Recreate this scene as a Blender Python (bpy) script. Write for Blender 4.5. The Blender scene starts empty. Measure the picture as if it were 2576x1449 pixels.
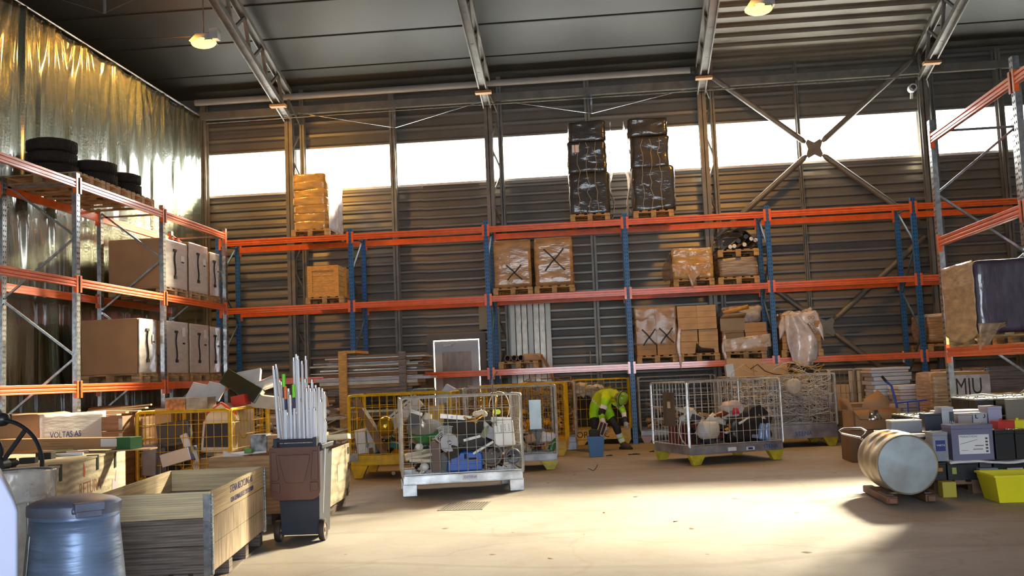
import bpy, bmesh, math, random
import numpy as np
from mathutils import Matrix, Vector, Euler, noise
R = math.radians
C = bpy.context.scene.collection
S = bpy.context.scene
random.seed(7)

# ---------------------------------------------------------------- camera, world, sun, exposure
FPX, YAW, PITCH, ROLL, CAMH = 2527.53, .0892, .0862, -.0409, 1.45
cy, sy = math.cos(YAW), math.sin(YAW)
FW = Vector((-sy*math.cos(PITCH), cy*math.cos(PITCH), math.sin(PITCH)))
R0 = Vector((cy, sy, 0)); U0 = R0.cross(FW)
RT = R0*math.cos(ROLL) + U0*math.sin(ROLL); UP = -R0*math.sin(ROLL) + U0*math.cos(ROLL)
CAMP = Vector((0, 0, CAMH))
cd = bpy.data.cameras.new('camera'); cam = bpy.data.objects.new('camera', cd); C.objects.link(cam)
cd.sensor_width = 36; cd.lens = FPX/2576*36; cd.clip_start = .05; cd.clip_end = 300
M = Matrix((RT, UP, -FW)).transposed().to_4x4(); M.translation = CAMP
cam.matrix_world = M; S.camera = cam

w = bpy.data.worlds.new('world'); S.world = w; w.use_nodes = True
bg = w.node_tree.nodes['Background']; bg.inputs[0].default_value = (.80, .90, 1.0, 1); bg.inputs[1].default_value = 7.0
S.view_settings.view_transform = 'Standard'; S.view_settings.look = 'None'
S.view_settings.exposure = .62; S.view_settings.gamma = 1; S.view_settings.use_curve_mapping = False
S.cycles.max_bounces = 8; S.cycles.diffuse_bounces = 4; S.cycles.transparent_max_bounces = 24
S.cycles.sample_clamp_indirect = 6; S.cycles.caustics_reflective = False; S.cycles.caustics_refractive = False
sd = bpy.data.lights.new('sun', 'SUN'); sun = bpy.data.objects.new('sun', sd); C.objects.link(sun)
sd.energy = 66; sd.angle = R(11); sd.color = (1, .84, .56)
SUND = Vector((-.47, -.88, -.468)).normalized()
sun.rotation_euler = SUND.to_track_quat('-Z', 'Y').to_euler(); sun.location = (14, 40, 20)

def ray(px, py): return FW + RT*((px-1288)/FPX) + UP*((724.5-py)/FPX)
def pz(px, py, z=0.): d = ray(px, py); return CAMP + d*((z-CAMH)/d.z)
def pY(px, py, y): d = ray(px, py); return CAMP + d*(y/d.y)
def pX(px, py, x): d = ray(px, py); return CAMP + d*(x/d.x)

# ---------------------------------------------------------------- materials
MATS = {}
def mat(name, col, rough=.6, metal=0., var=0., vscale=3., bump=0., bscale=20., stretch=(1, 1, 1), coat=0., col2=None, emit=0., trans=0., alpha=1., spec=.5, detail=6., wave=None, dirt=0., dirtcol=(.12, .08, .05), crough=.12, cior=1.5):
    if name in MATS: return MATS[name]
    m = bpy.data.materials.new(name); m.use_nodes = True; nt = m.node_tree; N = nt.nodes; L = nt.links
    b = N['Principled BSDF']; b.inputs['Base Color'].default_value = (*col, 1)
    b.inputs['Roughness'].default_value = rough; b.inputs['Metallic'].default_value = metal
    b.inputs['Specular IOR Level'].default_value = spec
    if coat: b.inputs['Coat Weight'].default_value = coat; b.inputs['Coat Roughness'].default_value = crough; b.inputs['Coat IOR'].default_value = cior
    if trans: b.inputs['Transmission Weight'].default_value = trans
    if alpha < 1: b.inputs['Alpha'].default_value = alpha
    if emit: b.inputs['Emission Color'].default_value = (*col, 1); b.inputs['Emission Strength'].default_value = emit
    if var or bump or dirt or wave:
        tc = N.new('ShaderNodeTexCoord'); mp = N.new('ShaderNodeMapping'); L.new(tc.outputs['Object'], mp.inputs[0]); mp.inputs['Scale'].default_value = stretch
        last = None
        if var:
            n1 = N.new('ShaderNodeTexNoise'); n1.inputs['Scale'].default_value = vscale; n1.inputs['Detail'].default_value = detail; L.new(mp.outputs[0], n1.inputs[0])
            mx = N.new('ShaderNodeMix'); mx.data_type = 'RGBA'
            c2 = col2 or tuple(max(0, c*(1-var)) for c in col)
            c1 = col if col2 else tuple(min(1, c*(1+var*.5)) for c in col)
            mx.inputs[6].default_value = (*c1, 1); mx.inputs[7].default_value = (*c2, 1)
            rp = N.new('ShaderNodeValToRGB'); rp.color_ramp.elements[0].position = .35; rp.color_ramp.elements[1].position = .65
            L.new(n1.outputs[0], rp.inputs[0]); L.new(rp.outputs[0], mx.inputs[0]); last = mx.outputs[2]
        if wave:
            wv = N.new('ShaderNodeTexWave'); wv.inputs['Scale'].default_value = wave[0]; wv.inputs['Distortion'].default_value = wave[1]; wv.inputs['Detail'].default_value = 3; wv.bands_direction = wave[2]
            L.new(mp.outputs[0], wv.inputs[0])
            m2 = N.new('ShaderNodeMix'); m2.data_type = 'RGBA'; m2.blend_type = 'MULTIPLY'; m2.inputs[0].default_value = wave[3]
            if last: L.new(last, m2.inputs[6])
            else: m2.inputs[6].default_value = (*col, 1)
            L.new(wv.outputs[0], m2.inputs[7]); last = m2.outputs[2]
        if dirt:
            n3 = N.new('ShaderNodeTexNoise'); n3.inputs['Scale'].default_value = 2.2; n3.inputs['Detail'].default_value = 9; n3.inputs['Roughness'].default_value = .7; L.new(tc.outputs['Object'], n3.inputs[0])
            r3 = N.new('ShaderNodeValToRGB'); r3.color_ramp.elements[0].position = .5; r3.color_ramp.elements[1].position = .72; r3.color_ramp.elements[1].color = (dirt, dirt, dirt, 1)
            L.new(n3.outputs[0], r3.inputs[0]); m3 = N.new('ShaderNodeMix'); m3.data_type = 'RGBA'; L.new(r3.outputs[0], m3.inputs[0])
            if last: L.new(last, m3.inputs[6])
            else: m3.inputs[6].default_value = (*col, 1)
            m3.inputs[7].default_value = (*dirtcol, 1); last = m3.outputs[2]
        if last: L.new(last, b.inputs['Base Color'])
        if bump:
            n2 = N.new('ShaderNodeTexNoise'); n2.inputs['Scale'].default_value = bscale; n2.inputs['Detail'].default_value = 5; L.new(mp.outputs[0], n2.inputs[0])
            bp = N.new('ShaderNodeBump'); bp.inputs['Strength'].default_value = bump; bp.inputs['Distance'].default_value = .03
            L.new(n2.outputs[0], bp.inputs['Height']); L.new(bp.outputs[0], b.inputs['Normal'])
            if coat: L.new(bp.outputs[0], b.inputs['Coat Normal'])
    MATS[name] = m; return m

ORANGE = mat('rack_orange', (.90, .15, .012), .34, var=.12, vscale=8, spec=.6, coat=.8, crough=.10, cior=1.6, dirt=.25, dirtcol=(.3, .08, .03))
BLUE = mat('rack_blue', (.02, .14, .42), .4, var=.2, vscale=6, dirt=.3, dirtcol=(.1, .12, .15))
GALV = mat('galvanised', (.60, .62, .63), .24, .85, var=.3, vscale=18, col2=(.34, .36, .38))
GALVD = mat('galvanised_worn', (.42, .42, .40), .42, .7, var=.4, vscale=9, dirt=.5, dirtcol=(.22, .15, .09))
HOLE = mat('punched_hole', (.012, .012, .014), .8)
STEEL = mat('structural_steel', (.20, .188, .165), .48, .35, var=.25, vscale=4, dirt=.3, dirtcol=(.2, .15, .1))
CLAD = mat('wall_cladding', (.21, .195, .175), .40, .35, var=.12, vscale=1.2)
ROOFM = mat('roof_panel', (.06, .06, .053), .5, .1, var=.15, vscale=.7)
DECK = mat('roof_deck', (.26, .23, .18), .45, .2, var=.12, vscale=1.5)
WOOD = mat('pallet_wood', (.50, .33, .16), .8, var=.45, vscale=5, stretch=(1, 1, 6), bump=.3, bscale=12)
WOODG = mat('weathered_wood', (.30, .245, .215), .85, var=.45, vscale=3, stretch=(.8, .8, 14), bump=.35, bscale=10, wave=(1.1, 6, 'Z', .3), dirt=.35, dirtcol=(.10, .085, .085))
PINE = mat('fresh_pine', (.78, .62, .38), .65, var=.25, vscale=2.5, stretch=(.6, .6, 16), bump=.15, bscale=9, wave=(1.3, 5, 'Z', .18), dirt=.25, dirtcol=(.42, .25, .11))
PLY = mat('plywood', (.50, .30, .15), .7, var=.3, vscale=2.5, stretch=(1, 1, 5), wave=(1.4, 7, 'Z', .25), dirt=.3, dirtcol=(.3, .17, .08))
PLYL = mat('pale_plywood', (.74, .66, .46), .7, var=.3, vscale=2, stretch=(1, 1, 3), wave=(1.2, 10, 'Z', .35), dirt=.4, dirtcol=(.3, .22, .12), bump=.2)
ORWOOD = mat('crate_wood', (.74, .40, .10), .6, var=.25, vscale=4, stretch=(3, 3, 12))
CARD = mat('cardboard', (.46, .27, .13), .75, var=.12, vscale=2, bump=.08, bscale=6)
CARDL = mat('pale_cardboard', (.58, .38, .20), .72, var=.15, vscale=3)
CARDD = mat('dark_cardboard', (.26, .15, .08), .75, var=.2, vscale=3)
BLACK = mat('black_plastic', (.018, .018, .02), .35, bump=.1, bscale=8)
BLACKM = mat('matt_black', (.025, .022, .02), .75)
RUB = mat('tyre_rubber', (.03, .022, .017), .8, bump=.9, bscale=60)
WHITE = mat('white_plastic', (.78, .79, .80), .4, var=.08, vscale=8)
CREAM = mat('cream_plastic', (.72, .64, .50), .5, var=.15, vscale=6, dirt=.3, dirtcol=(.35, .24, .14))
WPAINT = mat('white_enamel', (.80, .80, .79), .25, var=.08, vscale=6, coat=.3)
YEL = mat('cage_yellow', (.86, .52, .012), .42, var=.2, vscale=10, dirt=.45, dirtcol=(.25, .13, .04))
YELB = mat('bright_yellow', (.86, .76, .02), .45, var=.05)
REDP = mat('red_plastic', (.6, .04, .025), .35)
GREENP = mat('green_plastic', (.02, .20, .04), .3, coat=.3)
DGREY = mat('dark_grey_plastic', (.07, .075, .09), .4, var=.2, vscale=6)
MGREY = mat('mid_grey_plastic', (.30, .31, .36), .45, var=.12, vscale=6)
LGREY = mat('light_grey_plastic', (.52, .53, .58), .5, var=.12, vscale=6)
BLUEP = mat('blue_plastic', (.004, .10, .55), .4, coat=.1)
GLASSD = mat('dark_screen', (.03, .035, .05), .35, spec=.5)
COPPER = mat('brass_metal', (.75, .42, .10), .25, .9)
CHROME = mat('bright_metal', (.75, .75, .76), .15, .95)
INKB = mat('blue_ink', (.03, .045, .22), .6)
INKBL = mat('lettering_blue', (.02, .10, .42), .6)
INK = mat('black_ink', (.03, .025, .02), .6)
RINK = mat('red_ink', (.55, .08, .03), .6)
BRICK = mat('brown_ink', (.33, .13, .06), .6)
TAPE = mat('white_label', (.82, .80, .80), .5)
def wrapmat(name, col, b=1.0, st=(1, 1, 9), rough=.5, var=.35, coat=1., bs=3.):
    return mat(name, col, rough, var=var, vscale=4, bump=b, bscale=bs, stretch=st, coat=coat, crough=.09)
W_YEL = wrapmat('wrap_tan', (.60, .36, .10), .8, (1, 1, 2.2))
W_CARD = wrapmat('wrap_carton', (.48, .29, .13), .7)
W_CARDX = wrapmat('wrap_carton_smooth', (.46, .27, .11), .35, (1, 1, 3))
W_BLK = wrapmat('wrap_black', (.028, .026, .025), .8, (1, 1, 1.8))
W_WHITE = wrapmat('wrap_white', (.66, .62, .60), .35, (1, 1, 4), var=.1)
W_GREY = wrapmat('wrap_grey', (.30, .22, .15), .9)
W_PUR = wrapmat('wrap_purple', (.085, .065, .10), .5, (3, 3, 1), .35)
W_TAN2 = wrapmat('wrap_brown_side', (.52, .36, .19), .8, (1, 1, 3))
def filmmat(name, col, fac):
    m = bpy.data.materials.new(name); m.use_nodes = True; nt = m.node_tree; N = nt.nodes; L = nt.links
    b = N['Principled BSDF']; b.inputs['Base Color'].default_value = (*col, 1); b.inputs['Roughness'].default_value = .22; b.inputs['Coat Weight'].default_value = .6
    tr = N.new('ShaderNodeBsdfTransparent'); mx = N.new('ShaderNodeMixShader'); tc = N.new('ShaderNodeTexCoord'); ns = N.new('ShaderNodeTexNoise')
    ns.inputs['Scale'].default_value = 5; ns.inputs['Detail'].default_value = 6; L.new(tc.outputs['Object'], ns.inputs[0])
    mr = N.new('ShaderNodeMapRange'); mr.inputs[1].default_value = .35; mr.inputs[2].default_value = .65; mr.inputs[3].default_value = max(0, fac-.2); mr.inputs[4].default_value = min(1, fac+.2)
    L.new(ns.outputs[0], mr.inputs[0]); L.new(mr.outputs[0], mx.inputs[0]); L.new(tr.outputs[0], mx.inputs[1]); L.new(b.outputs[0], mx.inputs[2])
    bp = N.new('ShaderNodeBump'); bp.inputs['Strength'].default_value = .6; bp.inputs['Distance'].default_value = .03; L.new(ns.outputs[0], bp.inputs['Height']); L.new(bp.outputs[0], b.inputs['Normal'])
    L.new(mx.outputs[0], N['Material Output'].inputs[0]); MATS[name] = m; return m
FILM = filmmat('clear_film', (.75, .68, .62), .45)
FILMW = filmmat('milky_film', (.80, .74, .74), .75)
FILMT = filmmat('tan_film', (.62, .42, .26), .5)

# ---------------------------------------------------------------- mesh builder
class B:
    def __init__(s, x=None): s.bm = bmesh.new(); s.x = x or Matrix(); s.mats = []; s.mi = 0
    def m(s, material):
        if material not in s.mats: s.mats.append(material)
        s.mi = s.mats.index(material); return s
    def add(s, vs, fs, x=None):
        T = s.x @ x if x is not None else s.x
        v = [s.bm.verts.new(T @ Vector(p)) for p in vs]
        for f in fs:
            try: q = s.bm.faces.new([v[i] for i in f]); q.material_index = s.mi
            except ValueError: pass
        return s
    def box(s, c, d, rot=None, x=None):
        hx, hy, hz = d[0]/2, d[1]/2, d[2]/2
        T = Matrix.Translation(c)
        if rot is not None: T = T @ Euler(rot).to_matrix().to_4x4()
        if x is not None: T = x @ T
        vs = [(a, b, e) for a in (-hx, hx) for b in (-hy, hy) for e in (-hz, hz)]
        return s.add(vs, [(0, 1, 3, 2), (4, 6, 7, 5), (0, 4, 5, 1), (2, 3, 7, 6), (0, 2, 6, 4), (1, 5, 7, 3)], T)
    def bb(s, x0, x1, y0, y1, z0, z1): return s.box(((x0+x1)/2, (y0+y1)/2, (z0+z1)/2), (abs(x1-x0), abs(y1-y0), abs(z1-z0)))
    def bar(s, p0, p1, w_, h_, up=(0, 0, 1)):
        p0 = Vector(p0); p1 = Vector(p1); d = p1-p0; l = d.length; z = d.normalized(); u = Vector(up)
        if abs(z.dot(u)) > .98: u = Vector((0, 1, 0))
        xx = u.cross(z).normalized(); yy = z.cross(xx)
        T = Matrix((xx, yy, z)).transposed().to_4x4(); T.translation = (p0+p1)/2
        return s.box((0, 0, 0), (w_, h_, l), x=T)
    def cyl(s, p0, p1, r0, r1=None, n=12, caps=True):
        p0 = Vector(p0); p1 = Vector(p1); r1 = r0 if r1 is None else r1
        z = (p1-p0).normalized(); u = Vector((0, 0, 1)) if abs(z.z) < .95 else Vector((1, 0, 0))
        a = u.cross(z).normalized(); b = z.cross(a); vs = []
        for p, r_ in ((p0, r0), (p1, r1)):
            for i in range(n):
                t = 2*math.pi*i/n; vs.append(p + a*math.cos(t)*r_ + b*math.sin(t)*r_)
        fs = [(i, (i+1) % n, n+(i+1) % n, n+i) for i in range(n)]
        if caps: fs += [tuple(range(n))[::-1], tuple(range(n, 2*n))]
        return s.add(vs, fs)
    def tube(s, pts, r_, n=6, closed=False):
        pts = [Vector(p) for p in pts]; k = len(pts); vs = []; prev = None
        for i, p in enumerate(pts):
            if closed: d = pts[(i+1) % k]-pts[i-1]
            else: d = pts[min(i+1, k-1)]-pts[max(i-1, 0)]
            d.normalize()
            if prev is None: u = Vector((0, 0, 1)) if abs(d.z) < .9 else Vector((1, 0, 0)); a = u.cross(d).normalized()
            else:
                a = prev - d*prev.dot(d)
                a = a.normalized() if a.length > 1e-6 else Vector((1, 0, 0)).cross(d).normalized()
            prev = a; b = d.cross(a); rr = r_[i] if isinstance(r_, (list, tuple)) else r_
            for j in range(n): t = 2*math.pi*j/n; vs.append(p + a*math.cos(t)*rr + b*math.sin(t)*rr)
        m_ = k if closed else k-1
        fs = [(i*n+j, i*n+(j+1) % n, ((i+1) % k)*n+(j+1) % n, ((i+1) % k)*n+j) for i in range(m_) for j in range(n)]
        if not closed: fs += [tuple(range(n))[::-1], tuple(range((k-1)*n, k*n))]
        return s.add(vs, fs)
    def lathe(s, prof, n=24, x=None, closed=False):
        vs = []; k = len(prof)
        for (r_, z) in prof:
            for i in range(n): t = 2*math.pi*i/n; vs.append((r_*math.cos(t), r_*math.sin(t), z))
        fs = [(j*n+i, j*n+(i+1) % n, ((j+1) % k)*n+(i+1) % n, ((j+1) % k)*n+i) for j in range(k if closed else k-1) for i in range(n)]
        if not closed:
            if prof[0][0] > 1e-4: fs.append(tuple(range(n))[::-1])
            if prof[-1][0] > 1e-4: fs.append(tuple(range((k-1)*n, k*n)))
        return s.add(vs, fs, x)
    def prism(s, poly, h, x=None):   # poly in xy, extruded along z from 0 to h
        n = len(poly); vs = [(p[0], p[1], 0) for p in poly]+[(p[0], p[1], h) for p in poly]
        return s.add(vs, [tuple(range(n))[::-1], tuple(range(n, 2*n))]+[(i, (i+1) % n, n+(i+1) % n, n+i) for i in range(n)], x)
    def sph(s, c, r_, n=12, x=None, half=False):
        rx, ry, rz = r_ if isinstance(r_, (list, tuple)) else (r_, r_, r_); k = n//2
        prof = [(math.sin(math.pi*i/k*(.5 if half else 1)), math.cos(math.pi*i/k*(.5 if half else 1))) for i in range(k+1)]
        prof[0] = (1e-3, 1)
        if not half: prof[-1] = (1e-3, -1)
        T = Matrix.Translation(c) @ Matrix.Diagonal((rx, ry, rz, 1))
        if x is not None: T = x @ T
        return s.lathe([(a, b) for a, b in prof], n, T)
    def sheet(s, fn, nu, nv):       # fn(u,v)->point
        vs = [fn(i/nu, j/nv) for j in range(nv+1) for i in range(nu+1)]
        return s.add(vs, [(j*(nu+1)+i, j*(nu+1)+i+1, (j+1)*(nu+1)+i+1, (j+1)*(nu+1)+i) for j in range(nv) for i in range(nu)])
    def softbox(s, c, d, n=10, amp=.015, fr=4., sd_=0, rnd=.03):   # lumpy subdivided box (wrapped loads, bags)
        b2 = bmesh.new(); bmesh.ops.create_cube(b2, size=1); bmesh.ops.subdivide_edges(b2, edges=b2.edges[:], cuts=n, use_grid_fill=True)
        D = Vector(d); o = Vector(c); vs = []
        for v in b2.verts:
            p = Vector((v.co.x*D.x, v.co.y*D.y, v.co.z*D.z)); q = p.copy()
            for k in range(3):
                lim = D[k]/2-rnd
                q[k] = max(-lim, min(lim, p[k]))
            e = p-q
            if e.length > 1e-6: p = q + e.normalized()*min(e.length, rnd)
            w_ = noise.noise_vector(Vector((p.x*fr+sd_, p.y*fr, p.z*fr*2.2)))*amp
            w_ += noise.noise_vector(Vector((p.x*fr*.4+sd_, p.y*fr*.4+9, p.z*fr*.7)))*amp*1.5
            if p.z < -D.z/2+.02: w_.z = 0
            vs.append(o+p+w_)
        idx = {v: i for i, v in enumerate(b2.verts)}; fs = [tuple(idx[v] for v in f.verts) for f in b2.faces]; b2.free()
        return s.add(vs, fs)
    def build(s, name, material=None, parent=None, smooth=True, bev=0, ang=40, loc=None, rot=None, solid=0, sub=0):
        me = bpy.data.meshes.new(name)
        bmesh.ops.recalc_face_normals(s.bm, faces=s.bm.faces[:]) if not solid else None
        s.bm.to_mesh(me); s.bm.free()
        for q in (s.mats or [material]): me.materials.append(q)
        if smooth: me.shade_smooth(); me.set_sharp_from_angle(angle=R(ang))
        o = bpy.data.objects.new(name, me); C.objects.link(o); o.parent = parent
        if loc is not None: o.location = loc
        if rot is not None: o.rotation_euler = rot
        if bev: md = o.modifiers.new('bevel', 'BEVEL'); md.width = bev; md.segments = 2; md.limit_method = 'ANGLE'; md.angle_limit = R(50); md.harden_normals = True
        if solid: md = o.modifiers.new('thick', 'SOLIDIFY'); md.thickness = solid; md.offset = 0
        if sub: md = o.modifiers.new('sub', 'SUBSURF'); md.levels = sub; md.render_levels = sub
        return o
def tag(o, label=None, cat=None, group=None, kind=None):
    if label: o['label'] = label
    if cat: o['category'] = cat
    if group: o['group'] = group
    if kind: o['kind'] = kind
    return o
def thing(name, label, cat, loc=(0, 0, 0), rz=0., group=None, rot=None):
    o = bpy.data.objects.new(name, None); C.objects.link(o); o.location = loc; o.rotation_euler = rot or (0, 0, rz); o.empty_display_size = .1
    return tag(o, label, cat, group)
def struct(name, b, m_=None, parent=None, **k):
    o = b.build(name, m_, parent, **k)
    if parent is None: o['kind'] = 'structure'
    return o
def dup(root, loc=None, rot=None, label=None, group=None):
    r_ = root.copy(); C.objects.link(r_)
    if loc is not None: r_.location = loc
    if rot is not None: r_.rotation_euler = rot
    if label: r_['label'] = label
    if group: r_['group'] = group
    for ch in list(root.children):
        c = ch.copy(); C.objects.link(c); c.parent = r_
        for g in list(ch.children):
            d = g.copy(); C.objects.link(d); d.parent = c
    return r_
def text(st, size, parent, loc, rot, m_, name='lettering', ex=.001, align='LEFT', sx=1.):
    cu = bpy.data.curves.new(name, 'FONT'); cu.body = st; cu.size = size; cu.extrude = ex; cu.align_x = align; cu.resolution_u = 3
    o = bpy.data.objects.new(name, cu); C.objects.link(o); o.parent = parent; o.location = loc; o.rotation_euler = rot; o.scale = (sx, 1, 1)
    cu.materials.append(m_); return o
# ================================================================ the hall
YW, XL, XR = 21.85, -9.0, 10.4
ZC = lambda y: 8.02 + .28*(YW-y) if y > 7 else 8.02+.28*(YW-7)
WB, WT = 5.76, 6.70
def floor_mat():
    m = bpy.data.materials.new('concrete_floor'); m.use_nodes = True; nt = m.node_tree; N = nt.nodes; L = nt.links; b = N['Principled BSDF']
    tc = N.new('ShaderNodeTexCoord')
    def ns(sc, det, st=(1, 1, 1), dist=0, rough=.6):
        mp = N.new('ShaderNodeMapping'); mp.inputs['Scale'].default_value = st; L.new(tc.outputs['Object'], mp.inputs[0])
        n = N.new('ShaderNodeTexNoise'); n.inputs['Scale'].default_value = sc; n.inputs['Detail'].default_value = det; n.inputs['Distortion'].default_value = dist; n.inputs['Roughness'].default_value = rough; L.new(mp.outputs[0], n.inputs[0]); return n.outputs[0]
    def ramp(i, a, ca, b_, cb):
        r_ = N.new('ShaderNodeValToRGB'); r_.color_ramp.elements[0].position = a; r_.color_ramp.elements[0].color = (*ca, 1); r_.color_ramp.elements[1].position = b_; r_.color_ramp.elements[1].color = (*cb, 1); L.new(i, r_.inputs[0]); return r_.outputs[0]
    def mix(f, a, b_, bt='MIX'):
        x = N.new('ShaderNodeMix'); x.data_type = 'RGBA'; x.blend_type = bt
        L.new(f, x.inputs[0]) if not isinstance(f, float) else setattr(x.inputs[0], 'default_value', f)
        for k, v in ((6, a), (7, b_)):
            if isinstance(v, tuple): x.inputs[k].default_value = (*v, 1)
            else: L.new(v, x.inputs[k])
        return x.outputs[2]
    base = ramp(ns(.7, 8), .35, (.31, .275, .24), .68, (.41, .385, .345))
    c = mix(ramp(ns(3.1, 10, rough=.75), .5, (0, 0, 0), .75, (.55,)*3), base, (.30, .22, .17))
    c = mix(ramp(ns(14, 8, rough=.8), .62, (0, 0, 0), .72, (.35,)*3), c, (.20, .15, .12))
    v = N.new('ShaderNodeTexVoronoi'); v.feature = 'DISTANCE_TO_EDGE'; v.inputs['Scale'].default_value = .32
    mp = N.new('ShaderNodeMapping'); mp.inputs['Scale'].default_value = (1, 1, 1); L.new(tc.outputs['Object'], mp.inputs[0])
    dn = N.new('ShaderNodeTexNoise'); dn.inputs['Scale'].default_value = 1.3; L.new(mp.outputs[0], dn.inputs[0])
    ad = N.new('ShaderNodeMixRGB'); ad.blend_type = 'ADD'; ad.inputs[0].default_value = .9; L.new(mp.outputs[0], ad.inputs[1]); L.new(dn.outputs[1], ad.inputs[2]); L.new(ad.outputs[0], v.inputs[0])
    c = mix(ramp(v.outputs[0], .0, (.32,)*3, .012, (0, 0, 0)), c, (.26, .18, .12))
    wv = N.new('ShaderNodeTexWave'); wv.wave_type = 'RINGS'; wv.inputs['Scale'].default_value = .22; wv.inputs['Distortion'].default_value = 7; wv.inputs['Detail'].default_value = 1.5; L.new(tc.outputs['Object'], wv.inputs[0])
    c = mix(ramp(wv.outputs[0], .972, (0, 0, 0), .995, (.30,)*3), c, (.24, .18, .13))
    L.new(c, b.inputs['Base Color'])
    L.new(ramp(ns(2.2, 6), .3, (.55,)*3, .7, (.75,)*3), b.inputs['Roughness'])
    bp = N.new('ShaderNodeBump'); bp.inputs['Strength'].default_value = .12; bp.inputs['Distance'].default_value = .02; L.new(ns(9, 8), bp.inputs['Height']); L.new(bp.outputs[0], b.inputs['Normal'])
    return m
struct('floor', B().bb(XL-.2, XR+.2, -5, YW+.2, -.2, 0), floor_mat())
def hclad(x0, x1, z0, z1, pitch, y, depth=.055, flip=False):
    b = B(); prof = []; z = z0
    while z < z1-1e-4:
        for f, d in ((0, 0), (.12, 0), (.3, depth*.55), (.82, depth), (.92, 0)):
            zz = z+f*pitch
            if zz < z1: prof.append((y+d-depth, zz))
        z += pitch
    prof.append((y-depth, z1)); n = len(prof)
    vs = [(x0, a, c) for a, c in prof]+[(x1, a, c) for a, c in prof]+[(x0, y+.12, z0), (x0, y+.12, z1), (x1, y+.12, z0), (x1, y+.12, z1)]
    b.add(vs, [(i, i+1, n+i+1, n+i) for i in range(n-1)]+[(2*n, 2*n+1, 2*n+3, 2*n+2)])
    return b
DX0, DX1, DZ = pY(1094, 950, YW).x, pY(1210, 950, YW).x, 2.27
b = hclad(XL, DX0-.13, 0, WB, .2, YW)
for (a, c, z0, z1) in ((DX1+.13, XR, 0, WB), (DX0-.13, DX1+.13, DZ+.12, WB)):
    t = hclad(a, c, z0, z1, .2, YW); me = bpy.data.meshes.new('tmp'); t.bm.to_mesh(me); b.bm.from_mesh(me); bpy.data.meshes.remove(me); t.bm.free()
struct('wall_back', b, CLAD, ang=20)
struct('wall_back_upper', hclad(XL, XR, WT, 8.3, .29, YW, .07), CLAD, ang=20)
struct('wall_left', B().bb(XL-.15, XL, -5, YW+.1, 0, 7.5), CLAD)
DARKW = mat('far_wall_paint', (.12, .11, .10), .7)
struct('wall_far_left', B().bb(-17.2, -17, -5, YW+.2, 0, 12.3), DARKW)
struct('wall_back_left', B().bb(-17, XL, YW, YW+.15, 0, 8.3), DARKW)
struct('floor_beyond', B().bb(-17.2, XL-.2, -5, YW+.2, -.2, 0), DARKW)
struct('wall_right', B().bb(XR, XR+.15, -5, YW+.1, 0, 12.3), CLAD)
FRM = mat('front_wall_paint', (.42, .42, .42), .7)
b = B().bb(-17.2, -4.0, -5.1, -5, 0, 12.3).bb(4.5, XR, -5.1, -5, 0, 12.3).bb(-4.0, 4.5, -5.1, -5, 4.4, 12.3)
struct('wall_front', b, FRM)
# roof: big flat panels with seams, one bay of ribbed deck
COLX = [-6.74, -2.29, 2.32, 6.9]
def roof(x0, x1, y0, y1, name, m_, seams=True):
    b = B(); z0, z1 = ZC(y0), ZC(y1)
    b.add([(x0, y0, z0), (x1, y0, z0), (x1, y1, z1), (x0, y1, z1), (x0, y0, z0+.2), (x1, y0, z0+.2), (x1, y1, z1+.2), (x0, y1, z1+.2)],
          [(0, 1, 2, 3), (4, 5, 6, 7), (0, 1, 5, 4), (1, 2, 6, 5), (2, 3, 7, 6), (3, 0, 4, 7)])
    if seams:
        y = YW-.9
        while y > y0:
            if y < y1: b.m(m_); b.m(BLACKM).box(((x0+x1)/2, y, ZC(y)-.004), (x1-x0, .035, .02)); b.m(m_)
            y -= 1.12
    else:
        y = y1-.15
        while y > y0:
            b.box(((x0+x1)/2, y, ZC(y)-.035), (x1-x0, .10, .075), (math.atan(-.28), 0, 0)); y -= .335
    return struct(name, b, m_, smooth=False)
roof(-17.2, COLX[2], 7, YW+.1, 'ceiling', ROOFM)
roof(COLX[2], COLX[3], 17.0-2.2, YW+.1, 'ceiling_ribbed_bay', DECK, False)
roof(COLX[2], COLX[3], 7, 14.8, 'ceiling_inner_bay', ROOFM)
roof(COLX[3], XR+.15, 7, YW+.1, 'ceiling_right', ROOFM)
struct('ceiling_ridge', B().bb(-17.2, XR+.15, -5.1, 7, ZC(7), ZC(7)+.2), ROOFM)
# translucent window band
PANE = bpy.data.materials.new('window_pane'); PANE.use_nodes = True
N = PANE.node_tree.nodes; L = PANE.node_tree.links; N.remove(N['Principled BSDF'])
tr = N.new('ShaderNodeBsdfTransparent'); tr.inputs[0].default_value = (.93, .95, .96, 1); gl = N.new('ShaderNodeBsdfTranslucent'); gl.inputs[0].default_value = (.9, .95, 1, 1); mx = N.new('ShaderNodeMixShader'); mx.inputs[0].default_value = .3
L.new(tr.outputs[0], mx.inputs[1]); L.new(gl.outputs[0], mx.inputs[2]); L.new(mx.outputs[0], N['Material Output'].inputs[0])
edges = [XL, -6.74, pY(990, 430, YW).x, -2.29, pY(1497, 400, YW).x, 2.32, pY(2008, 380, YW).x, 6.9, XR]
for i in range(len(edges)-1):
    x0, x1 = edges[i], edges[i+1]
    f = B().bb(x0, x1, YW-.03, YW+.05, WB-.03, WB).bb(x0, x1, YW-.03, YW+.05, WT, WT+.03).bb(x0, x0+.03, YW-.02, YW+.05, WB, WT).bb(x1-.03, x1, YW-.02, YW+.05, WB, WT)
    wn = struct(f'window_{i+1}', f, WPAINT)
    B().add([(x0+.03, YW+.02, WB), (x1-.03, YW+.02, WB), (x1-.03, YW+.02, WT), (x0+.03, YW+.02, WT)], [(0, 1, 2, 3)]).build('pane', PANE, wn)
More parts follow.
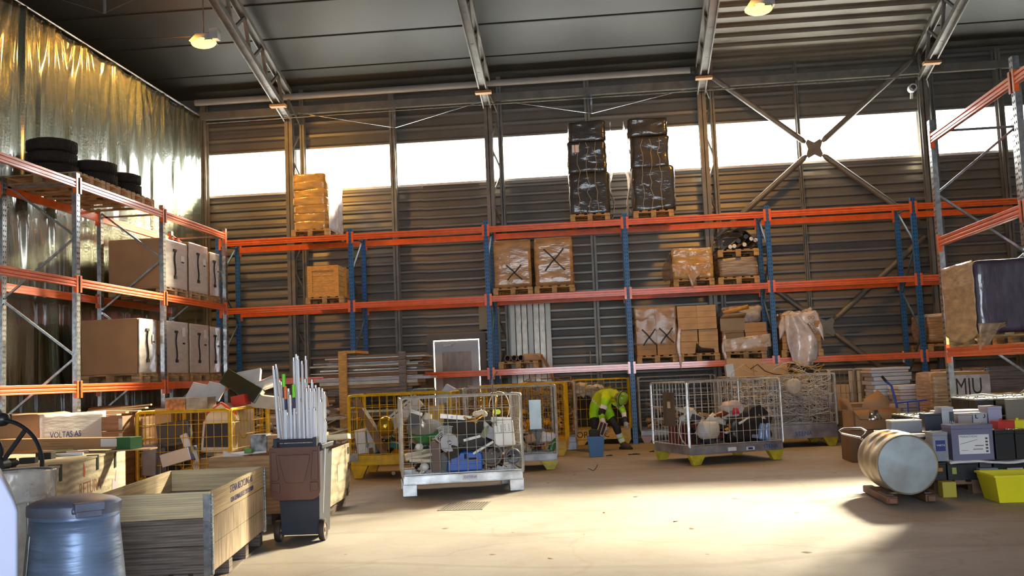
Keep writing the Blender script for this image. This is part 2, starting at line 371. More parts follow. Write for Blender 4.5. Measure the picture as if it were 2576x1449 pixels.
struct('trim_1', B().bb(XL, XR, YW-.09, YW-.03, WB-.055, WB-.005), WPAINT)
# door in the back wall
DM = mat('door_white', (.60, .60, .62), .4); DP = mat('door_panel', (.40, .33, .28), .35, var=.2, vscale=14, stretch=(1, 1, .3))
g = .025
d1 = struct('door_1', B().bb(DX0+g, DX1-g, YW-.06, YW-.01, 0, DZ-g), DM)
B().bb(DX0+.19, DX1-.19, YW-.075, YW-.058, .25, DZ-.27).build('door_panel', DP, d1)
B().box((DX0+.33, YW-.10, DZ-.12), (.20, .06, .05)).bar((DX0+.38, YW-.13, DZ-.14), (DX0+.5, YW-.09, DZ-.08), .02, .015).build('door_closer', GALVD, d1)
B().cyl((DX0+.1, YW-.06, 1.05), (DX0+.1, YW-.12, 1.05), .012).bar((DX0+.1, YW-.12, 1.05), (DX0+.22, YW-.12, 1.05), .02, .02).build('door_handle', GALV, d1)
struct('trim_2', B().bb(DX0-.14, DX0, YW-.08, YW+.1, 0, DZ+.13).bb(DX1, DX1+.14, YW-.08, YW+.1, 0, DZ+.13).bb(DX0, DX1, YW-.08, YW+.1, DZ, DZ+.13), mat('door_frame', (.17, .15, .13), .6))
# wall posts (secondary) and main columns
def ipost(b, x, y, z0, z1, wd, dp, t=.012):
    b.bb(x-wd/2, x+wd/2, y-dp/2, y-dp/2+t, z0, z1).bb(x-wd/2, x+wd/2, y+dp/2-t, y+dp/2, z0, z1).bb(x-t/2, x+t/2, y-dp/2, y+dp/2, z0, z1)
mids = [(pY(515, 480, 21.6).x, 'steel wall post in the corner beside the plastic curtain'), (pY(990, 430, 21.6).x, 'thin steel wall post between the first and second columns'), (pY(1497, 700, 21.6).x, 'thin steel wall post between the two black towers and column'),
        (pY(2012, 380, 21.6).x, 'thin steel wall post behind the crossed brace tubes'), (pY(2532, 450, 21.6).x, 'steel wall post at far right behind the galvanised rack')]
for i, (x, lb) in enumerate(mids):
    b = B(); ipost(b, x, 21.64, 0, 7.9, .12 if i != 3 else .06, .2)
    tag(b.build('wall_post', STEEL), lb, 'steel post')
cols = ['orange-lit steel column standing behind the tan wrapped tower', 'grey steel column left of the black wrapped towers', 'orange-lit steel column right of the black wrapped towers', 'dark steel column at right behind the blue rack upright']
trs = ['leftmost roof truss rising from the column behind the tan tower', 'roof truss rising from the column left of the black towers', 'roof truss at the left edge of the ribbed roof bay', 'rightmost roof truss at the right edge of the ribbed roof bay']
slope = .27
for i, x in enumerate(COLX):
    t = thing('steel_column', cols[i], 'column', (x, 21.42, 0))
    b = B(); ipost(b, 0, 0, 0, 7.32, .17, .16, .014); b.build('column_shaft', STEEL, t)
    b = B(); ipost(b, .24, .2, 0, 8.0, .10, .14)
    z = .3; sg = 1
    while z < 7.2: b.bar((0, 0, z), (.24, .2, z+.62), .035, .035); b.bar((.24, .2, z+.62), (0, 0, z+1.24), .035, .035); z += 1.24
    b.build('column_lacing', STEEL, t)
    tr = thing('roof_truss', trs[i], 'roof truss', (x, 21.3, 7.32))
    lo = lambda y: (y)*slope           # y = distance in from column
    up_ = lambda y: .62+y*.28
    b = B()
    for sx in (-.075, .075): b.bar((sx, .05, -.02), (sx, -13.5, lo(13.5)), .025, .12)
    b.bar((0, .05, -.02), (0, -13.5, lo(13.5)), .15, .02); b.build('lower_chord', STEEL, tr)
    b = B()
    for sx in (-.07, .07): b.bar((sx, .35, .52), (sx, -13.8, up_(13.8)), .025, .10)
    b.bar((0, .35, .56), (0, -13.8, up_(13.8)), .14, .02); b.build('upper_chord', STEEL, tr)
    b = B(); y = .25; k = 0
    while y < 13:
        b.bar((0, -y, lo(y)), (0, -y-.35, up_(y+.35)), .06, .06); b.bar((0, -y-.35, up_(y+.35)), (0, -y-1.0, lo(y+1.0)), .05, .05); y += 1.0
    b.bar((0, 0, 0), (0, .2, .6), .06, .06); b.build('web', STEEL, tr)
    B().box((0, -.62, lo(.62)-.07), (.34, .16, .05)).build('bracket', mat('bracket_primer', (.45, .24, .1), .6), tr)
# eave gutter beam, pipe, tie rods
tag(B().bb(XL, XR, 21.5, 21.62, 7.45, 7.62).build('eave_beam', STEEL), 'long steel eave beam running under the roof edge', 'beam')
b = B().cyl((XL+.1, 21.45, 7.83), (COLX[2]-.2, 21.45, 7.83), .075, n=14)
tag(b.build('eave_pipe', mat('pipe_grey', (.36, .34, .31), .5)), 'long grey pipe hung along the eave above the windows', 'pipe')
tag(B().cyl((XL+.45, 21.2, 7.28), (COLX[1], 21.2, 7.30), .012, n=6).build('tie_rod', GALV), 'thin tie rod crossing the left bays below the eave', 'tie rod')
tag(B().cyl((COLX[1], 21.2, 7.30), (COLX[3], 21.2, 7.30), .018, n=6).build('tie_rod', GALV), 'pale tie rod running from second column to the rightmost column', 'tie rod')
for (xa, xm, xb, zz, lb) in ((COLX[0]+.2, mids[1][0]+.1, COLX[1]-.1, 6.98, 'thin V-shaped wire brace above the window left of the middle'), (COLX[1]+.2, mids[2][0]+.1, COLX[2]-.1, 7.02, 'thin V-shaped wire brace above the black towers')):
    b = B().cyl((xa, 21.45, 7.45), (xm, 21.45, zz), .008, n=5).cyl((xm, 21.45, zz), (xb, 21.45, 7.45), .008, n=5).bb(xm-.02, xm+.02, 21.43, 21.47, zz, 7.46)
    tag(b.build('wire_brace', GALV), lb, 'wire brace')
# crossed brace tubes between the last two columns
def xbrace(z0, z1, label):
    xa, xb = COLX[2]+.12, COLX[3]-.12; xm, zm = (xa+xb)/2, (z0+z1)/2; y = 21.42
    t = thing('cross_brace', label, 'brace', (xm, y, zm))
    for (px_, pz_) in ((xa, z1), (xb, z1), (xa, z0), (xb, z0)):
        d = Vector((px_-xm, 0, pz_-zm)); u = d.normalized()
        B().cyl(u*.3, d-u*.25, .062, n=12).cyl(u*.22, u*.3, .03, .062, n=12).cyl(d-u*.25, d-u*.05, .062, .03, n=12).build('brace_tube', STEEL, t)
    b = B(Matrix.Rotation(R(90), 4, 'X')); b.prism([(-.17, -.13), (-.13, -.20), (0, -.13), (.13, -.20), (.17, -.13), (.13, 0), (.17, .13), (.13, .2), (0, .13), (-.13, .2), (-.17, .13), (-.13, 0)], .03)
    b.build('gusset_plate', STEEL, t)
xbrace(4.15, 7.75, 'upper crossed brace tubes meeting at a plate before the window')
xbrace(.35, 4.0, 'lower crossed brace tubes behind the rack and cartons')
# electric box on wall, dome camera
p = pY(1216, 800, YW-.12)
tag(B().bb(p.x-.09, p.x+.09, YW-.2, YW-.05, 2.45, 2.98).build('electrical_box', mat('box_olive', (.30, .28, .18), .5), bev=.01), 'beige electrical box on the wall above the white door', 'electrical box')
p = pY(2297, 220, 21.22); t = thing('dome_camera', 'small round white dome on the rightmost column top', 'camera', p)
B().cyl((0, .13, 0), (0, 0, 0), .085, n=20).bar((0, .10, 0), (0, .16, -.2), .05, .04).build('housing', WPAINT, t); B().sph((0, -.01, 0), (.055, .05, .055), 14).build('lens_dome', GLASSD, t)
# sodium lamps
LM = mat('lamp_glow', (1, .55, .10), emit=3.2)
def lamp(px, py, y, label, e):
    p = pY(px, py, y); t = thing('flood_lamp', label, 'lamp', p)
    B().add([(-.22, -.16, -.02), (.22, -.16, -.02), (.22, .18, -.02), (-.22, .18, -.02), (-.12, -.08, .14), (.12, -.08, .14), (.12, .1, .14), (-.12, .1, .14)], [(4, 5, 6, 7), (0, 1, 5, 4), (1, 2, 6, 5), (2, 3, 7, 6), (3, 0, 4, 7)]).box((.2, .05, .14), (.16, .16, .2)).build('housing', mat('lamp_grey', (.5, .5, .48), .5), t, solid=.006)
    B().sph((0, .01, -.02), (.24, .18, .10), 20).build('reflector_glass', LM, t)
    B().cyl((0, 0, .14), (0, 0, ZC(p.y)-p.z), .012, n=6).build('hanger', STEEL, t)
    ld = bpy.data.lights.new('lamp_bulb', 'AREA'); ld.shape = 'RECTANGLE'; ld.size = .4; ld.size_y = .3; ld.energy = e; ld.color = (1, .50, .10)
    lo_ = bpy.data.objects.new('lamp_bulb', ld); C.objects.link(lo_); lo_.parent = t; lo_.location = (0, 0, -.13)
    pd = bpy.data.lights.new('lamp_glow', 'POINT'); pd.energy = e*.22; pd.color = (1, .38, .05); pd.shadow_soft_size = .12; po = bpy.data.objects.new('lamp_glow', pd); C.objects.link(po); po.parent = t; po.location = (-.32, -.1, .0)  # second point light outside the housing, added to cast orange onto the ceiling
    return t
lamp(512, 105, 18.0, 'glowing orange flood lamp hanging at upper left', 120)
lamp(1908, 20, 17.4, 'glowing orange flood lamp under the ribbed roof bay', 120)
tag(B().tube([pY(220, 100, 18.2), pY(350, 98, 18.2), pY(480, 92, 18.2)], .012).build('lamp_cable', BLACKM), 'thin dark cable leading to the upper left lamp', 'cable')
p = pY(262, 33, 14.5); b = B().cyl(p, pY(262, -60, 14.5), .03, n=6).cyl(p, pY(60, -30, 14.5), .006, n=5).cyl(p, pY(400, -30, 14.5), .006, n=5)
tag(b.build('wire_brace', STEEL), 'thin V-shaped wire brace near the ceiling at the upper left', 'wire brace')
# plastic curtain on the left wall
CUR = bpy.data.materials.new('curtain_plastic'); CUR.use_nodes = True
N = CUR.node_tree.nodes; L = CUR.node_tree.links; pb = N['Principled BSDF']; pb.inputs['Base Color'].default_value = (.15, .165, .115, 1); pb.inputs['Roughness'].default_value = .24; pb.inputs['Metallic'].default_value = .9; pb.inputs['Specular IOR Level'].default_value = .9; pb.inputs['Coat Weight'].default_value = 1; pb.inputs['Coat Roughness'].default_value = .12; pb.inputs['Coat IOR'].default_value = 2.2
tc = N.new('ShaderNodeTexCoord'); mp = N.new('ShaderNodeMapping'); mp.inputs['Scale'].default_value = (1, 2.6, .28); L.new(tc.outputs['Object'], mp.inputs[0])
n1 = N.new('ShaderNodeTexNoise'); n1.inputs['Scale'].default_value = 5; n1.inputs['Detail'].default_value = 8; n1.inputs['Roughness'].default_value = .65; L.new(mp.outputs[0], n1.inputs[0])
n2 = N.new('ShaderNodeTexNoise'); n2.inputs['Scale'].default_value = 28; n2.inputs['Detail'].default_value = 4; L.new(tc.outputs['Object'], n2.inputs[0])
ma = N.new('ShaderNodeMath'); ma.operation = 'MULTIPLY_ADD'; ma.inputs[1].default_value = .25; L.new(n2.outputs[0], ma.inputs[0]); L.new(n1.outputs[0], ma.inputs[2])
bp = N.new('ShaderNodeBump'); bp.inputs['Strength'].default_value = .85; bp.inputs['Distance'].default_value = .05; L.new(ma.outputs[0], bp.inputs['Height']); L.new(bp.outputs[0], pb.inputs['Normal'])
hooks = [13.2, 14.56, 15.42, 16.44, 17.52, 18.49, 19.56, 20.54, 21.4]
def cur(u, v):
    y = 2 + u*19.5; z = .05 + v*7.48
    d = min(hooks, key=lambda h: abs(h-y)); dy = y-d; dep = (7.6-z)
    f = .03*math.sin(dy*9/(.25+dep*.35))*math.exp(-abs(dy)/(.3+dep*.3)) + .008*math.sin(y*17+z*.7) + .03*noise.noise(Vector((y*1.3, z*.35, 3))) + .018*noise.noise(Vector((y*5, z*.5, 9)))
    return (-8.82+f, y, z - .07*min(1, abs(dy)/.5)*v)
tag(B().sheet(cur, 620, 90).build('plastic_curtain', CUR, solid=.003, ang=180), 'large shiny greenish plastic sheet hung over the left wall', 'plastic sheet')
tag(B().cyl((-8.84, 2, 7.56), (-8.84, 21.5, 7.56), .02, n=8).build('curtain_rail', GALVD), 'long thin rail carrying the plastic sheet on left wall', 'rail')
# floor drain
t = thing('drain_grate', 'slotted steel drain grate let into the floor', 'drain', (-1.65, 11.37, 0), R(-2))
b = B().bb(-.25, .25, -.33, -.31, 0, .006).bb(-.25, .25, .31, .33, 0, .006).bb(-.25, -.235, -.33, .33, 0, .006).bb(.235, .25, -.33, .33, 0, .006)
for i in range(15): b.bb(-.235+i*.0325, -.222+i*.0325, -.31, .31, 0, .006)
b.build('grate_bars', mat('grate_steel', (.30, .27, .22), .5, .6), t); B().bb(-.235, .235, -.31, .31, .0005, .0015).build('drain_pit', HOLE, t)
# ================================================================ pallet racks
L1, L2, L3 = 1.57, 3.05, 4.46
def post(parent, x, y, h, m_, face, lz=()):     # face: direction the open side/holes look ('y' or 'x')
    b = B().m(m_); wv, dv = (.095, .07) if face in ('-y', 'y') else (.07, .095)
    b.bb(x-wv/2, x+wv/2, y-dv/2, y+dv/2, .01, h).bb(x-.08, x+.08, y-.08, y+.08, 0, .012)
    b.m(HOLE); z = .1
    while z < h-.05:
        for s_ in (-.022, .022):
            if face == '-y': b.bb(x+s_-.006, x+s_+.006, y-dv/2-.002, y-dv/2+.002, z, z+.026)
            elif face == '+x': b.bb(x+wv/2-.002, x+wv/2+.002, y+s_-.006, y+s_+.006, z, z+.026)
            elif face == '-x': b.bb(x-wv/2-.002, x-wv/2+.002, y+s_-.006, y+s_+.006, z, z+.026)
        z += .075
    return b.build('post', None, parent, smooth=False)
def beam(parent, p0, p1, outer):                # outer: unit vector pointing to the aisle
    p0, p1, o = Vector(p0), Vector(p1), Vector(outer); b = B(); d = (p1-p0).normalized()
    h = .12
    for (z0, z1, dep) in ((-.035, 0, .05), (-.055, -.035, .036), (-.085, -.055, .05), (-.10, -.085, .040), (-.12, -.10, .05)):
        c = (p0+p1)/2 + Vector((0, 0, (z0+z1)/2)) + o*(dep/2-.025)
        ln = (p1-p0).length
        b.box(c, (ln if abs(d.x) > .5 else dep, ln if abs(d.y) > .5 else dep, z1-z0))
    for e, s_ in ((p0, 1), (p1, -1)):
        c = e + d*s_*.001 + o*.028 + Vector((0, 0, -.075))
        b.box(c, (.05 if abs(d.x) > .5 else .006, .05 if abs(d.y) > .5 else .006, .24))
        b.box(c-o*.03+Vector((0, 0, 0)), (.006 if abs(d.x) > .5 else .06, .006 if abs(d.y) > .5 else .06, .24))
    return b.build('beam', ORANGE, parent, bev=.004)
def braces(parent, a, c, h, m_):
    b = B(); z = .25; s_ = 0
    A, Cc = Vector(a), Vector(c)
    b.bar(A+Vector((0, 0, .2)), Cc+Vector((0, 0, .2)), .03, .03); b.bar(A+Vector((0, 0, h-.15)), Cc+Vector((0, 0, h-.15)), .03, .03)
    while z < h-.9:
        p, q = (A, Cc) if s_ % 2 == 0 else (Cc, A)
        b.bar(p+Vector((0, 0, z)), q+Vector((0, 0, z+.85)), .03, .03); z += .85; s_ += 1
    return b.build('brace', m_, parent)
def rack(name, label, along, fixed, rear, stops, h, pm, levels, skip=()):
    o = thing(name, label, 'pallet rack', (fixed, stops[0], 0) if along == 'y' else (stops[0], fixed, 0))
    O = o.location.copy(); sgn = 1 if rear > fixed else -1
    def P(s_, f_, z): return Vector((f_, s_, z))-O if along == 'y' else Vector((s_, f_, z))-O
    face = ('+x' if sgn < 0 else '-x') if along == 'y' else '-y'
    out = Vector((-sgn, 0, 0)) if along == 'y' else Vector((0, -sgn, 0))
    for s_ in stops:
        for f_ in (fixed, rear):
            p = P(s_, f_, 0); post(o, p.x, p.y, h, pm, face)
        a, c = P(s_, fixed, 0), P(s_, rear, 0); braces(o, a, c, h, pm if pm is not BLUE else mat('brace_blue', (.10, .18, .24), .45, .3))
    for i in range(len(stops)-1):
        for k, z in enumerate(levels):
            for f_, oo in ((fixed, out), (rear, -out)):
                if (i, k) in skip: continue
                q0, q1 = P(stops[i]+.05, f_, z), P(stops[i+1]-.05, f_, z); beam(o, q0+oo*.02, q1+oo*.02, oo)
    return o
rack('pallet_rack', 'long pallet rack with blue uprights and orange beams along the back wall', 'x', 20.07, 21.17, [-7.88+2.8*i for i in range(7)], 4.58, BLUE, (L1, L2, L3))
rack('pallet_rack', 'galvanised pallet rack with orange beams before the plastic sheet at left', 'y', -7.37, -8.47, [7.88+2.804*i for i in range(5)], 4.56, GALV, (L1, L2, L3))
XQ = 4.56
rack('pallet_rack', 'galvanised pallet rack with orange beams cut by the right picture edge', 'y', XQ, XQ+1.1, [5.5, 8.3, 11.1, 13.9], 4.66, GALV, (L1, L2, L3))
# ================================================================ what lies on the racks
def pallet_b(b, wx=.8, ly=1.2, h=.144):        # long stringers along y, short face along x
    for i in range(3):
        x = (-1+i)*(wx/2-.05); b.bb(x-.05, x+.05, -ly/2, ly/2, 0, .022)
        for j in range(3): y = (-1+j)*(ly/2-.07); b.bb(x-.05, x+.05, y-.07, y+.07, .022, .10)
    for j in range(3): y = (-1+j)*(ly/2-.07); b.bb(-wx/2, wx/2, y-.07, y+.07, .10, .122)
    for i in range(5): x = (-2+i)*(wx/2-.06)/2; b.bb(x-.055, x+.055, -ly/2, ly/2, .122, h)
    return b
def pallet(loc, label, rz=0., wx=.8, ly=1.2, m_=None, group=None):
    o = pallet_b(B(), wx, ly).build('pallet', m_ or WOOD, None, smooth=False, loc=(loc[0], loc[1], loc[2]+(.003 if loc[2] > 1 else 0)), rot=(0, 0, rz))
    return tag(o, label, 'pallet', group)
PH = .149
def xr(x0, x1, y=20.0, py=700): a, b_ = pY(x0, py, y).x, pY(x1, py, y).x; return (a+b_)/2, b_-a
def zt(px, py, y): return pY(px, py, y).z
YC = 20.62
# --- tan wrapped tower on the top level
cx, wd = xr(735, 820, py=510); pallet((cx, YC, L3), 'pallet under the tan wrapped tower on the top level')
zz = zt(775, 430, 20.02); t = thing('wrapped_tower', 'tall tan plastic-wrapped tower of goods with rounded top, left end of top level', 'wrapped goods', (cx, YC, L3+PH))
hh = zz-(L3+PH); b = B()
nl = 7
for k in range(nl): b.softbox((random.uniform(-.015, .015), 0, hh*(k+.5)/nl*.96), (wd*(1-.05*(k == nl-1)), 1.12*(1-.05*(k == nl-1)), hh/nl*1.22), 9, .014, 5, k*7, .05)
b.build('wrapped_sacks', W_YEL, t, ang=180)
b = B().sheet(lambda u, v: (wd/2+.035+.03*noise.noise(Vector((u*6, v*6, 1))), -.56+u*1.14, .0+v*hh*.93), 30, 40)
b.build('loose_film', FILMW, t, solid=.003, ang=180)
# --- black wrapped towers
for (x0, x1, top, bot, lb, pl) in ((1426, 1536, 302, 545, 'black plastic-wrapped tower with white paper label, left of the two on top level', 'pallet under the left black wrapped tower'), (1585, 1697, 292, 540, 'black plastic-wrapped tower with golden glints, right of the two on top level', 'pallet under the right black wrapped tower')):
    cx, wd = xr(x0+2, x1-4, py=450); wd = min(wd, .86); pallet((cx, YC, L3), pl)
    hh = zt((x0+x1)/2, top, 20.05)-(L3+PH); t = thing('wrapped_tower', lb, 'wrapped goods', (cx, YC, L3+PH))
    segs = ((0, .44, 1.0, 0), (.44, .78, .97, -.015), (.78, 1.0, .93, .01)) if x0 < 1500 else ((0, .46, 1.03, .03), (.46, .80, .96, -.01), (.80, 1.0, .97, -.03))
    for k, (a, c, s_, dx) in enumerate(segs):   # bulging bales
        B().softbox((dx, 0, hh*(a+c)/2), (wd*s_, 1.1*s_, hh*(c-a)*1.05), 14, .016, 4.5, x0+k*9, .07).build('wrapped_bale', W_BLK, t, ang=180)
    side = 1 if x0 < 1500 else -1
    def lf(u, v, side=side, wd=wd, hh=hh): return (side*(wd/2+.05+.035*math.sin(v*14)+.03*noise.noise(Vector((u*5, v*7, x0)))), -.54+u*1.0, v*hh*.97)
    B().sheet(lf, 20, 40).build('loose_film', FILMW, t, solid=.003, ang=180)
    b = B()
    for dx in (-.18, .0, .17): b.tube([(dx+random.uniform(-.04, .04), -.575-.004*abs(k-5), hh*.76*k/10) for k in range(11)], .004, 5)
    b.build('strap', mat('strap_cream', (.55, .5, .4), .5), t)
    if x0 < 1500:
        B().bb(-.30, -.16, -.585, -.578, hh*.66, hh*.74).build('paper_label', TAPE, t); B().bb(-.25, -.235, -.588, -.584, hh*.66, hh*.74).build('label_stripe', RINK, t)
# --- middle level: wooden crate
cx, wd = xr(773, 849, py=705); pallet((cx+.03, YC, L2), 'pallet under the orange wooden crate')
t = thing('wooden_crate', 'orange slatted wooden crate on a pallet, middle level', 'crate', (cx, YC, L2+PH)); hh = zt(810, 668, 20.02)-(L2+PH)
b = B(); n = 6
for k in range(n):
    z0, z1 = hh*k/n+.004, hh*(k+1)/n-.004; b.bb(-wd/2, wd/2, -.56, -.54, z0, z1).bb(-wd/2, wd/2, .54, .56, z0, z1).bb(wd/2-.02, wd/2, -.54, .54, z0, z1).bb(-wd/2, -wd/2+.02, -.54, .54, z0, z1)
b.bb(-wd/2+.02, wd/2-.02, -.54, .54, .02, hh-.05); b.build('slats', ORWOOD, t, smooth=False)
for q in ((-wd/2-.012, -wd/2+.09, -.585, -.561, 0, hh), (wd/2-.09, wd/2+.012, -.585, -.561, 0, hh), (-wd/2+.09, wd/2-.09, -.58, -.561, 0, .1), (-wd/2+.09, wd/2-.09, -.58, -.561, hh-.1, hh), (wd/2, wd/2+.025, -.06, .04, 0, hh+.01), (wd/2, wd/2+.025, .46, .56, 0, hh)): B().bb(*q).build('batten', ORWOOD, t, smooth=False)
# --- middle level: two cartons with crosses
def cross(parent, cx_, cz_, w_, h_, y, m_=INK, r_=.013):
    b = B()
    for s_ in (1, -1):
        pts = [(cx_+s_*w_/2*q+.008*math.sin(q*5), y, cz_+h_/2*q) for q in (-1, -.6, -.2, .2, .6, 1)]
        for p0, p1 in zip(pts, pts[1:]): b.bar(p0, p1, .028, .006, (0, 1, 0))
    b.build('cross_mark', m_, parent)
for (x0, x1, top, lb, pl, sd_, cc) in ((1240, 1335, 602, 'plastic-wrapped brown carton block with a small low cross, middle level', 'pallet under the carton with the small cross', 1, (.04, .30, .30, .30)), (1343, 1441, 596, 'plastic-wrapped brown carton block with a large central cross, middle level', 'pallet under the carton with the large cross', 5, (.02, .52, .40, .44))):
    cx, wd = xr(x0, x1, py=660); pallet((cx, YC, L2), pl); hh = zt((x0+x1)/2, top, 20.03)-(L2+PH)
    t = thing('wrapped_carton', lb, 'wrapped carton', (cx, YC, L2+PH)); B().softbox((0, 0, hh/2), (wd, 1.14, hh), 12, .008, 3, sd_, .04).build('carton', W_CARDX, t, ang=180)
    cross(t, cc[0], cc[1], cc[2], cc[3], -.592)
# --- middle level right: wrapped load and stacked pallets with roller goods
cx, wd = xr(1692, 1796, py=665); pallet((cx, YC, L2), 'pallet under the ragged golden wrapped load')
hh = zt(1745, 622, 20.03)-(L2+PH); t = thing('wrapped_load', 'ragged film-wrapped carton load glowing gold, middle level right', 'wrapped goods', (cx, YC, L2+PH))
b = B().softbox((0, 0, hh/2), (wd, 1.1, hh), 16, .014, 5, 3, .035)
b.build('cartons', W_YEL, t, ang=180)
def rag(u, v): return (-wd/2-.02+u*(wd*.9), -.68-.02*noise.noise(Vector((u*7, v*4, 2))), .30-v*(.18+.28*math.exp(-((u-.55)/.12)**2)+.12*noise.noise(Vector((u*9, 0, 4)))))
B().sheet(rag, 30, 8).build('torn_film', FILMT, t, solid=.003, ang=180)
B().sheet(lambda u, v: (-wd/2-.03-.13*math.sin(v*2.5)*u, -.5+u*.9, hh*.9-v*hh*.85), 12, 12).build('torn_film', FILMT, t, solid=.003, ang=180)
cx, wd = xr(1808, 1922, py=665); wd -= .06; cx -= .06; pallet((cx, YC, L2), 'lower pallet under the film-covered stack with rollers')
z0 = L2+PH; h1 = zt(1865, 645, 20.05)-z0; t = thing('wrapped_load', 'low dusty film-wrapped carton load below the second pallet of rollers', 'wrapped goods', (cx, YC, z0))
B().softbox((0, 0, h1/2), (wd*.97, 1.1, h1), 12, .02, 4, 11, .07).build('cartons', W_GREY, t, ang=180)
pallet((cx+.02, YC, z0+h1), 'upper pallet carrying the roller bundle', wx=.8)
t = thing('roller_bundle', 'heap of black rollers with white end discs under glossy film', 'rollers', (cx+.02, YC, z0+h1+PH))
for k, (dx, dz) in enumerate(((-.12, .06), (-.04, .07), (.16, .09), (.30, .20), (.38, .17), (-.26, .05), (.05, .17), (.2, .25))):
    ro = B().cyl((dx-.02, -.5, dz), (dx, .5, dz+.02), .045, n=12).build('roller', BLACK, t)
    if k < 5: B().cyl((dx-.02, -.52, dz), (dx-.02, -.50, dz), .04, n=14).build('end_disc', WHITE, ro)
B().sheet(lambda u, v: (-.36+u*.76, -.55+v*1.1, .10+.30*math.sin(math.pi*min(1, max(0, u*.9+.1)))**.7+.04*noise.noise(Vector((u*5, v*5, 0)))), 24, 16).build('cover_film', mat('glossy_brown_film', (.16, .08, .05), .12, bump=.8, bscale=3, coat=1), t, solid=.004, ang=180)
# --- low level, right half: carton piles
def cartonpile(x0, x1, top, cols_, rows, lb, pl, seed, m_=CARD, py=830, crosses=None, film=None, labels=False):
    rnd = random.Random(seed); cx, wd = xr(x0, x1, py=py); pallet((cx, YC, L1), pl)
    hh = zt((x0+x1)/2, top, 20.05)-(L1+PH); z0 = L1+PH
    for i in range(cols_):
        z = z0
        for k in range(rows):
            h_ = hh/rows; w_ = wd/cols_
            dx, dy = rnd.uniform(-.008, .008), rnd.uniform(-.02, .02)
            t = thing('carton', lb, 'carton', (cx-wd/2+w_*(i+.5)+dx, YC+dy-.02, z), rnd.uniform(-.01, .01), group=lb)
            B().bb(-w_/2+.004, w_/2-.004, -.55, .55, .002, h_-.002).build('box', m_, t, bev=.006)
            b = B().bb(-w_/2+.006, w_/2-.006, -.552, -.549, h_/2-.002, h_/2+.002).bb(-.03, .03, -.4, .4, h_-.002, h_); b.build('tape_seam', CARDD, t)
            z += h_
    return cx, wd, z0, hh
cx, wd, z0, hh = cartonpile(1600, 1701, 770, 2, 4, 'brown cartons in the film-wrapped stack marked with two crosses', 'pallet under the cartons with two crosses', 1)
t = thing('stretch_film', 'shiny film around the carton stack with two black crosses', 'film', (cx, YC, z0))
b = B(); q = [(-wd/2-.02, .57), (-wd/2-.02, -.60), (wd/2+.02, -.60), (wd/2+.02, .57)]
def loopf(u, v):
    s_ = u*3; k = min(2, int(s_)); f = s_-k; a, c = q[k], q[k+1]; n_ = .012*noise.noise(Vector((u*20, v*12, 0)))
    return (a[0]+(c[0]-a[0])*f+n_, a[1]+(c[1]-a[1])*f-abs(n_), .2+v*(hh-.22))
b.sheet(loopf, 60, 20).build('film_wrap', filmmat('shiny_film', (.55, .42, .30), .2), t, solid=.002, ang=180)
cross(t, -.14, .36, .26, .32, -.625); cross(t, .20, .38, .26, .30, -.625)
cx, wd, z0, hh = cartonpile(1706, 1806, 768, 2, 4, 'brown cartons in the dented open stack in the middle of the low level', 'pallet under the dented open cartons', 2, CARDL)
tag(B().add([(-.1, 0, .0), (.28, 0, 0), (.26, -.06, .07), (.02, -.05, .1), (-.07, -.02, .2)], [(0, 1, 2, 3, 4)]).build('torn_flap', BLACKM, solid=.006, loc=(cx+.02, 19.98, z0+.01)), 'black torn scrap lying at the foot of the dented cartons', 'scrap')
cx, wd, z0, hh = cartonpile(1818, 1932, 812, 2, 3, 'brown cartons in the collapsed torn stack beside the blue upright', 'pallet under the collapsed cartons', 3, py=850)
t = thing('open_carton', 'open carton with raised flaps leaning on the collapsed stack', 'carton', (cx-.22, 19.96, z0+.42), R(6))
B().bb(-.25, .22, 0, .02, 0, .24).add([(-.25, 0, .24), (.22, 0, .24), (.24, -.16, .33), (-.22, -.17, .31)], [(0, 1, 2, 3)]).build('front', CARDL, t, solid=.006)
B().add([(-.2, .0, .38), (.32, .05, .50), (.34, .06, .42), (-.15, .02, .32)], [(0, 1, 2, 3)]).build('flap', ORWOOD, t, solid=.006)
tag(B().softbox((0, 0, 0), (wd*.95, 1.0, .34), 10, .05, 4, 3, .1).build('film_heap', FILM, ang=180, loc=(cx, YC, z0+hh+.16)), 'crumpled clear film bulging over the collapsed cartons', 'film')
tag(B().sheet(lambda u, v: (-wd/2-.0+u*(wd+.04), -.68-.02*noise.noise(Vector((u*9, v*7, 5))), .0+v*.25+.08*u), 20, 8).build('film_skirt', FILM, solid=.002, ang=180, loc=(cx, YC, z0)), 'shiny film skirt around the foot of the collapsed cartons', 'film')
for (px, y0_, y1_, lb) in ((1706, 800, 935, 'narrow strip of loose film hanging left of the dented cartons'), (1820, 830, 920, 'narrow strip of loose film hanging right of the dented cartons')):
    p0, p1 = pY(px, y0_, 19.93), pY(px+6, y1_, 19.93)
    tag(B().sheet(lambda u, v: (p0.x+(p1.x-p0.x)*v+(u-.5)*.09*math.sin(2.9*v+.2)+.015*math.sin(v*9), 19.965-.01*u, p0.z+(p1.z-p0.z)*v), 4, 20).build('film_strip', FILMT, solid=.003, ang=180), lb, 'film')
cx, wd, z0, hh = cartonpile(1968, 2066, 790, 2, 5, 'brown cartons with round printed marks under the draped milky film', 'pallet under the cartons with the draped milky film', 4, py=850)
mk = thing('printed_mark', 'column of dark printed rings on the cartons under milky film', 'print', (cx+wd*.27, 19.99, z0+.1))
b = B()
for k in range(5):
    for s_ in (-.035, .035): b.lathe([(.022, -.001), (.032, -.001), (.032, .001), (.022, .001)], 12, Matrix.Translation((s_, 0, k*hh/5.4)) @ Matrix.Rotation(R(90), 4, 'X'), True)
b.build('ring_print', CARDD, mk)
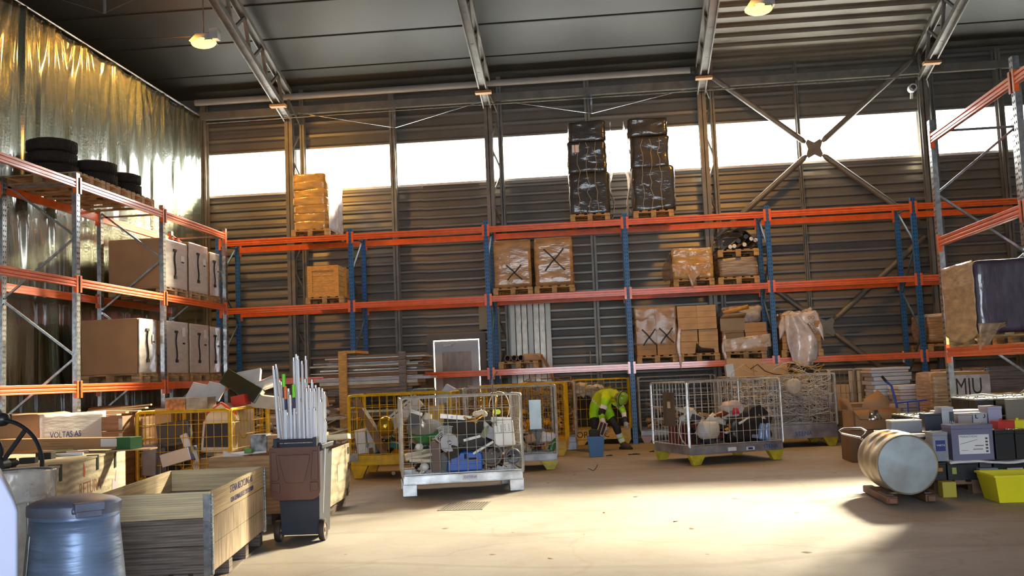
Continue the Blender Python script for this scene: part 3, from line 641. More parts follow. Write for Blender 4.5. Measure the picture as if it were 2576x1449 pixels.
t = thing('draped_film', 'large milky film draped over the cartons right of the blue upright, hanging below', 'film', (cx, YC, z0))
def dr(u, v):
    a = u*2-1; x = a*(wd/2+.05); over = max(0, abs(a)-.78)*2.2; front = max(0, v-.86)/.14
    z = hh+.06+.10*noise.noise(Vector((u*3, v*3, 8)))+.07*noise.noise(Vector((u*8, v*8, 2)))-over*.6-front*(.16+.22*abs(math.sin(u*5+.5)))
    return (x, .5-min(v, .86)/.86*1.08-.02*front-.02*math.sin(u*20)*front, z)
B().sheet(dr, 50, 40).build('film_top', FILMW, t, solid=.003, ang=180)
def dr2(u, v): c_ = -.20+.30*math.sin(v*2.4)*.4+.12*v; w_ = (.20+.38*math.sin(min(1, v*1.15)*2.2+.1))*.5; return (c_+(u-.5)*2*w_*(.7 if v > .9 else 1), -.74-.05*math.sin(u*8+v*3)+.02*noise.noise(Vector((u*6, v*6, 0))), hh-.02-v*(hh+.32)+.06*abs(u-.5)*v)
B().sheet(dr2, 16, 30).build('film_tail', FILMW, t, solid=.003, ang=180)
cx, wd = xr(2302, 2352, py=845); cx = 6.45; pallet((cx+.15, YC, L1), 'pallet under the film-covered carton at the right end of the low level')
t = thing('wrapped_carton', 'brown carton under loose film beside the rightmost blue upright', 'wrapped carton', (cx+.15, YC, L1+PH)); B().softbox((0, 0, .3), (.75, 1.05, .58), 10, .03, 4, 8, .06).build('carton', W_CARD, t, ang=180)
# --- low level, under the crossed cartons: pallet with pipes
cx, wd = xr(1256, 1352, py=910); wd = .8; pallet((cx, YC, L1), 'pallet with the sawn-off pipes on the low level')
t = None
for k in range(3):
    o = B().lathe([(.052, 0), (.062, 0), (.062, .95), (.052, .95)], 16, Matrix.Rotation(R(90), 4, 'X'), True).build('pipe_end', mat('pipe_brown', (.22, .14, .10), .5, .3), loc=(cx-.22+k*.135, YC+.40, L1+PH+.062))
    tag(o, 'short brown pipe in the row of three on the pallet', 'pipe', 'three pipes on the pallet')
tag(B().softbox((0, 0, .07), (.38, .9, .14), 6, .012, 4, 1, .02).build('flat_carton', CARDL, ang=180, loc=(cx+.25, YC, L1+PH)), 'flat brown carton beside the three pipes', 'carton')
tag(B().sheet(lambda u, v: (wd/2-.1+.42*u+.05*math.sin(v*5), -.5+v*.9, .12-.75*u*u+.04*noise.noise(Vector((u*5, v*5, 1)))), 14, 14).build('film_sheet', FILMT, solid=.003, ang=180, loc=(cx, YC, L1+PH)), 'loose tan film hanging off the right of the pipe pallet', 'film')
# vertical profiled sheets leaning behind
x0, x1 = pY(1283, 850, 21.45).x, pY(1388, 850, 21.45).x
n = 7
for k in range(n):
    x = x0+(x1-x0)*(k+.5)/n; top = 3.2-.03*k
    b = B().bb(-.055, .055, 0, .004, 0, top-.02).bb(-.055, -.045, -.05, 0, 0, top-.02).bb(.045, .055, -.05, 0, 0, top-.02)
    tag(b.build('metal_profile', mat('profile_metal', (.50, .44, .36), .35, .6, var=.3, vscale=5) if k % 3 else mat('profile_white', (.6, .58, .52), .45, .3), loc=(x, 21.40, 0), rot=(R(-3), 0, 0)), 'upright metal channel profile in the row leaning on the back wall', 'metal profile', 'metal channels leaning upright on the wall')
# --- left rack: white-faced cartons (long side across the rack)
XF = -7.43
def wbox(xa, xb, pyt, lvl, lb, pl, refpx=None, strap=True, lab=0):
    ya, yb = pX(xa, 780, XF).y, pX(xb, 780, XF).y
    if yb-ya > 1.1: yb = ya+.8
    if yb > 16.22 and ya < 16.15: yb = 16.22
    if ya < 16.36 and yb > 16.4: ya = 16.36
    if yb > 19.03: yb = 19.03
    yc = (ya+yb)/2; wd = yb-ya-.02; top = pX((xa+xb)/2, pyt, XF).z; z0 = lvl+PH; hh = top-z0
    pallet((XF-.50, yc, lvl), pl, R(90), wx=wd, ly=.99)
    t = thing('tall_carton', lb, 'carton', (XF-.02, yc, z0))
    B().bb(-.97, -.02, -wd/2, wd/2, 0, hh).build('carton', CARD, t, bev=.012)
    b = B().sheet(lambda u, v: (.0+.006*noise.noise(Vector((u*5+yc, v*9, 0))), -wd/2+u*wd, v*hh), 16, 30); b.build('white_film_face', W_WHITE, t, solid=.004, ang=180)
    b = B().tube([(.014, -.03+.02*math.sin(k*.7), hh*(.24+.55*k/10)) for k in range(11)], .012, 6).box((.012, -.03, hh*.80), (.02, .11, .04)).box((.012, -.03+.02*math.sin(7), hh*.235), (.02, .08, .055))
    b.build('black_handle_strap', BLACKM, t)
    B().bb(.008, .012, wd*.22, wd*.36, hh*(.55 if not lab else .72), hh*(.72 if not lab else .9)).build('paper_label', TAPE, t)
    B().bb(.011, .014, wd*.235, wd*.345, hh*.565, hh*.60).build('barcode', INK, t)
    return t
wbox(413, 475, 607, L2, 'white-faced tall carton with black strap, upper shelf, nearest of its row', 'pallet under the nearest upper white-faced carton')
wbox(478, 527, 616, L2, 'white-faced tall carton with black strap, upper shelf, in the middle of three', 'pallet under the middle upper white-faced carton')
wbox(531, 574, 640, L2, 'white-faced tall carton with black strap, upper shelf, farthest of its row', 'pallet under the farthest upper white-faced carton')
wbox(350, 411, 803, L1, 'white-faced tall carton on the low shelf, nearest, beside its brown long side', 'pallet under the nearest low white-faced carton')
wbox(416, 475, 809, L1, 'tall carton on the low shelf just behind the second galvanised upright', 'pallet under the second low carton', lab=1)
wbox(478, 527, 816, L1, 'tall carton with strap on the low shelf, third from the near end', 'pallet under the third low carton', lab=1)
wbox(529, 572, 823, L1, 'tall carton with strap on the low shelf, farthest of its row', 'pallet under the farthest low carton', lab=1)
# --- tyres on the top level
def tyre_b(r_=.33, h_=.2):
    b = B(); r0 = r_*.60
    b.lathe([(r0, h_*.18), (r0, h_*.82), (r0+.03, h_*.97), (r_-.05, h_*.99), (r_-.012, h_*.88), (r_, h_*.70), (r_, h_*.3), (r_-.012, h_*.12), (r_-.05, .01*h_), (r0+.03, .03*h_)], 32, None, True)
    for i in range(40):
        t = 2*math.pi*i/40; c, s_ = math.cos(t), math.sin(t); b.bar((c*(r_+.001), s_*(r_+.001), h_*.12), (math.cos(t+.06)*(r_+.001), math.sin(t+.06)*(r_+.001), h_*.88), .014, .012, (c, s_, 0))
    return b
tyre0 = tag(tyre_b().build('tyre', RUB), 'x', 'tyre'); first = True
def tyres(px0, px1, pyb, y_x, n, label, grp, x_, zb=L3+PH):
    global first
    cxp = (px0+px1)/2; p = pX(cxp, pyb, x_); D = p.y
    rad = abs(pY(px1, pyb, D).x-pY(px0, pyb, D).x)/2
    for k in range(n):
        o = tyre0 if first else tyre0.copy()
        if not first: C.objects.link(o)
        first = False; s_ = rad/.33
        o.location = (p.x+random.uniform(-.012, .012), D+random.uniform(-.012, .012), zb+k*.205*s_*.99); o.scale = (s_, s_, s_*.99); o.rotation_euler = (0, 0, k*.3)
        o['label'] = label; o['group'] = grp
def palx(px, py, lb, dy=0):
    y = pX(px, py, -7.25).y+.4+dy; pallet((-7.86, y, L3), lb, R(90)); return y
pallet((-7.98, 13.96, L3), 'pallet under the near tyre stack on the top shelf', R(90)); pallet((-7.98, 14.79, L3), 'pallet under the tyres, middle one of the row on the top shelf', R(90)); pallet((-7.98, 15.62, L3), 'pallet under the far tyre stack on the top shelf', R(90))
def stack(px, pytop, y, n, r_, label, grp):
    global first
    p = pY(px, pytop, y); h_ = (p.z-(L3+PH))/n
    for k in range(n):
        o = tyre0 if first else tyre0.copy()
        if not first: C.objects.link(o)
        first = False
        o.location = (p.x+random.uniform(-.012, .012), y+random.uniform(-.012, .012), L3+PH+.004+k*h_); o.scale = (r_/.33, r_/.33, h_/.2*.99); o.rotation_euler = (0, 0, k*.3); o['label'] = label; o['group'] = grp
stack(131, 357, 13.93, 3, .345, 'dark tyre in the tall near stack on the top shelf', 'tyres in the near tall stack')
stack(236, 412, 14.72, 2, .345, 'dark tyre in the broad middle stack on the top shelf', 'tyres in the broad middle stack')
stack(303, 441, 15.52, 2, .315, 'dark tyre in the far stack at the end of the top shelf tyres', 'tyres in the far stack')
q_ = pY(206, 392, 15.15); 
for k in range(3):
    o = tyre0.copy(); C.objects.link(o); o.location = (-8.50, 15.05, L3+PH+.004+k*.2); o.scale = (.8, .8, 1); o['label'] = 'dark tyre in the rear stack half hidden between the front stacks'; o['group'] = 'tyres in the half hidden rear stack'
# --- right rack: big wrapped purple block on the low level
y0_, y1_ = 12.55, 13.75; XW = 4.50
pallet((XW+.62, 13.15, L1), 'pallet under the large dark wrapped block at right', 0, wx=1.2, ly=1.15)
t = thing('wrapped_block', 'large dark purple film-wrapped block with brown left side, right rack', 'wrapped goods', (XW, 13.15, L1+PH)); hh = pY(2420, 655, 12.6).z-(L1+PH)
B().softbox((.66, 0, hh/2), (1.3, 1.12, hh), 14, .012, 3, 4, .04).build('dark_wrap', W_PUR, t, ang=180)
B().sheet(lambda u, v: (.0-.012+.02*noise.noise(Vector((u*3, v*5, 0)))-.07*v*v*(v < .35) , -.56+u*1.12, hh*(1-v)-.10*v*v*math.sin(u*3.1)), 24, 30).build('brown_film_side', W_TAN2, t, solid=.004, ang=180)
B().sheet(lambda u, v: (-.02+u*.34, -.60-.03*math.sin(u*9+v*4), .12-v*(.30*(1-u)*math.sin(1.2+u*2)+.05)), 16, 10).build('film_skirt', FILMT, t, solid=.003, ang=180)
# ================================================================ mesh cages on the floor
ROD = mat('cage_rod', (.72, .74, .75), .35, .45, var=.3, vscale=12, col2=(.52, .51, .48))
RODD = mat('cage_rod_dull', (.42, .40, .37), .45, .6, var=.4, vscale=9, col2=(.24, .20, .17))
FOOTY = mat('foot_yellow', (.62, .50, .03), .5, var=.3, vscale=10, dirt=.4)
TRAYG = mat('tray_galvanised', (.58, .60, .62), .3, .7, var=.45, vscale=5, dirt=.35, dirtcol=(.2, .2, .2))
TRAYD = mat('tray_grey', (.34, .335, .36), .45, .5, var=.3, vscale=6, dirt=.3)
class Cage:
    def __init__(s, x, y, ang, L_, D_, H_, label, rod=ROD, tray=TRAYG, foot='block', footm=None, fz=.14, th=.11, nv=14, nh=5, frame=ROD, nvs=9, gap=(), grp=None, post_r=.016, ladder=None):
        s.t = t = thing('mesh_cage', label, 'mesh cage', (x, y, 0), R(ang), grp); s.L, s.D, s.H = L_, D_, H_
        s.M = Matrix.Translation((x, y, 0)) @ Matrix.Rotation(R(ang), 4, 'Z'); s.ang = R(ang); s.z0 = z0 = fz+th
        B().bb(0, L_, 0, .03, fz, z0).bb(0, L_, D_-.03, D_, fz, z0).bb(0, .03, .03, D_-.03, fz, z0).bb(L_-.03, L_, .03, D_-.03, fz, z0).bb(.03, L_-.03, .03, D_-.03, fz, fz+.02).bb(-.008, L_+.008, -.008, .012, z0-.014, z0).bb(-.008, L_+.008, -.008, .012, fz, fz+.014).build('base_tray', tray, t, bev=.004)
        for fx, fy in ((0, 0), (L_, 0), (0, D_), (L_, D_)):
            sx = 1 if fx == 0 else -1; b = B()
            if foot == 'block': b.bb(fx-.01*sx, fx+.17*sx, fy if fy == 0 else fy-.1, fy+.1 if fy == 0 else fy, 0, fz)
            else:
                yy = fy if fy == 0 else fy-.10
                b.add([(fx-.01*sx, yy, fz), (fx+.26*sx, yy, fz), (fx+.17*sx, yy, 0), (fx+.05*sx, yy, 0), (fx-.01*sx, yy+.1, fz), (fx+.26*sx, yy+.1, fz), (fx+.17*sx, yy+.1, 0), (fx+.05*sx, yy+.1, 0)], [(0, 1, 2, 3), (4, 5, 6, 7), (0, 1, 5, 4), (1, 2, 6, 5), (2, 3, 7, 6), (3, 0, 4, 7)])
            b.build('foot', footm or tray, t, bev=.006)
        r_ = post_r
        for fx, fy in ((0, 0), (L_, 0), (0, D_), (L_, D_)):
            B().tube([(fx, fy, z0-.02), (fx, fy, H_)], r_, 8).build('corner_post', frame, t)
        def panel(p0, p1, n, name='mesh_panel', z1=None):
            p0, p1 = Vector(p0), Vector(p1); b = B().m(frame); z1 = z1 or H_; up = Vector((0, 0, 1)); d = (p1-p0).normalized()
            c = .05; b.tube([p0+up*z0, p0+up*(z1-c), p0+d*c*.3+up*(z1-c*.3), p0+d*c+up*z1, p1-d*c+up*z1, p1-d*c*.3+up*(z1-c*.3), p1+up*(z1-c), p1+up*z0], r_*.8, 6)
            b.m(rod).tube([p0+up*(z0+.015), p1+up*(z0+.015)], .006, 5)
            for i in range(1, n): q = p0.lerp(p1, i/n); b.tube([q+up*z0, q+up*z1], .0042, 4)
            for i in range(1, nh): z = z0+(z1-z0)*i/nh; b.tube([p0+up*z, p1+up*z], .0042, 4)
            return b.build(name, None, t)
        if 'f' not in gap: panel((0, -.012, 0), (L_, -.012, 0), nv)
        if 'b' not in gap: panel((0, D_+.012, 0), (L_, D_+.012, 0), nv)
        if 'l' not in gap: panel((-.012, 0, 0), (-.012, D_, 0), nvs)
        if 'r' not in gap: panel((L_+.012, 0, 0), (L_+.012, D_, 0), nvs)
    def P(s, x, y, z): return s.M @ Vector((x, y, z))
    def put(s, o, x, y, z, rot=(0, 0, 0)):
        o.location = s.P(x, y, z); o.rotation_euler = (Matrix.Rotation(s.ang, 4, 'Z') @ Euler(rot).to_matrix().to_4x4()).to_euler(); return o
    def scrap(s, top, n, mats_, label, seed=0, x0=.05, x1=None, big=.16, name='scrap_heap', y1=None):
        rnd = random.Random(seed); b = B(s.M); x1 = x1 or s.L-.05; y1 = y1 or s.D-.06
        for i in range(n):
            sx, sy_, sz = rnd.uniform(.03, big), rnd.uniform(.03, big), rnd.uniform(.015, big*.6); b.m(rnd.choice(mats_))
            px_, py_, pz_ = rnd.uniform(x0+.08, x1-.08), rnd.uniform(.10, y1-.08), s.z0+.03+(top-s.z0)*rnd.random()**.8
            k = rnd.random()
            if k < .6: b.box((px_, py_, pz_), (sx, sy_, sz), (rnd.uniform(-.8, .8), rnd.uniform(-.8, .8), rnd.uniform(0, 3)))
            elif k < .85:
                d = Vector((rnd.uniform(-1, 1), rnd.uniform(-.5, .5), rnd.uniform(-.5, .5))).normalized()*rnd.uniform(.05, .11); c = Vector((px_, py_, pz_)); b.cyl(c-d, c+d, rnd.uniform(.006, .03), n=8)
            else: b.sph((px_, py_, pz_), rnd.uniform(.02, .06), 8)
        return tag(b.build(name, None), label, 'scrap', kind='stuff')
    def cables(s, z0, z1, n, mats_, label, seed=0, r_=.006, x1=None, wild=.3, cat='cables'):
        rnd = random.Random(seed); b = B(s.M); x1 = x1 or s.L-.05
        for i in range(n):
            b.m(rnd.choice(mats_)); p = Vector((rnd.uniform(.08, x1), rnd.uniform(.06, s.D-.1), rnd.uniform(z0, z1))); pts = []; a = rnd.uniform(0, 6.28); v = rnd.uniform(-.2, .2); tw = rnd.uniform(-.5, .5)
            for k in range(rnd.randint(7, 14)):
                pts.append(p.copy()); a += tw+rnd.uniform(-wild, wild); v += rnd.uniform(-.25, .25); v = max(-.6, min(.6, v))
                p = p+Vector((math.cos(a), math.sin(a)*.5, v))*.075
                p.x = max(.04, min(x1, p.x)); p.y = max(.03, min(s.D-.05, p.y)); p.z = max(z0, min(z1+.05, p.z))
            b.tube(pts, r_*rnd.uniform(.7, 1.3), 5)
        return tag(b.build('cable_tangle', None, ang=180), label, cat, kind='stuff')
def T1(name, b, m_, label, cat, cage, x, y, z, rot=(0, 0, 0), bev=0, group=None, **k):
    o = tag(b.build(name, m_, bev=bev, **k), label, cat, group); return cage.put(o, x, y, z, rot)
def TT(name, label, cat, cage, x, y, z, rot=(0, 0, 0), group=None): t = thing(name, label, cat, group=group); cage.put(t, x, y, z, rot); return t
def box_(w_, d_, h_): return B().bb(-w_/2, w_/2, -d_/2, d_/2, 0, h_)
mixed = [BLACK, DGREY, MGREY, WHITE, CREAM, BLACKM, CHROME, CARDD, BLACK, mat('maroon_plastic', (.14, .03, .025), .4)]
# ---- A: silver cage in front
A = Cage(-2.56, 12.42, 13, 1.50, .95, 1.21, 'galvanised mesh cage at front centre with a green bowl and blue vacuum inside', nv=13, nh=6)
B().bb(.74, .92, -.012, -.009, .17, .24).build('paper_label', TAPE, A.t); text('OSTENA', .042, A.t, (.755, -.0135, .19), (R(90), 0, 0), INKBL, sx=1.0)
A.scrap(.62, 210, mixed, 'heap of small black and grey scrap filling the front centre cage', 1)
A.scrap(.86, 50, mixed, 'upper loose scrap pieces at the back of the front centre cage', 2, big=.2, x0=.62)
t = TT('lamp_bowl', 'large green bowl-shaped lamp with silver inside in front centre cage', 'lamp bowl', A, .30, .27, .64, (R(24), R(-3), 0))
B().lathe([(.04, 0), (.10, .03), (.17, .10), (.225, .19), (.235, .22), (.228, .22), (.21, .19), (.15, .10), (.04, .03)], 32).build('bowl_shell', GREENP, t)
B().lathe([(.02, .07), (.13, .11), (.215, .20), (.226, .223), (.01, .235)], 32).build('silver_reflector', mat('satin_silver', (.42, .42, .45), .28, .8), t)
B().cyl((0, 0, -.15), (0, 0, .02), .05, .07, 14).build('lamp_neck', GREENP, t)
# vacuum cleaner
t = TT('vacuum_cleaner', 'blue canister vacuum cleaner lying at the bottom of front centre cage', 'vacuum cleaner', A, .77, .20, .27, (0, 0, 0))
b = B(Matrix.Rotation(R(90), 4, 'X')); b.prism([(-.22, 0), (.23, 0), (.235, .20), (.20, .24), (-.08, .24), (-.20, .16)], .26, Matrix.Translation((0, 0, -.11))); b.build('body', BLUEP, t, bev=.02)
B().bb(.06, .16, -.156, -.148, .135, .165).bb(-.19, -.165, -.156, -.148, .12, .17).bb(.0, .03, -.156, -.148, .155, .215).build('dark_vents', HOLE, t)
B().tube([(-.2, -.152, .10), (-.1, -.154, .085), (.23, -.154, .09)], .004, 5).build('seam_line', mat('vacuum_seam', (.01, .08, .35), .3), t); B().cyl((-.2, .0, .12), (-.2, -.03, .12), .12, n=20).build('wheel', BLACK, t)
# round dark drums / fans
for (x, z, r_, lb) in ((1.12, .46, .145, 'round black fan housing open to the front, right of the blue vacuum'), (1.40, .42, .10, 'small black round drum in the right corner of the front cage')):
    t = TT('round_housing', lb, 'fan housing', A, x, .12, z, (R(90), 0, R(-8)))
    B().lathe([(r_, -.07), (r_, .07), (r_*.84, .07), (r_*.84, -.04), (.01, -.05)], 28).build('ring', mat('ring_brown', (.10, .07, .05), .5) if r_ > .12 else BLACK, t); B().sph((.01, .01, -.0), .022, 10).build('hub', MGREY, t)
t = TT('printer_housing', 'white ribbed appliance cover standing at right in the front cage', 'appliance cover', A, 1.30, .10, .55, (0, R(-4), 0))
B().bb(-.13, .13, -.06, .10, 0, .32).build('cover', WPAINT, t, bev=.02)
b = B()
for j in range(4):
    for i in range(5): b.bb(-.09+j*.05, -.075+j*.05, -.064, -.058, .20+i*.018, .206+i*.018)
b.build('vent_slots', DGREY, t)
T1('black_board', box_(.50, .05, .20), BLACKM, 'long black panel lying across the upper middle of the front cage', 'panel', A, .78, .16, .74, (R(12), R(4), 0))
T1('black_board', box_(.34, .06, .17), BLACKM, 'black box tilted up at the upper right of the front cage', 'panel', A, 1.0, .25, .80, (R(10), R(-14), 0))
T1('black_case', box_(.42, .12, .20), BLACK, 'large black electronic case in the middle of the front cage', 'case', A, .88, .20, .52, (R(5), R(8), R(5)), bev=.01)
for (x, y, z, w_, h_, rt, lb) in ((.68, .06, .92, .40, .055, (0, R(7), 0), 'long white casing with a round screw across the cage top'), (1.26, .06, .86, .26, .06, (0, R(4), 0), 'short white casing with a round screw near the yellow tag'), (.88, .05, .66, .22, .035, (0, R(-12), 0), 'slim white bracket in the middle of the front cage'), (1.02, .04, .54, .30, .03, (0, R(-28), 0), 'white strip slanting down over the black fan housing')):
    t = TT('white_casing', lb, 'casing', A, x, y, z, rt); B().bb(-w_/2, w_/2, -.02, .05, 0, h_).build('strip', WPAINT, t, bev=.005); B().cyl((-.05, -.021, h_/2), (-.05, -.026, h_/2), .017, n=14).build('screw_cap', LGREY, t)
T1('grey_box', box_(.14, .10, .15), MGREY, 'grey box beside the white ribbed cover in the front cage', 'box', A, 1.10, .12, .66, (0, R(25), 0), bev=.01)
T1('olive_box', box_(.07, .10, .13), mat('olive', (.20, .22, .13), .5), 'olive green slab leaning on the grey box in front cage', 'box', A, 1.01, .10, .68, (0, R(30), 0))
T1('control_box', box_(.16, .15, .13), DGREY, 'dark blue-grey cube at the upper left above the green bowl', 'box', A, .16, .35, .90, (R(15), R(20), 0))
T1('golden_bracket', B().tube([(-.12, 0, .02), (-.06, 0, -.03), (.04, 0, -.02), (.12, 0, .03)], [.012, .028, .024, .016], 8).sph((.03, 0, -.05), .03, 10), COPPER, 'golden shining metal bracket resting on the white casing', 'bracket', A, .90, .04, .93)
T1('crumpled_paper', B().softbox((0, 0, .04), (.15, .1, .07), 8, .03, 9, 2, .02), CREAM, 'cream crumpled paper beside the golden bracket', 'paper', A, 1.0, .08, .93, ang=180)
T1('reel', B().lathe([(.03, 0), (.115, 0), (.115, .012), (.05, .02), (.05, .05), (.115, .06), (.115, .07), (.03, .07)], 24, None, True), LGREY, 'grey cable reel with white loops in the middle of the front cage', 'cable reel', A, .58, .10, .62, (R(75), 0, R(10)))
b = B()
for k in range(7): rr = .10+.012*k; b.tube([(rr*math.cos(a)*(1+.1*math.sin(k)), .01*k, rr*.6*math.sin(a)+.01*k) for a in [i*.35 for i in range(3, 16)]], .005, 5)
T1('white_cable', b, WHITE, 'coiled white flex around the grey reel in front cage', 'cable', A, .56, .03, .68)
T1('motor', B().cyl((-.09, 0, 0), (.09, 0, 0), .085, n=20).cyl((.09, 0, 0), (.12, 0, 0), .03, n=10), BLACK, 'black round motor hanging left of centre in front cage', 'motor', A, .66, .10, .52, (0, 0, R(60)))
T1('cream_housing', B().bb(-.17, .17, -.08, .08, 0, .045), CREAM, 'cream rounded appliance part at lower left of the front cage', 'appliance part', A, .20, .10, .48, (R(18), R(-8), 0), bev=.015)
T1('cream_housing', B().bb(-.14, .14, -.08, .08, 0, .05), CREAM, 'cream flat part below the other cream part in front cage', 'appliance part', A, .22, .08, .42, (R(8), R(5), 0), bev=.015)
T1('brown_board', box_(.12, .08, .38), mat('dull_brown', (.16, .10, .08), .6), 'upright dull brown panel left of the blue vacuum', 'panel', A, .42, .10, .28)
T1('bulb', B().sph((0, 0, .05), (.06, .06, .055), 16).cyl((.0, 0, .02), (-.06, 0, -.04), .03, .02, 10), WPAINT, 'white round lamp bulb at the bottom left of front cage', 'bulb', A, .27, .07, .30)
T1('lamp_cone', B().lathe([(.10, 0), (.045, .19), (.04, .19), (.09, 0)], 20, None, True), CREAM, 'pale leaning lamp shade above the green bowl', 'lamp shade', A, .30, .42, .82, (0, R(20), 0))
T1('wire_loop', B().tube([(.13*math.cos(a), 0, .20*math.sin(a)) for a in [i*.4 for i in range(-3, 9)]], .005, 5), CREAM, 'thin wire loop hanging at the upper right of the front cage', 'wire', A, 1.24, .06, 1.05)
# hook rod with tag
t = TT('hanging_hook', 'bent steel rod with brass hooks and yellow tag, over front cage', 'hook', A, 1.16, .02, .82)
B().tube([(0, 0, 0), (0, 0, .58), (.07, .02, .68)], .009, 8).tube([(.03, 0, .0), (.03, 0, .40), (.02, 0, .46), (.0, 0, .4)], .008, 8).build('rod', CHROME, t)
B().tube([(-.06, 0, .38), (0, 0, .42), (.05, 0, .36)], .012, 8).tube([(.02, 0, .42), (.05, 0, .34), (.03, 0, .24)], .014, 8).build('brass_hook', COPPER, t)
B().cyl((.055, -.03, .175), (.055, -.036, .175), .032, n=18).build('round_tag', mat('tag_yellow', (.7, .95, .02), .4), t)
# folded lid panel behind
T1('folded_frame', B().tube([(-.17, 0, 0), (-.17, 0, .28), (-.13, 0, .32), (.12, 0, .32), (.16, 0, .28), (.16, 0, 0)], .010, 6), GALV, 'bent grey tube frame standing at the back left of front cage', 'frame', A, .33, .80, 1.0)
# ---- B: silver cage behind
Bc = Cage(-2.16, 15.2, 6, 1.38, .95, 1.27, 'worn mesh cage with yellow feet standing just behind the front centre cage', rod=RODD, tray=TRAYD, foot='v', footm=FOOTY, nv=18, nh=6, frame=ROD)
B().bb(.98, 1.16, -.045, -.035, .62, 1.06).build('blue_grey_plate', mat('pale_plate', (.42, .50, .52), .4, .3, var=.2), Bc.t)
Bc.scrap(.48, 110, mixed, 'dark scrap lying in the cage behind the front centre cage', 5)
T1('round_fan', B().cyl((0, 0, -.05), (0, 0, .05), .13, n=24), DGREY, 'large dark round fan seen at right of the front cage', 'fan', Bc, 1.12, .12, .52, (R(90), 0, 0))
T1('plastic_bag', B().softbox((0, 0, .08), (.22, .16, .16), 8, .04, 6, 3, .06), WHITE, 'white crumpled bag near the right edge of the rear cage', 'bag', Bc, 1.24, .12, .40, ang=180)
T1('green_bottle', B().cyl((0, 0, 0), (0, 0, .13), .05, n=14).cyl((0, 0, .13), (0, 0, .19), .05, .018, 14), GREENP, 'small green glass object in the corner of the rear cage', 'bottle', Bc, 1.29, .10, .29, (0, R(20), 0))
T1('pink_case', box_(.15, .10, .12), CARDL, 'pale square case right of the blue-grey plate', 'case', Bc, 1.0, .08, .42, (0, R(-20), 0))
T1('white_cylinder', B().cyl((0, 0, 0), (.05, 0, .18), .025, n=10), CREAM, 'cream cylinder leaning beside the dark fan', 'handle', Bc, 1.14, .05, .40)
T1('copper_loop', B().tube([(.3*math.cos(a), 0, .10*math.sin(a)) for a in [i*.3 for i in range(10, 21)]], .008, 5), mat('pipe_pink', (.45, .28, .22), .4), 'bent reddish tube across the bottom of the rear cage', 'tube', Bc, 1.1, .04, .46)
# ---- C: yellow cage REVAC left
Cc = Cage(-3.86, 14.9, 2, 1.52, 1.15, 1.23, 'yellow mesh cage with a brown board and gold glass lamp, left of front cage', rod=YEL, tray=YEL, foot='v', footm=YEL, fz=.19, th=.15, nv=13, nh=5, frame=YEL, post_r=.022)
text('OREVAC', .155, Cc.t, (.78, -.014, .205), (R(90), 0, 0), INK)
B().bb(1.19, 1.44, -.03, -.02, .78, 1.04).build('yellow_plate', YEL, Cc.t)
B().bb(.0, .12, -.04, -.012, .26, .38).build('corner_bracket', GALVD, Cc.t)
Cc.scrap(.50, 100, [BLACKM, DGREY, CARDD, mat('teal_plastic', (.02, .16, .15), .4), CARD], 'dark scrap in the bottom of the left yellow cage', 9)
T1('board', box_(.11, .02, .95), CARDD, 'dark brown board leaning left in the yellow cage', 'board', Cc, .50, .12, .34, (0, R(-27), 0))
T1('light_fixture', B().bb(-.38, .38, -.10, .02, 0, .22), WHITE, 'long white ventilated box leaning up to the right in the yellow cage', 'fixture', Cc, .80, .30, .80, (R(-8), R(-38), 0), bev=.008)
b = B()
for k in range(8): b.bb(-.34+k*.085, -.29+k*.085, -.002, .002, 0, .012)
T1('vent_strip', b, HOLE, 'row of dark slots along the white box in the yellow cage', 'slots', Cc, .745, .175, .985, (R(-8), R(-38), 0))
t = TT('gold_lamp', 'golden glass ball lamp hanging in the left yellow cage', 'lamp', Cc, .52, .12, .62); B().sph((0, 0, .13), (.13, .11, .16), 18).build('glass_ball', mat('gold_glass', (.55, .38, .05), .12, .7, bump=.5, bscale=14), t); B().lathe([(.09, -.04), (.10, -.02), (.09, 0)], 18, None, True).build('lower_ring', CHROME, t)
T1('tower_case', box_(.16, .4, .36), WHITE, 'white upright computer case at the lower left of the yellow cage', 'computer case', Cc, .16, .30, .36, (0, R(-6), 0), bev=.01)
T1('tower_case', box_(.12, .4, .40), LGREY, 'grey-white slim case right of the white case', 'computer case', Cc, .30, .32, .36, (0, R(-3), 0), bev=.01)
T1('dark_board', B().bb(-.3, .3, 0, .04, 0, .55), BLACKM, 'dark panel standing in the right half of the yellow cage', 'panel', Cc, 1.08, .30, .36, (R(-10), R(10), 0))
T1('brown_suitcase', B().bb(-.28, .28, 0, .15, 0, .35), CARDD, 'brown case lying deep in the yellow cage right side', 'case', Cc, 1.1, .55, .60, (0, R(-15), 0), bev=.02)
T1('white_rail', B().bb(-.02, .02, -.02, .02, 0, .34), CREAM, 'thin white rail slanting at left in the yellow cage', 'rail', Cc, .38, .06, .76, (0, R(-32), 0))
T1('grey_hood', B().add([(-.16, 0, 0), (.16, 0, 0), (.13, 0, .22), (0, 0, .30), (-.13, 0, .10), (-.16, .25, 0), (.16, .25, 0), (.13, .25, .22), (0, .25, .30), (-.13, .25, .10)], [(0, 1, 2, 3, 4), (5, 6, 7, 8, 9), (0, 1, 6, 5), (1, 2, 7, 6), (2, 3, 8, 7), (3, 4, 9, 8), (4, 0, 5, 9)]), LGREY, 'pale grey folded metal hood rising above the left yellow cage', 'hood', Cc, 1.38, .75, 1.05)
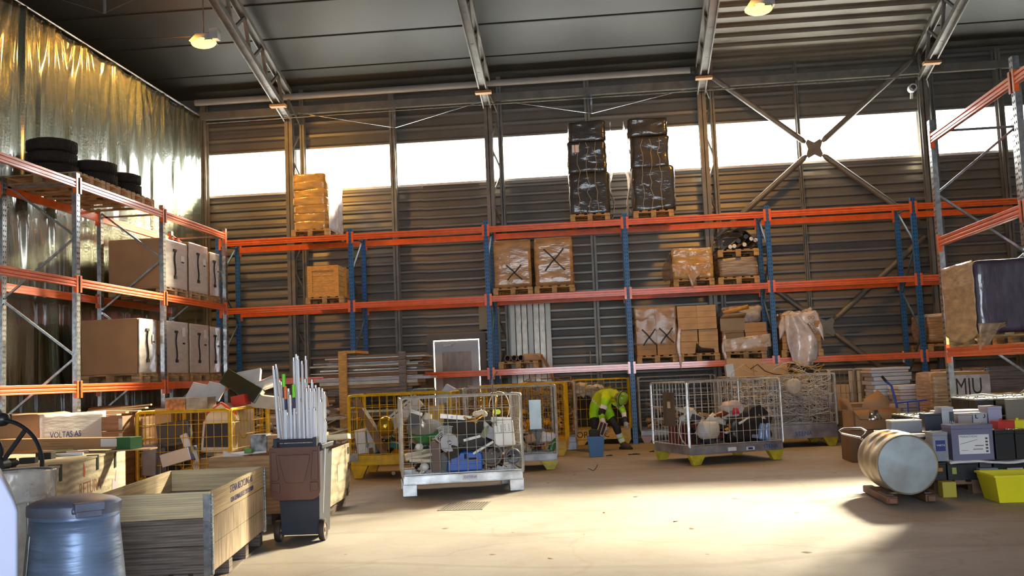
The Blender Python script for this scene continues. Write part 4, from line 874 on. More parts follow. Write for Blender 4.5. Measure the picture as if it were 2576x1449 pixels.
# ---- D: yellow cage deeper
Dc = Cage(-2.25, 17.75, 0, 1.50, 1.20, 1.27, 'yellow mesh cage standing behind the worn cage with yellow feet', rod=YEL, tray=YEL, foot='v', footm=YEL, fz=.12, th=.15, nv=16, nh=6, frame=YEL, nvs=13)
Dc.scrap(.8, 90, [CARDD, BLACKM, CARDL, YEL, DGREY], 'brown scrap filling the middle yellow cage', 12)
b = B()
for k in range(12): b.tube([(.1*math.cos(a+k)+.2*random.random(), .1*math.sin(a), .03*k*.3+.02*math.sin(a*3)) for a in [i*.5 for i in range(13)]], .007, 5)
T1('yellow_hose', b, YEL, 'coil of thin yellow hose on top of the middle yellow cage', 'hose', Dc, .62, .9, 1.22, kind=None) if False else tag(Dc.put(b.build('yellow_hose', YEL, ang=180), .60, .8, 1.18), 'coil of thin yellow hose on top of the middle yellow cage', 'hose', kind='stuff')
# ---- E: silver cages with brown cables behind
Ec = Cage(-2.95, 19.05, 0, 1.3, .75, 1.22, 'mesh cage full of brown cable before the white door', rod=RODD, tray=TRAYD, nv=13, nh=6, frame=ROD)
Ec.cables(.3, 1.22, 130, [CARDD, CARDL, RODD, CREAM], 'brown cables filling the cage before the white door', 21, .008)
E2 = Cage(-1.62, 19.12, 0, 1.0, .72, 1.28, 'mesh cage full of copper-coloured cable behind the middle yellow cage', rod=RODD, tray=TRAYD, nv=14, nh=6, frame=ROD)
E2.cables(.3, 1.32, 140, [CARDD, CARDL, mat('copper_cable', (.35, .18, .10), .5), CREAM], 'copper-coloured cables filling the cage behind the middle yellow cage', 22, .008)
# ---- F: yellow REVAC cage under the rack
Fc = Cage(-.66, 20.25, 0, 1.10, .78, 1.29, 'yellow mesh cage behind the bending worker with black bags inside', rod=YEL, tray=YEL, foot='v', footm=YEL, fz=.10, th=.22, nv=9, nh=5, frame=YEL, post_r=.022)
text('OREVAC', .17, Fc.t, (.02, -.02, .145), (R(90), 0, 0), INK)
T1('black_crate', box_(.95, .5, .62), BLACKM, 'large black box in the yellow cage behind the worker', 'box', Fc, .55, .38, .36, bev=.02)
T1('crumpled_bag', B().softbox((0, 0, .1), (.36, .3, .26), 12, .08, 9, 1, .08), CREAM, 'crumpled cream bag on the black box, right one behind the worker', 'bag', Fc, .42, .2, .98, ang=180)
T1('crumpled_bag', B().softbox((0, 0, .1), (.26, .3, .22), 12, .07, 9, 6, .08), CREAM, 'crumpled cream bag on the black box, left one', 'bag', Fc, .14, .22, .97, ang=180)
T1('thin_stick', B().cyl((0, 0, 0), (0, 0, .9), .012, n=6), CARDL, 'thin wooden stick rising behind the yellow cage with bags', 'stick', Fc, .36, .70, .98)
# ---- G: silver cage at the back
G_ = Cage(.64, 20.25, 0, 1.50, .78, 1.30, 'mesh cage with scrap wood right of the blue upright behind the worker', rod=RODD, tray=TRAYD, foot='v', footm=mat('foot_lilac', (.42, .34, .40), .6), nv=11, nh=6, frame=ROD)
G_.scrap(.45, 60, [CARD, CARDD, LGREY, BLACKM, CARDL], 'low brown scrap in the cage right of the worker', 31)
for k, (x, z, a, m_) in enumerate(((.35, .60, 25, CARD), (.5, .48, -18, CARDL), (.9, .55, 30, CARDD), (.30, .42, -35, CARD), (1.1, .5, 12, CARDL))):
    T1('wood_strip', box_(.75, .03, .05), m_, 'brown wood strip lying crossed in the cage right of the worker', 'wood strip', G_, x+.1, .1+k*.1, z, (0, R(a), 0), group='crossed wood strips')
T1('white_case', box_(.5, .1, .12), LGREY, 'pale long case on the floor of the cage right of the worker', 'case', G_, .75, .05, .29, bev=.01)
# ---- H: silver cage front right
Hc = Cage(1.19, 15.24, 22, 1.57, 1.27, 1.23, 'clean mesh cage with yellow feet at right centre holding scrap appliances', rod=ROD, tray=TRAYD, foot='v', footm=FOOTY, fz=.15, th=.13, nv=14, nh=5, nvs=11)
text('STENA', .085, Hc.t, (1.22, -.014, .185), (R(90), 0, 0), INKBL)
B().bb(.62, .76, -.014, -.010, .18, .235).build('paper_label', TAPE, Hc.t); B().bb(.93, 1.07, -.014, -.010, .175, .225).build('paper_label', TAPE, Hc.t); B().bb(.96, 1.04, -.016, -.0135, .183, .215).build('barcode', INKB, Hc.t)
B().bb(-.035, -.025, .38, .78, .56, 1.08).build('brown_plate', mat('plate_brown', (.16, .13, .10), .6, .3, var=.3), Hc.t); B().bb(-.038, -.034, .52, .62, .84, .94).build('torn_label', CREAM, Hc.t)
Hc.scrap(.50, 150, [BLACK, BLACKM, DGREY, BLACK, MGREY, mat('deep_maroon', (.10, .02, .02), .35)], 'dark scrap covering the floor of the right centre cage', 41)
Hc.scrap(.66, 40, [BLACK, WHITE, CREAM, DGREY], 'loose mixed scrap towards the back of the right centre cage', 42)
T1('black_bag', B().softbox((0, 0, .2), (.75, .55, .42), 10, .05, 3, 1, .1), BLACK, 'big black plastic mass at right inside the right centre cage', 'plastic mass', Hc, 1.12, .38, .28, ang=180)
t = TT('tub', 'cream and white plastic basin lying at the front of right centre cage', 'basin', Hc, .40, .15, .40); B().softbox((0, 0, .1), (.34, .2, .27), 8, .02, 4, 3, .09).build('basin', CREAM, t, ang=180); B().softbox((-.12, -.03, .1), (.14, .16, .24), 6, .02, 4, 5, .06).build('side_wall', LGREY, t, ang=180)
t = TT('white_appliance', 'bright white metal panel pointed upward in the middle of right centre cage', 'panel', Hc, .56, .25, .56, (R(-15), 0, 0)); B().add([(-.25, 0, 0), (.0, 0, .20), (.32, 0, -.04), (.30, 0, -.16), (.05, 0, -.08), (-.1, 0, .06)], [(0, 1, 2, 3, 4, 5)]).build('sheet', WPAINT, t, solid=.01)
T1('carrier_bag', B().softbox((0, 0, .12), (.34, .2, .24), 10, .04, 5, 2, .09), mat('bag_pale', (.62, .50, .46), .45), 'pale carrier bag with red print on top of the right centre heap', 'bag', Hc, .93, .35, .66, ang=180)
T1('red_print', B().add([(-.07, 0, 0), (.05, 0, .015), (.08, 0, -.05), (.03, 0, .10), (-.05, 0, .11)], [(0, 1, 2, 3, 4)]), mat('print_red', (.7, .04, .03), .5), 'red printed patch on the pale carrier bag', 'print', Hc, .93, .23, .70, solid=.002)
T1('red_tube', B().cyl((-.26, 0, 0), (.16, 0, .12), .045, n=12), mat('shiny_red_brown', (.22, .04, .02), .15, coat=1), 'shiny red-brown tube pointing to the carrier bag', 'tube', Hc, .72, .32, .64)
T1('engine_cover', B().prism([(0, 0), (.42, 0), (.46, .10), (.30, .24), (.16, .20), (0, .05)], .2, Matrix.Rotation(R(90), 4, 'X')), BLACK, 'black arched plastic frame at right top of the heap', 'plastic frame', Hc, 1.02, .38, .60, bev=.01)
T1('bottle_pack', B().softbox((-.05, 0, .13), (.09, .1, .26), 6, .01, 6, 1, .03).softbox((.05, 0, .13), (.09, .1, .26), 6, .01, 6, 4, .03), mat('clear_blue', (.25, .38, .62), .15, coat=1), 'pair of pale blue plastic bottles at the right front corner', 'bottles', Hc, 1.30, .10, .30, (0, R(8), 0), ang=180)
T1('slatted_board', box_(.62, .14, .05), CREAM, 'cream ridged board sloping down to the right, left part of the cage', 'board', Hc, .36, .60, .70, (R(10), R(22), 0))
T1('white_jug', B().lathe([(.02, 0), (.09, .02), (.09, .12), (.04, .17), (.04, .2)], 16), WHITE, 'white jug lying behind the slatted board', 'jug', Hc, .35, .55, .68, (0, R(-35), 0))
T1('red_crate', box_(.35, .35, .3), mat('maroon_plastic', (.14, .03, .025), .4), 'maroon box at the left rear of the right centre cage', 'box', Hc, .22, .62, .28)
T1('hoop', B().tube([(.16*math.cos(a), 0, .24*math.sin(a)) for a in [i*.35 for i in range(4, 14)]], .010, 6), CREAM, 'cream curved hose near the left front post', 'hose', Hc, .10, .2, .52)
T1('brass_fitting', B().cyl((0, 0, 0), (.0, .05, .06), .02, .04, 12).cyl((-.04, 0, 0), (-.1, 0, .0), .03, .012, 10), COPPER, 'small brass pipe fitting beside the cream basin', 'fitting', Hc, .72, .06, .50)
# ---- I: cage with white cables
Ic = Cage(2.17, 17.85, 6, 1.80, 1.10, 1.25, 'tall-filled mesh cage of white cable behind the right centre cage', rod=ROD, tray=TRAYD, foot='v', footm=FOOTY, fz=.15, th=.24, nv=15, nh=5)
text('STENA', .10, Ic.t, (1.05, -.014, .20), (R(90), 0, 0), INKBL)
Ic.cables(.42, 1.18, 560, [CREAM, WHITE, WHITE, LGREY, CREAM, LGREY, MGREY], 'dense tangle of white and grey cables filling the cage', 51, .0062)
Ic.cables(1.15, 1.42, 60, [CREAM, CARDL, CARDD, YEL, WHITE], 'cream cables looping up above the cage of white cable', 52, .006, wild=.6)
T1('flat_board', box_(.62, .03, .38), CARDL, 'pale board standing on the cable cage, left one', 'board', Ic, .32, .35, 1.20, (R(-12), R(3), 0))
T1('flat_board', box_(.60, .03, .24), CARDL, 'pale board standing on the cable cage, right one', 'board', Ic, .78, .30, 1.22, (R(-8), R(1), 0))
T1('paper_stack', box_(.14, .12, .30), WHITE, 'white printed packet at the left top of the cable cage', 'packet', Ic, .05, .25, 1.18, (0, R(-5), 0))
T1('glass_globe', B().sph((0, 0, 0), (.15, .12, .14), 18), CREAM, 'cream globe seen through the upper front of the cable cage', 'globe', Ic, 1.10, .08, 1.05)
T1('glass_globe', B().sph((0, 0, 0), (.08, .06, .09), 14), CREAM, 'small pale globe low in the cable cage', 'globe', Ic, .62, .05, .60)
T1('glass_globe', B().sph((0, 0, 0), (.12, .1, .1), 14), MGREY, 'grey globe beside the cream globe in the cable cage', 'globe', Ic, .75, .10, 1.06)
T1('black_lead', B().tube([(-.25, 0, .12), (-.12, 0, .2), (0, 0, .08), (.15, 0, .02), (.3, 0, .0)], .008, 5), BLACKM, 'black lead curling in front of the pale boards', 'cable', Ic, .62, .10, 1.26)
# ---- J: narrow cage far right
Jc = Cage(4.03, 18.75, 4, .75, .95, 1.30, 'narrow mesh cage with cartons and tubes, far right of the cages', rod=RODD, tray=TRAYD, nv=8, nh=5, frame=ROD)
T1('carton', box_(.30, .3, .48), CARDL, 'pale carton with small blue print in the narrow cage', 'carton', Jc, .24, .3, .55, bev=.004)
T1('round_sign', B().cyl((0, 0, 0), (0, .03, 0), .19, n=28), LGREY, 'pale oval disc hung between the cable cage and narrow cage', 'disc', Jc, .02, -.10, .70, (0, 0, R(62)))
T1('dark_box', box_(.6, .6, .28), CARDD, 'dark box at the bottom of the narrow cage', 'box', Jc, .37, .45, .27)
for k in range(4): T1('cardboard_tube', B().cyl((0, 0, 0), (0, 0, .75), .035, n=12), CARDL if k % 2 else CREAM, 'upright cardboard tube in the narrow far right cage', 'tube', Jc, .46+.075*k, .25+.1*(k % 2), .52, group='upright tubes in the narrow cage')
# ---- yellow cage at left
Kc = Cage(-6.40, 13.3, 0, 1.30, 1.55, 1.14, 'yellow mesh cage of old computers and white goods at left', rod=YEL, tray=YEL, foot='v', footm=YEL, fz=.12, th=.12, nv=12, nh=5, frame=YEL, post_r=.026, nvs=12)
# ---- contents of the left yellow cage
Kc.scrap(.55, 60, [BLACKM, DGREY, CARDD, MGREY], 'dark scrap at the bottom of the cage of old computers', 61)
def crt(lb, x, y, z, w_, h_, shell, scr, rot=(0, 0, 0), d_=.38):
    t = TT('crt_monitor', lb, 'monitor', Kc, x, y, z, rot)
    b = B(); b.add([(-w_/2, 0, 0), (w_/2, 0, 0), (w_/2, 0, h_), (-w_/2, 0, h_), (-w_*.32, d_, h_*.15), (w_*.32, d_, h_*.15), (w_*.32, d_, h_*.85), (-w_*.32, d_, h_*.85)], [(0, 1, 2, 3), (4, 5, 6, 7), (0, 1, 5, 4), (1, 2, 6, 5), (2, 3, 7, 6), (3, 0, 4, 7)]).build('shell', shell, t, bev=.02)
    B().bb(-w_*.40, w_*.40, -.012, .0, h_*.16, h_*.9).build('screen', scr, t, bev=.006)
    return t
crt('large dark grey monitor tilted in the middle of the left yellow cage', .46, .16, .66, .46, .34, DGREY, GLASSD, (0, R(-7), R(6)))
crt('white-framed monitor with dark screen right of the tilted grey one', 1.05, .12, .56, .46, .44, CREAM, GLASSD, (R(-10), R(1), R(-4)))
t = TT('red_white_housing', 'white appliance housing with a pointed red roof edge above the white monitor', 'housing', Kc, 1.05, .30, .98); B().add([(-.23, 0, 0), (.25, 0, 0), (.20, 0, .12), (.02, 0, .24), (-.18, 0, .10), (-.23, .35, 0), (.25, .35, 0), (.20, .35, .12), (.02, .35, .24), (-.18, .35, .10)], [(0, 1, 2, 3, 4), (5, 6, 7, 8, 9), (0, 1, 6, 5), (1, 2, 7, 6), (2, 3, 8, 7), (3, 4, 9, 8), (4, 0, 5, 9)]).build('shell', CREAM, t); B().bar((-.19, -.008, .11), (.02, -.008, .25), .02, .02).bar((.02, -.008, .25), (.24, -.008, .09), .02, .03).build('red_edge', REDP, t); text('VOLTA', .045, t, (.06, -.012, .17), (R(90), R(42), 0), INKB)
T1('steel_case', B().bb(-.30, .30, 0, .38, 0, .22), mat('case_steel', (.35, .30, .24), .3, .7, var=.4, vscale=6), 'open grey metal computer case lying on top of the left yellow cage', 'computer case', Kc, .54, .35, 1.10, (0, R(1), R(3)), bev=.004)
T1('copper_board', B().bb(-.14, .14, -.01, 0, .02, .20), mat('copper_board', (.40, .17, .06), .3, .5, var=.5, vscale=20), 'copper-coloured circuit plate on the left half of the open metal case', 'circuit plate', Kc, .40, .34, 1.10)
for k, (x, lb) in enumerate(((.50, 'white flat box leaning back on the open metal case, left of two'), (.74, 'white flat box leaning back on the open metal case, right of two'))):
    T1('flat_box', box_(.26, .05, .28), WPAINT, lb, 'flat box', Kc, x, .72, 1.28, (R(-38), R(14), 0), bev=.006)
T1('black_glass_unit', B().bb(-.30, .30, -.02, .18, 0, .24), mat('brown_glass', (.05, .045, .02), .08, coat=1), 'large black shining unit tilted on the heap of the left yellow cage', 'glass unit', Kc, 1.12, .75, 1.35, (R(-10), R(32), 0), bev=.01)
T1('white_plate', box_(.36, .06, .26), WPAINT, 'white framed panel pointing up behind the black shining unit', 'panel', Kc, 1.22, .95, 1.45, (R(-35), R(-8), 0))
T1('white_tube_part', B().cyl((-.2, 0, 0), (.22, 0, .16), .055, n=14).cyl((-.1, .12, 0), (.25, .12, .10), .04, n=14), WPAINT, 'white cylindrical parts at the top right of the heap', 'tubes', Kc, 1.42, .9, 1.38)
T1('red_white_unit', B().bb(-.22, .22, 0, .3, 0, .18), CREAM, 'cream unit with red left side on the right of the heap', 'unit', Kc, 1.45, .80, 1.12, (0, R(8), 0), bev=.01)
T1('red_plate', box_(.20, .3, .15), REDP, 'red housing piece beside the cream unit', 'housing', Kc, 1.22, .72, 1.17, (0, R(-10), 0))
T1('cream_tower', B().bb(-.17, .17, -.02, .4, 0, .70), CREAM, 'cream grooved radiator panel with a gilded oval at the right of the left yellow cage', 'panel', Kc, 1.10, 1.05, .45, (0, 0, R(55)), bev=.01)
b = B()
for k in range(12): a = k*math.pi/6; b.bar((.075*math.cos(a), -.0, .16*math.sin(a)), (.075*math.cos(a+.5), 0, .16*math.sin(a+.5)), .02, .014)
T1('gilded_oval', b, mat('gilding', (.45, .33, .10), .4, .5), 'gilded oval ornament on the cream grooved panel', 'ornament', Kc, 1.105, 1.035, .85, (0, 0, R(55)))
T1('grey_tower', box_(.20, .4, .42), MGREY, 'grey rounded computer tower at the lower left of the left yellow cage', 'computer case', Kc, .16, .18, .28, (0, R(2), 0), bev=.02)
T1('grey_tower', box_(.14, .4, .38), DGREY, 'dark narrow computer tower beside the grey rounded one', 'computer case', Kc, .34, .20, .28, (0, R(-3), 0), bev=.015)
T1('silver_unit', box_(.42, .3, .18), mat('silver_blue', (.38, .44, .60), .25, .5), 'silver blue metal unit tilted under the dark grey monitor', 'unit', Kc, .58, .08, .44, (0, R(-14), 0), bev=.008)
T1('white_bracket', B().bb(-.05, .05, -.03, .03, 0, .30), WHITE, 'white angled arm between the two monitors', 'arm', Kc, .74, .05, .55, (0, R(-22), 0), bev=.01)
t = TT('monitor_stand', 'round white monitor foot under the white-framed monitor', 'monitor foot', Kc, 1.06, .25, .42); B().lathe([(.02, .14), (.07, .12), (.08, .05), (.17, .02), (.17, 0)], 26).build('disc', CREAM, t)
b = B()
for k in range(4): b.tube([(.02*k, -.01*k, .25), (.05+.01*k, 0, .12), (.0+.03*k, 0, .05), (.06, 0, -.10-.02*k)], .006, 5)
T1('white_flex', b, WHITE, 'bundle of white flex hanging below the white angled arm', 'cable', Kc, .76, .03, .36)
T1('brown_box', box_(.42, .3, .22), CARD, 'brown carton low behind the silver unit', 'carton', Kc, .92, .30, .25)
T1('tan_plate', box_(.24, .03, .48), CARDL, 'tan board standing at the left of the dark grey monitor', 'board', Kc, .18, .42, .70)
# ================================================================ hinged pallet collars with the printed board
O = Vector((-2.86, 7.02, 0)); ex = Vector((-.31, 2.0, 0)).normalized(); ey = Vector((ex.y*-1, ex.x, 0))  # ex along the long side, ey to the left
t = thing('pallet_collar_box', 'large open pine collar box on a pallet with blue print on its right side', 'pallet collar box', O, math.atan2(ex.y, ex.x))
LL, WW, zz0, hb = 2.03, .80, .144, .19
lab = ('lowest', 'middle', 'top')
for k in range(3):
    z0, z1 = zz0+k*hb+.002, zz0+(k+1)*hb-.002; m_ = PINE if k == 2 else WOODG
    cr = bpy.data.objects.new('collar', None); C.objects.link(cr); cr.parent = t
    m_s = PINE if k == 2 else mat('aged_pine', (.60, .47, .33), .75, var=.35, vscale=2.5, stretch=(16, .8, .8), bump=.2, wave=(1.2, 6, 'Z', .22), dirt=.45, dirtcol=(.28, .19, .13))
    B().bb(0, LL, -.02, 0, z0, z1).build('side_board', m_s, cr, bev=.003)
    B().bb(0, LL, WW, WW+.02, z0, z1).build('side_board', m_s, cr, bev=.003)
    B().bb(0, .02, 0, WW, z0, z1).build('end_board', m_, cr, bev=.003)
    B().bb(LL-.02, LL, 0, WW, z0, z1).build('end_board', m_, cr, bev=.003)
    for (hx, hy) in ((0, -.02), (LL, -.02), (0, WW+.02), (LL, WW+.02)):
        b = B(); sx = 1 if hx == 0 else -1; sy_ = 1 if hy < .1 else -1
        b.bb(hx-.006*sx, hx-.002*sx, hy-.01*sy_, hy+.055*sy_, z0-.02, z1-.02).bb(hx-.01*sx, hx+.055*sx, hy-.006*sy_, hy-.002*sy_, z0-.02, z1-.02)
        for j in range(7): zc = z0-.015+j*.028; b.cyl((hx-.008*sx, hy-.008*sy_, zc), (hx-.008*sx, hy-.008*sy_, zc+.022), .010, n=8)
        b.build('hinge', GALV, cr)
b = B()
for i in range(3): y = (-1+i)*(WW/2-.06)+WW/2; b.bb(0, LL, y-.05, y+.05, 0, .02)
for i in range(4):
    x = .07+i*(LL-.14)/3
    b.bb(x-.06, x+.06, 0, WW, .10, .122)
    for j in range(3): y = (-1+j)*(WW/2-.06)+WW/2; b.bb(x-.06, x+.06, y-.06, y+.06, .02, .10)
for i in range(6): y = .06+i*(WW-.12)/5; b.bb(0, LL, y-.05, y+.05, .122, .142)
b.build('pallet_base', WOODG, t, smooth=False)
text('STENA RECYCLING AS', .083, t, (.62, -.0215, .63), (R(90), 0, 0), INKB, sx=1.05, ex=.0008)
text('KUN UEMBALLERTE LYSSTOFFRØR', .058, t, (.64, -.0215, .555), (R(90), 0, 0), INKB, sx=1.0, ex=.0008)
# ================================================================ wheelie bin full of tubes
bw = .42; t = thing('wheelie_bin', 'dark blue-grey wheelie bin with an open brown lid hanging down', 'wheelie bin', (-2.87, 9.14, 0), R(3))
BINM = mat('bin_plastic', (.045, .05, .07), .6, spec=.25, var=.1, vscale=5, bump=.05, bscale=60); LIDM = mat('bin_lid_brown', (.13, .055, .04), .34, var=.08, coat=.3)
b = B(); lo = (-.16, .18, .04, .50); hi = (-.22, .22, .02, .60)
b.add([(-.175, .07, .06), (.175, .07, .06), (.175, .50, .04), (-.175, .50, .04), (-.205, .02, .86), (.205, .02, .86), (.205, .56, .86), (-.205, .56, .86),
       (-.195, .03, .86), (.195, .03, .86), (.195, .55, .86), (-.195, .55, .86), (-.165, .08, .10), (.165, .08, .10), (.165, .48, .10), (-.165, .48, .10)],
      [(0, 1, 2, 3), (0, 1, 5, 4), (1, 2, 6, 5), (2, 3, 7, 6), (3, 0, 4, 7), (4, 5, 9, 8), (5, 6, 10, 9), (6, 7, 11, 10), (7, 4, 8, 11), (8, 9, 13, 12), (9, 10, 14, 13), (10, 11, 15, 14), (11, 8, 12, 15), (12, 13, 14, 15)])
b.build('body', BINM, t, bev=.008)
B().bb(-.225, .225, -.005, .02, .85, .90).bb(-.235, -.205, .0, .60, .84, .885).bb(.205, .235, 0, .60, .84, .885).bb(-.235, .235, .56, .60, .84, .885).build('rim', BINM, t, bev=.008)
B().cyl((-.17, -.055, .93), (.17, -.055, .93), .016, n=12).bb(-.20, -.165, -.075, .02, .865, .955).bb(.165, .20, -.075, .02, .865, .955).build('handle', BINM, t, bev=.004)
lid = B(Matrix.Translation((0, -.075, .86)) @ Matrix.Rotation(R(93), 4, 'X') @ Matrix.Rotation(R(180), 4, 'Z')); w_ = .232
def rr(w_, h0, h1, r_, n=5):
    pts = [(-w_, h0), (w_, h0)]
    for i in range(n+1): a = i/n*math.pi/2; pts.append((w_-r_+r_*math.cos(a), h1-r_+r_*math.sin(a)))
    for i in range(n+1): a = math.pi/2+i/n*math.pi/2; pts.append((-w_+r_+r_*math.cos(a), h1-r_+r_*math.sin(a)))
    return pts
lid = B(Matrix.Translation((0, -.082, .865)) @ Matrix.Rotation(R(-90), 4, 'X'))
lid.prism(rr(.232, -.01, .47, .09), -.014)
lo_ = lid.build('lid', LIDM, t, bev=.005)
X_ = Matrix.Translation((0, -.097, .865)) @ Matrix.Rotation(R(90), 4, 'X')
b = B(X_); b.m(LIDM).prism([(-.15, -.06), (.15, -.06), (.09, -.30), (.07, -.315), (-.07, -.315), (-.09, -.30)], .012); b.prism([(-.215, -.03), (-.17, -.03), (-.145, -.27), (-.16, -.29), (-.215, -.29)], .016); b.prism([(.215, -.03), (.17, -.03), (.15, -.27), (.16, -.29), (.215, -.29)], .016); b.prism([(-.215, -.31), (-.14, -.31), (-.14, -.40), (-.215, -.38)], .014).prism([(.215, -.31), (.14, -.31), (.14, -.40), (.215, -.38)], .014)
b.build('lid_relief', None, lo_, bev=.006)
for sx in (-1, 1):
    wl = B(Matrix.Translation((sx*.205, .09, .10)) @ Matrix.Rotation(R(90), 4, 'Y')); wl.lathe([(.06, -.022), (.095, -.026), (.1, -.015), (.1, .015), (.095, .026), (.06, .022)], 28, None, True); wo = wl.build('wheel', RUB if False else mat('wheel_rubber', (.05, .035, .03), .6), t)
    B(Matrix.Translation((sx*.205, .09, .10)) @ Matrix.Rotation(R(90), 4, 'Y')).lathe([(.01, -.018), (.06, -.018), (.06, .018), (.01, .018)], 20, None, True).lathe([(.001, -.026), (.02, -.026), (.02, .026), (.001, .026)], 12).build('wheel_hub', mat('hub_grey', (.25, .2, .17), .5), wo)
B().cyl((-.2, .09, .10), (.2, .09, .10), .012, n=8).build('axle', GALV, t)
# tubes standing in the bin
tub = [(317,255),(342,240),(330,345),(362,400),(390,400),(348,640),(372,640),(455,460),(470,520),(503,180),(527,150),(541,165),(560,400),(578,210),(612,165),(607,375),(620,460),(640,430),(670,380),(655,460),(705,430),(690,460),(735,450),(740,515),(765,460),(785,490),(665,640),(690,640),(712,655),(640,650),(445,680),(465,680),(485,680),(510,680),(530,670),(795,740),(355,650),(590,640),(560,560),(520,560),(415,640),(750,560),(600,660),(625,560)]
TUBE = mat('tube_glass', (.78, .81, .90), .25, coat=.4, var=.06, vscale=3); 
tt0 = None; binM = t.matrix_basis
rnd = random.Random(4)
for k, (zx, zy) in enumerate(tub):
    px, py = 600+zx/3.6233, 850+zy/3.6233; y = 9.23+.40*((k*7) % 11)/10; top = pY(px, py, y); xs = max(-3.03, min(-2.72, top.x*.9+(-2.87)*.1)); bot = Vector((xs, y+.02, .13))
    d = top-bot; ln = d.length
    if tt0 is None:
        tt0 = thing('fluorescent_tube', 'white used fluorescent tube standing in the dark wheelie bin', 'fluorescent tube', group='fluorescent tubes in the bin')
        q_ = B().cyl((0, 0, .02), (0, 0, .98), .013, n=12).build('glass', TUBE, tt0)
        B().cyl((0, 0, .978), (0, 0, 1.0), .0135, n=12).build('end_cap', CHROME, tt0); B().cyl((-.006, 0, 1), (-.006, 0, 1.008), .002, n=5).cyl((.006, 0, 1), (.006, 0, 1.008), .002, n=5).build('contact_pins', HOLE, tt0); o = tt0
    else: o = dup(tt0)
    o.location = bot; o.rotation_euler = d.to_track_quat('Z', 'Y').to_euler(); o.scale = (1, 1, ln)
for (zx, zy, m_, lb) in ((410, 330, mat('lime', (.2, .8, .03), .4), 'green-tipped lamp among the tubes, the taller left one'), (502, 425, mat('lime', (.2, .8, .03), .4), 'bright green tube sleeve in the middle of the bin'), (425, 440, mat('orange_tip', (.9, .18, .02), .4), 'orange and dark blue sleeved tube left of the green sleeve')):
    px, py = 600+zx/3.6233, 850+zy/3.6233; p = pY(px, py, 9.2); q_ = Vector((max(-3.03, min(-2.72, p.x)), 9.22, .14)); d = p-q_; t2 = thing('sleeved_tube', lb, 'tube', q_, rot=d.to_track_quat('Z', 'Y').to_euler()); l_ = d.length
    B().cyl((0, 0, 0), (0, 0, l_-.12), .012, n=10).build('glass', TUBE, t2); B().cyl((0, 0, l_-.12), (0, 0, l_), .017, n=10).build('coloured_sleeve', m_, t2); B().cyl((0, 0, l_-.22), (0, 0, l_-.12), .014, n=10).build('dark_sleeve', mat('navy', (.02, .03, .12), .4), t2)
# ================================================================ plywood crate behind the bin
t = thing('plywood_crate', 'brown plywood crate on runners standing behind the wheelie bin', 'crate', (-2.98, 10.32, 0), R(4))
hc = .72
B().bb(-1.18, 0, 0, .02, .12, hc).build('front_panel', PLY, t); B().bb(-1.18, 0, 1.55, 1.57, .12, hc).build('back_panel', PLY, t); B().bb(-1.18, -1.16, .02, 1.55, .12, hc).build('left_panel', PLY, t)
B().bb(-.02, 0, .02, 1.55, .12, hc).build('right_panel', PLYL, t); B().bb(-1.16, -.02, .02, 1.55, .12, .14).build('bottom_panel', PLY, t)
b = B()
for x in (-1.1, -.6, -.1): b.bb(x-.05, x+.05, .05, 1.5, 0, .12)
b.build('runner', WOODG, t, smooth=False)
b = B()
for (x0, z0, z1) in ((-.62, .13, .24), (-.1, .13, .24), (-1.14, .13, .24)): b.bb(x0-.03, x0+.03, -.006, .001, z0, z1)
for (y0, z0) in ((.25, .13), (1.35, .13), (1.48, .42), (1.48, .60), (.25, .42)): b.bb(-.001, .006, y0-.04, y0+.03, z0, z0+.08)
b.build('steel_clip', mat('clip_steel', (.10, .09, .09), .5, .5), t)
B().bb(.001, .004, .8, 1.15, .34, .52).build('paper_sheet', mat('weathered_paper', (.62, .6, .5), .7), t)
# things lying on/at the crate
t = thing('cut_beam', 'brown wooden beam with red painted mark lying on the plywood crate', 'beam', (-3.62, 10.55, hc+.02), R(8)); B().bb(-.02, .60, 0, .30, 0, .17).build('beam_body', PLY, t, bev=.01)
B().bb(-.20, -.02, .0, .28, 0, .185).build('honeycomb_end', mat('honeycomb', (.34, .34, .36), .6, var=.7, vscale=12, detail=1), t, bev=.02)
B().bar((.12, -.006, .04), (.12, -.006, .14), .01, .006, (0, 1, 0)).bar((.12, -.006, .14), (.24, -.006, .14), .012, .006, (0, 1, 0)).bar((.24, -.006, .14), (.24, -.006, .03), .01, .006, (0, 1, 0)).bar((.11, -.006, .03), (.25, -.006, .03), .012, .006, (0, 1, 0)).build('red_mark', RINK, t)
tag(B().box((0, 0, .012), (.42, .3, .02)).build('white_sheet', WHITE, loc=(-3.88, 10.62, hc), rot=(0, R(-3), R(15))), 'white sheet lying on the crate left of the honeycomb block', 'sheet')
tag(B().softbox((0, 0, .02), (.09, .06, .05), 5, .012, 9, 3, .01).build('green_scrap', mat('green_scrap', (.12, .35, .08), .5), ang=180, loc=(-3.80, 10.42, hc+.025)), 'small green scrap beside the honeycomb block', 'scrap')
tag(B().box((0, 0, 0), (.34, .02, .12)).build('white_offcut', WHITE, loc=(-3.9, 10.40, hc-.05), rot=(R(20), R(15), 0)), 'white offcut leaning at the front of the plywood crate', 'offcut')
tag(B().box((0, 0, 0), (.26, .36, .05)).build('yellow_plank', PLYL, loc=(-2.72, 9.95, .90), rot=(R(-4), R(-3), R(10))), 'pale plank end resting behind the right rim of the bin', 'plank')
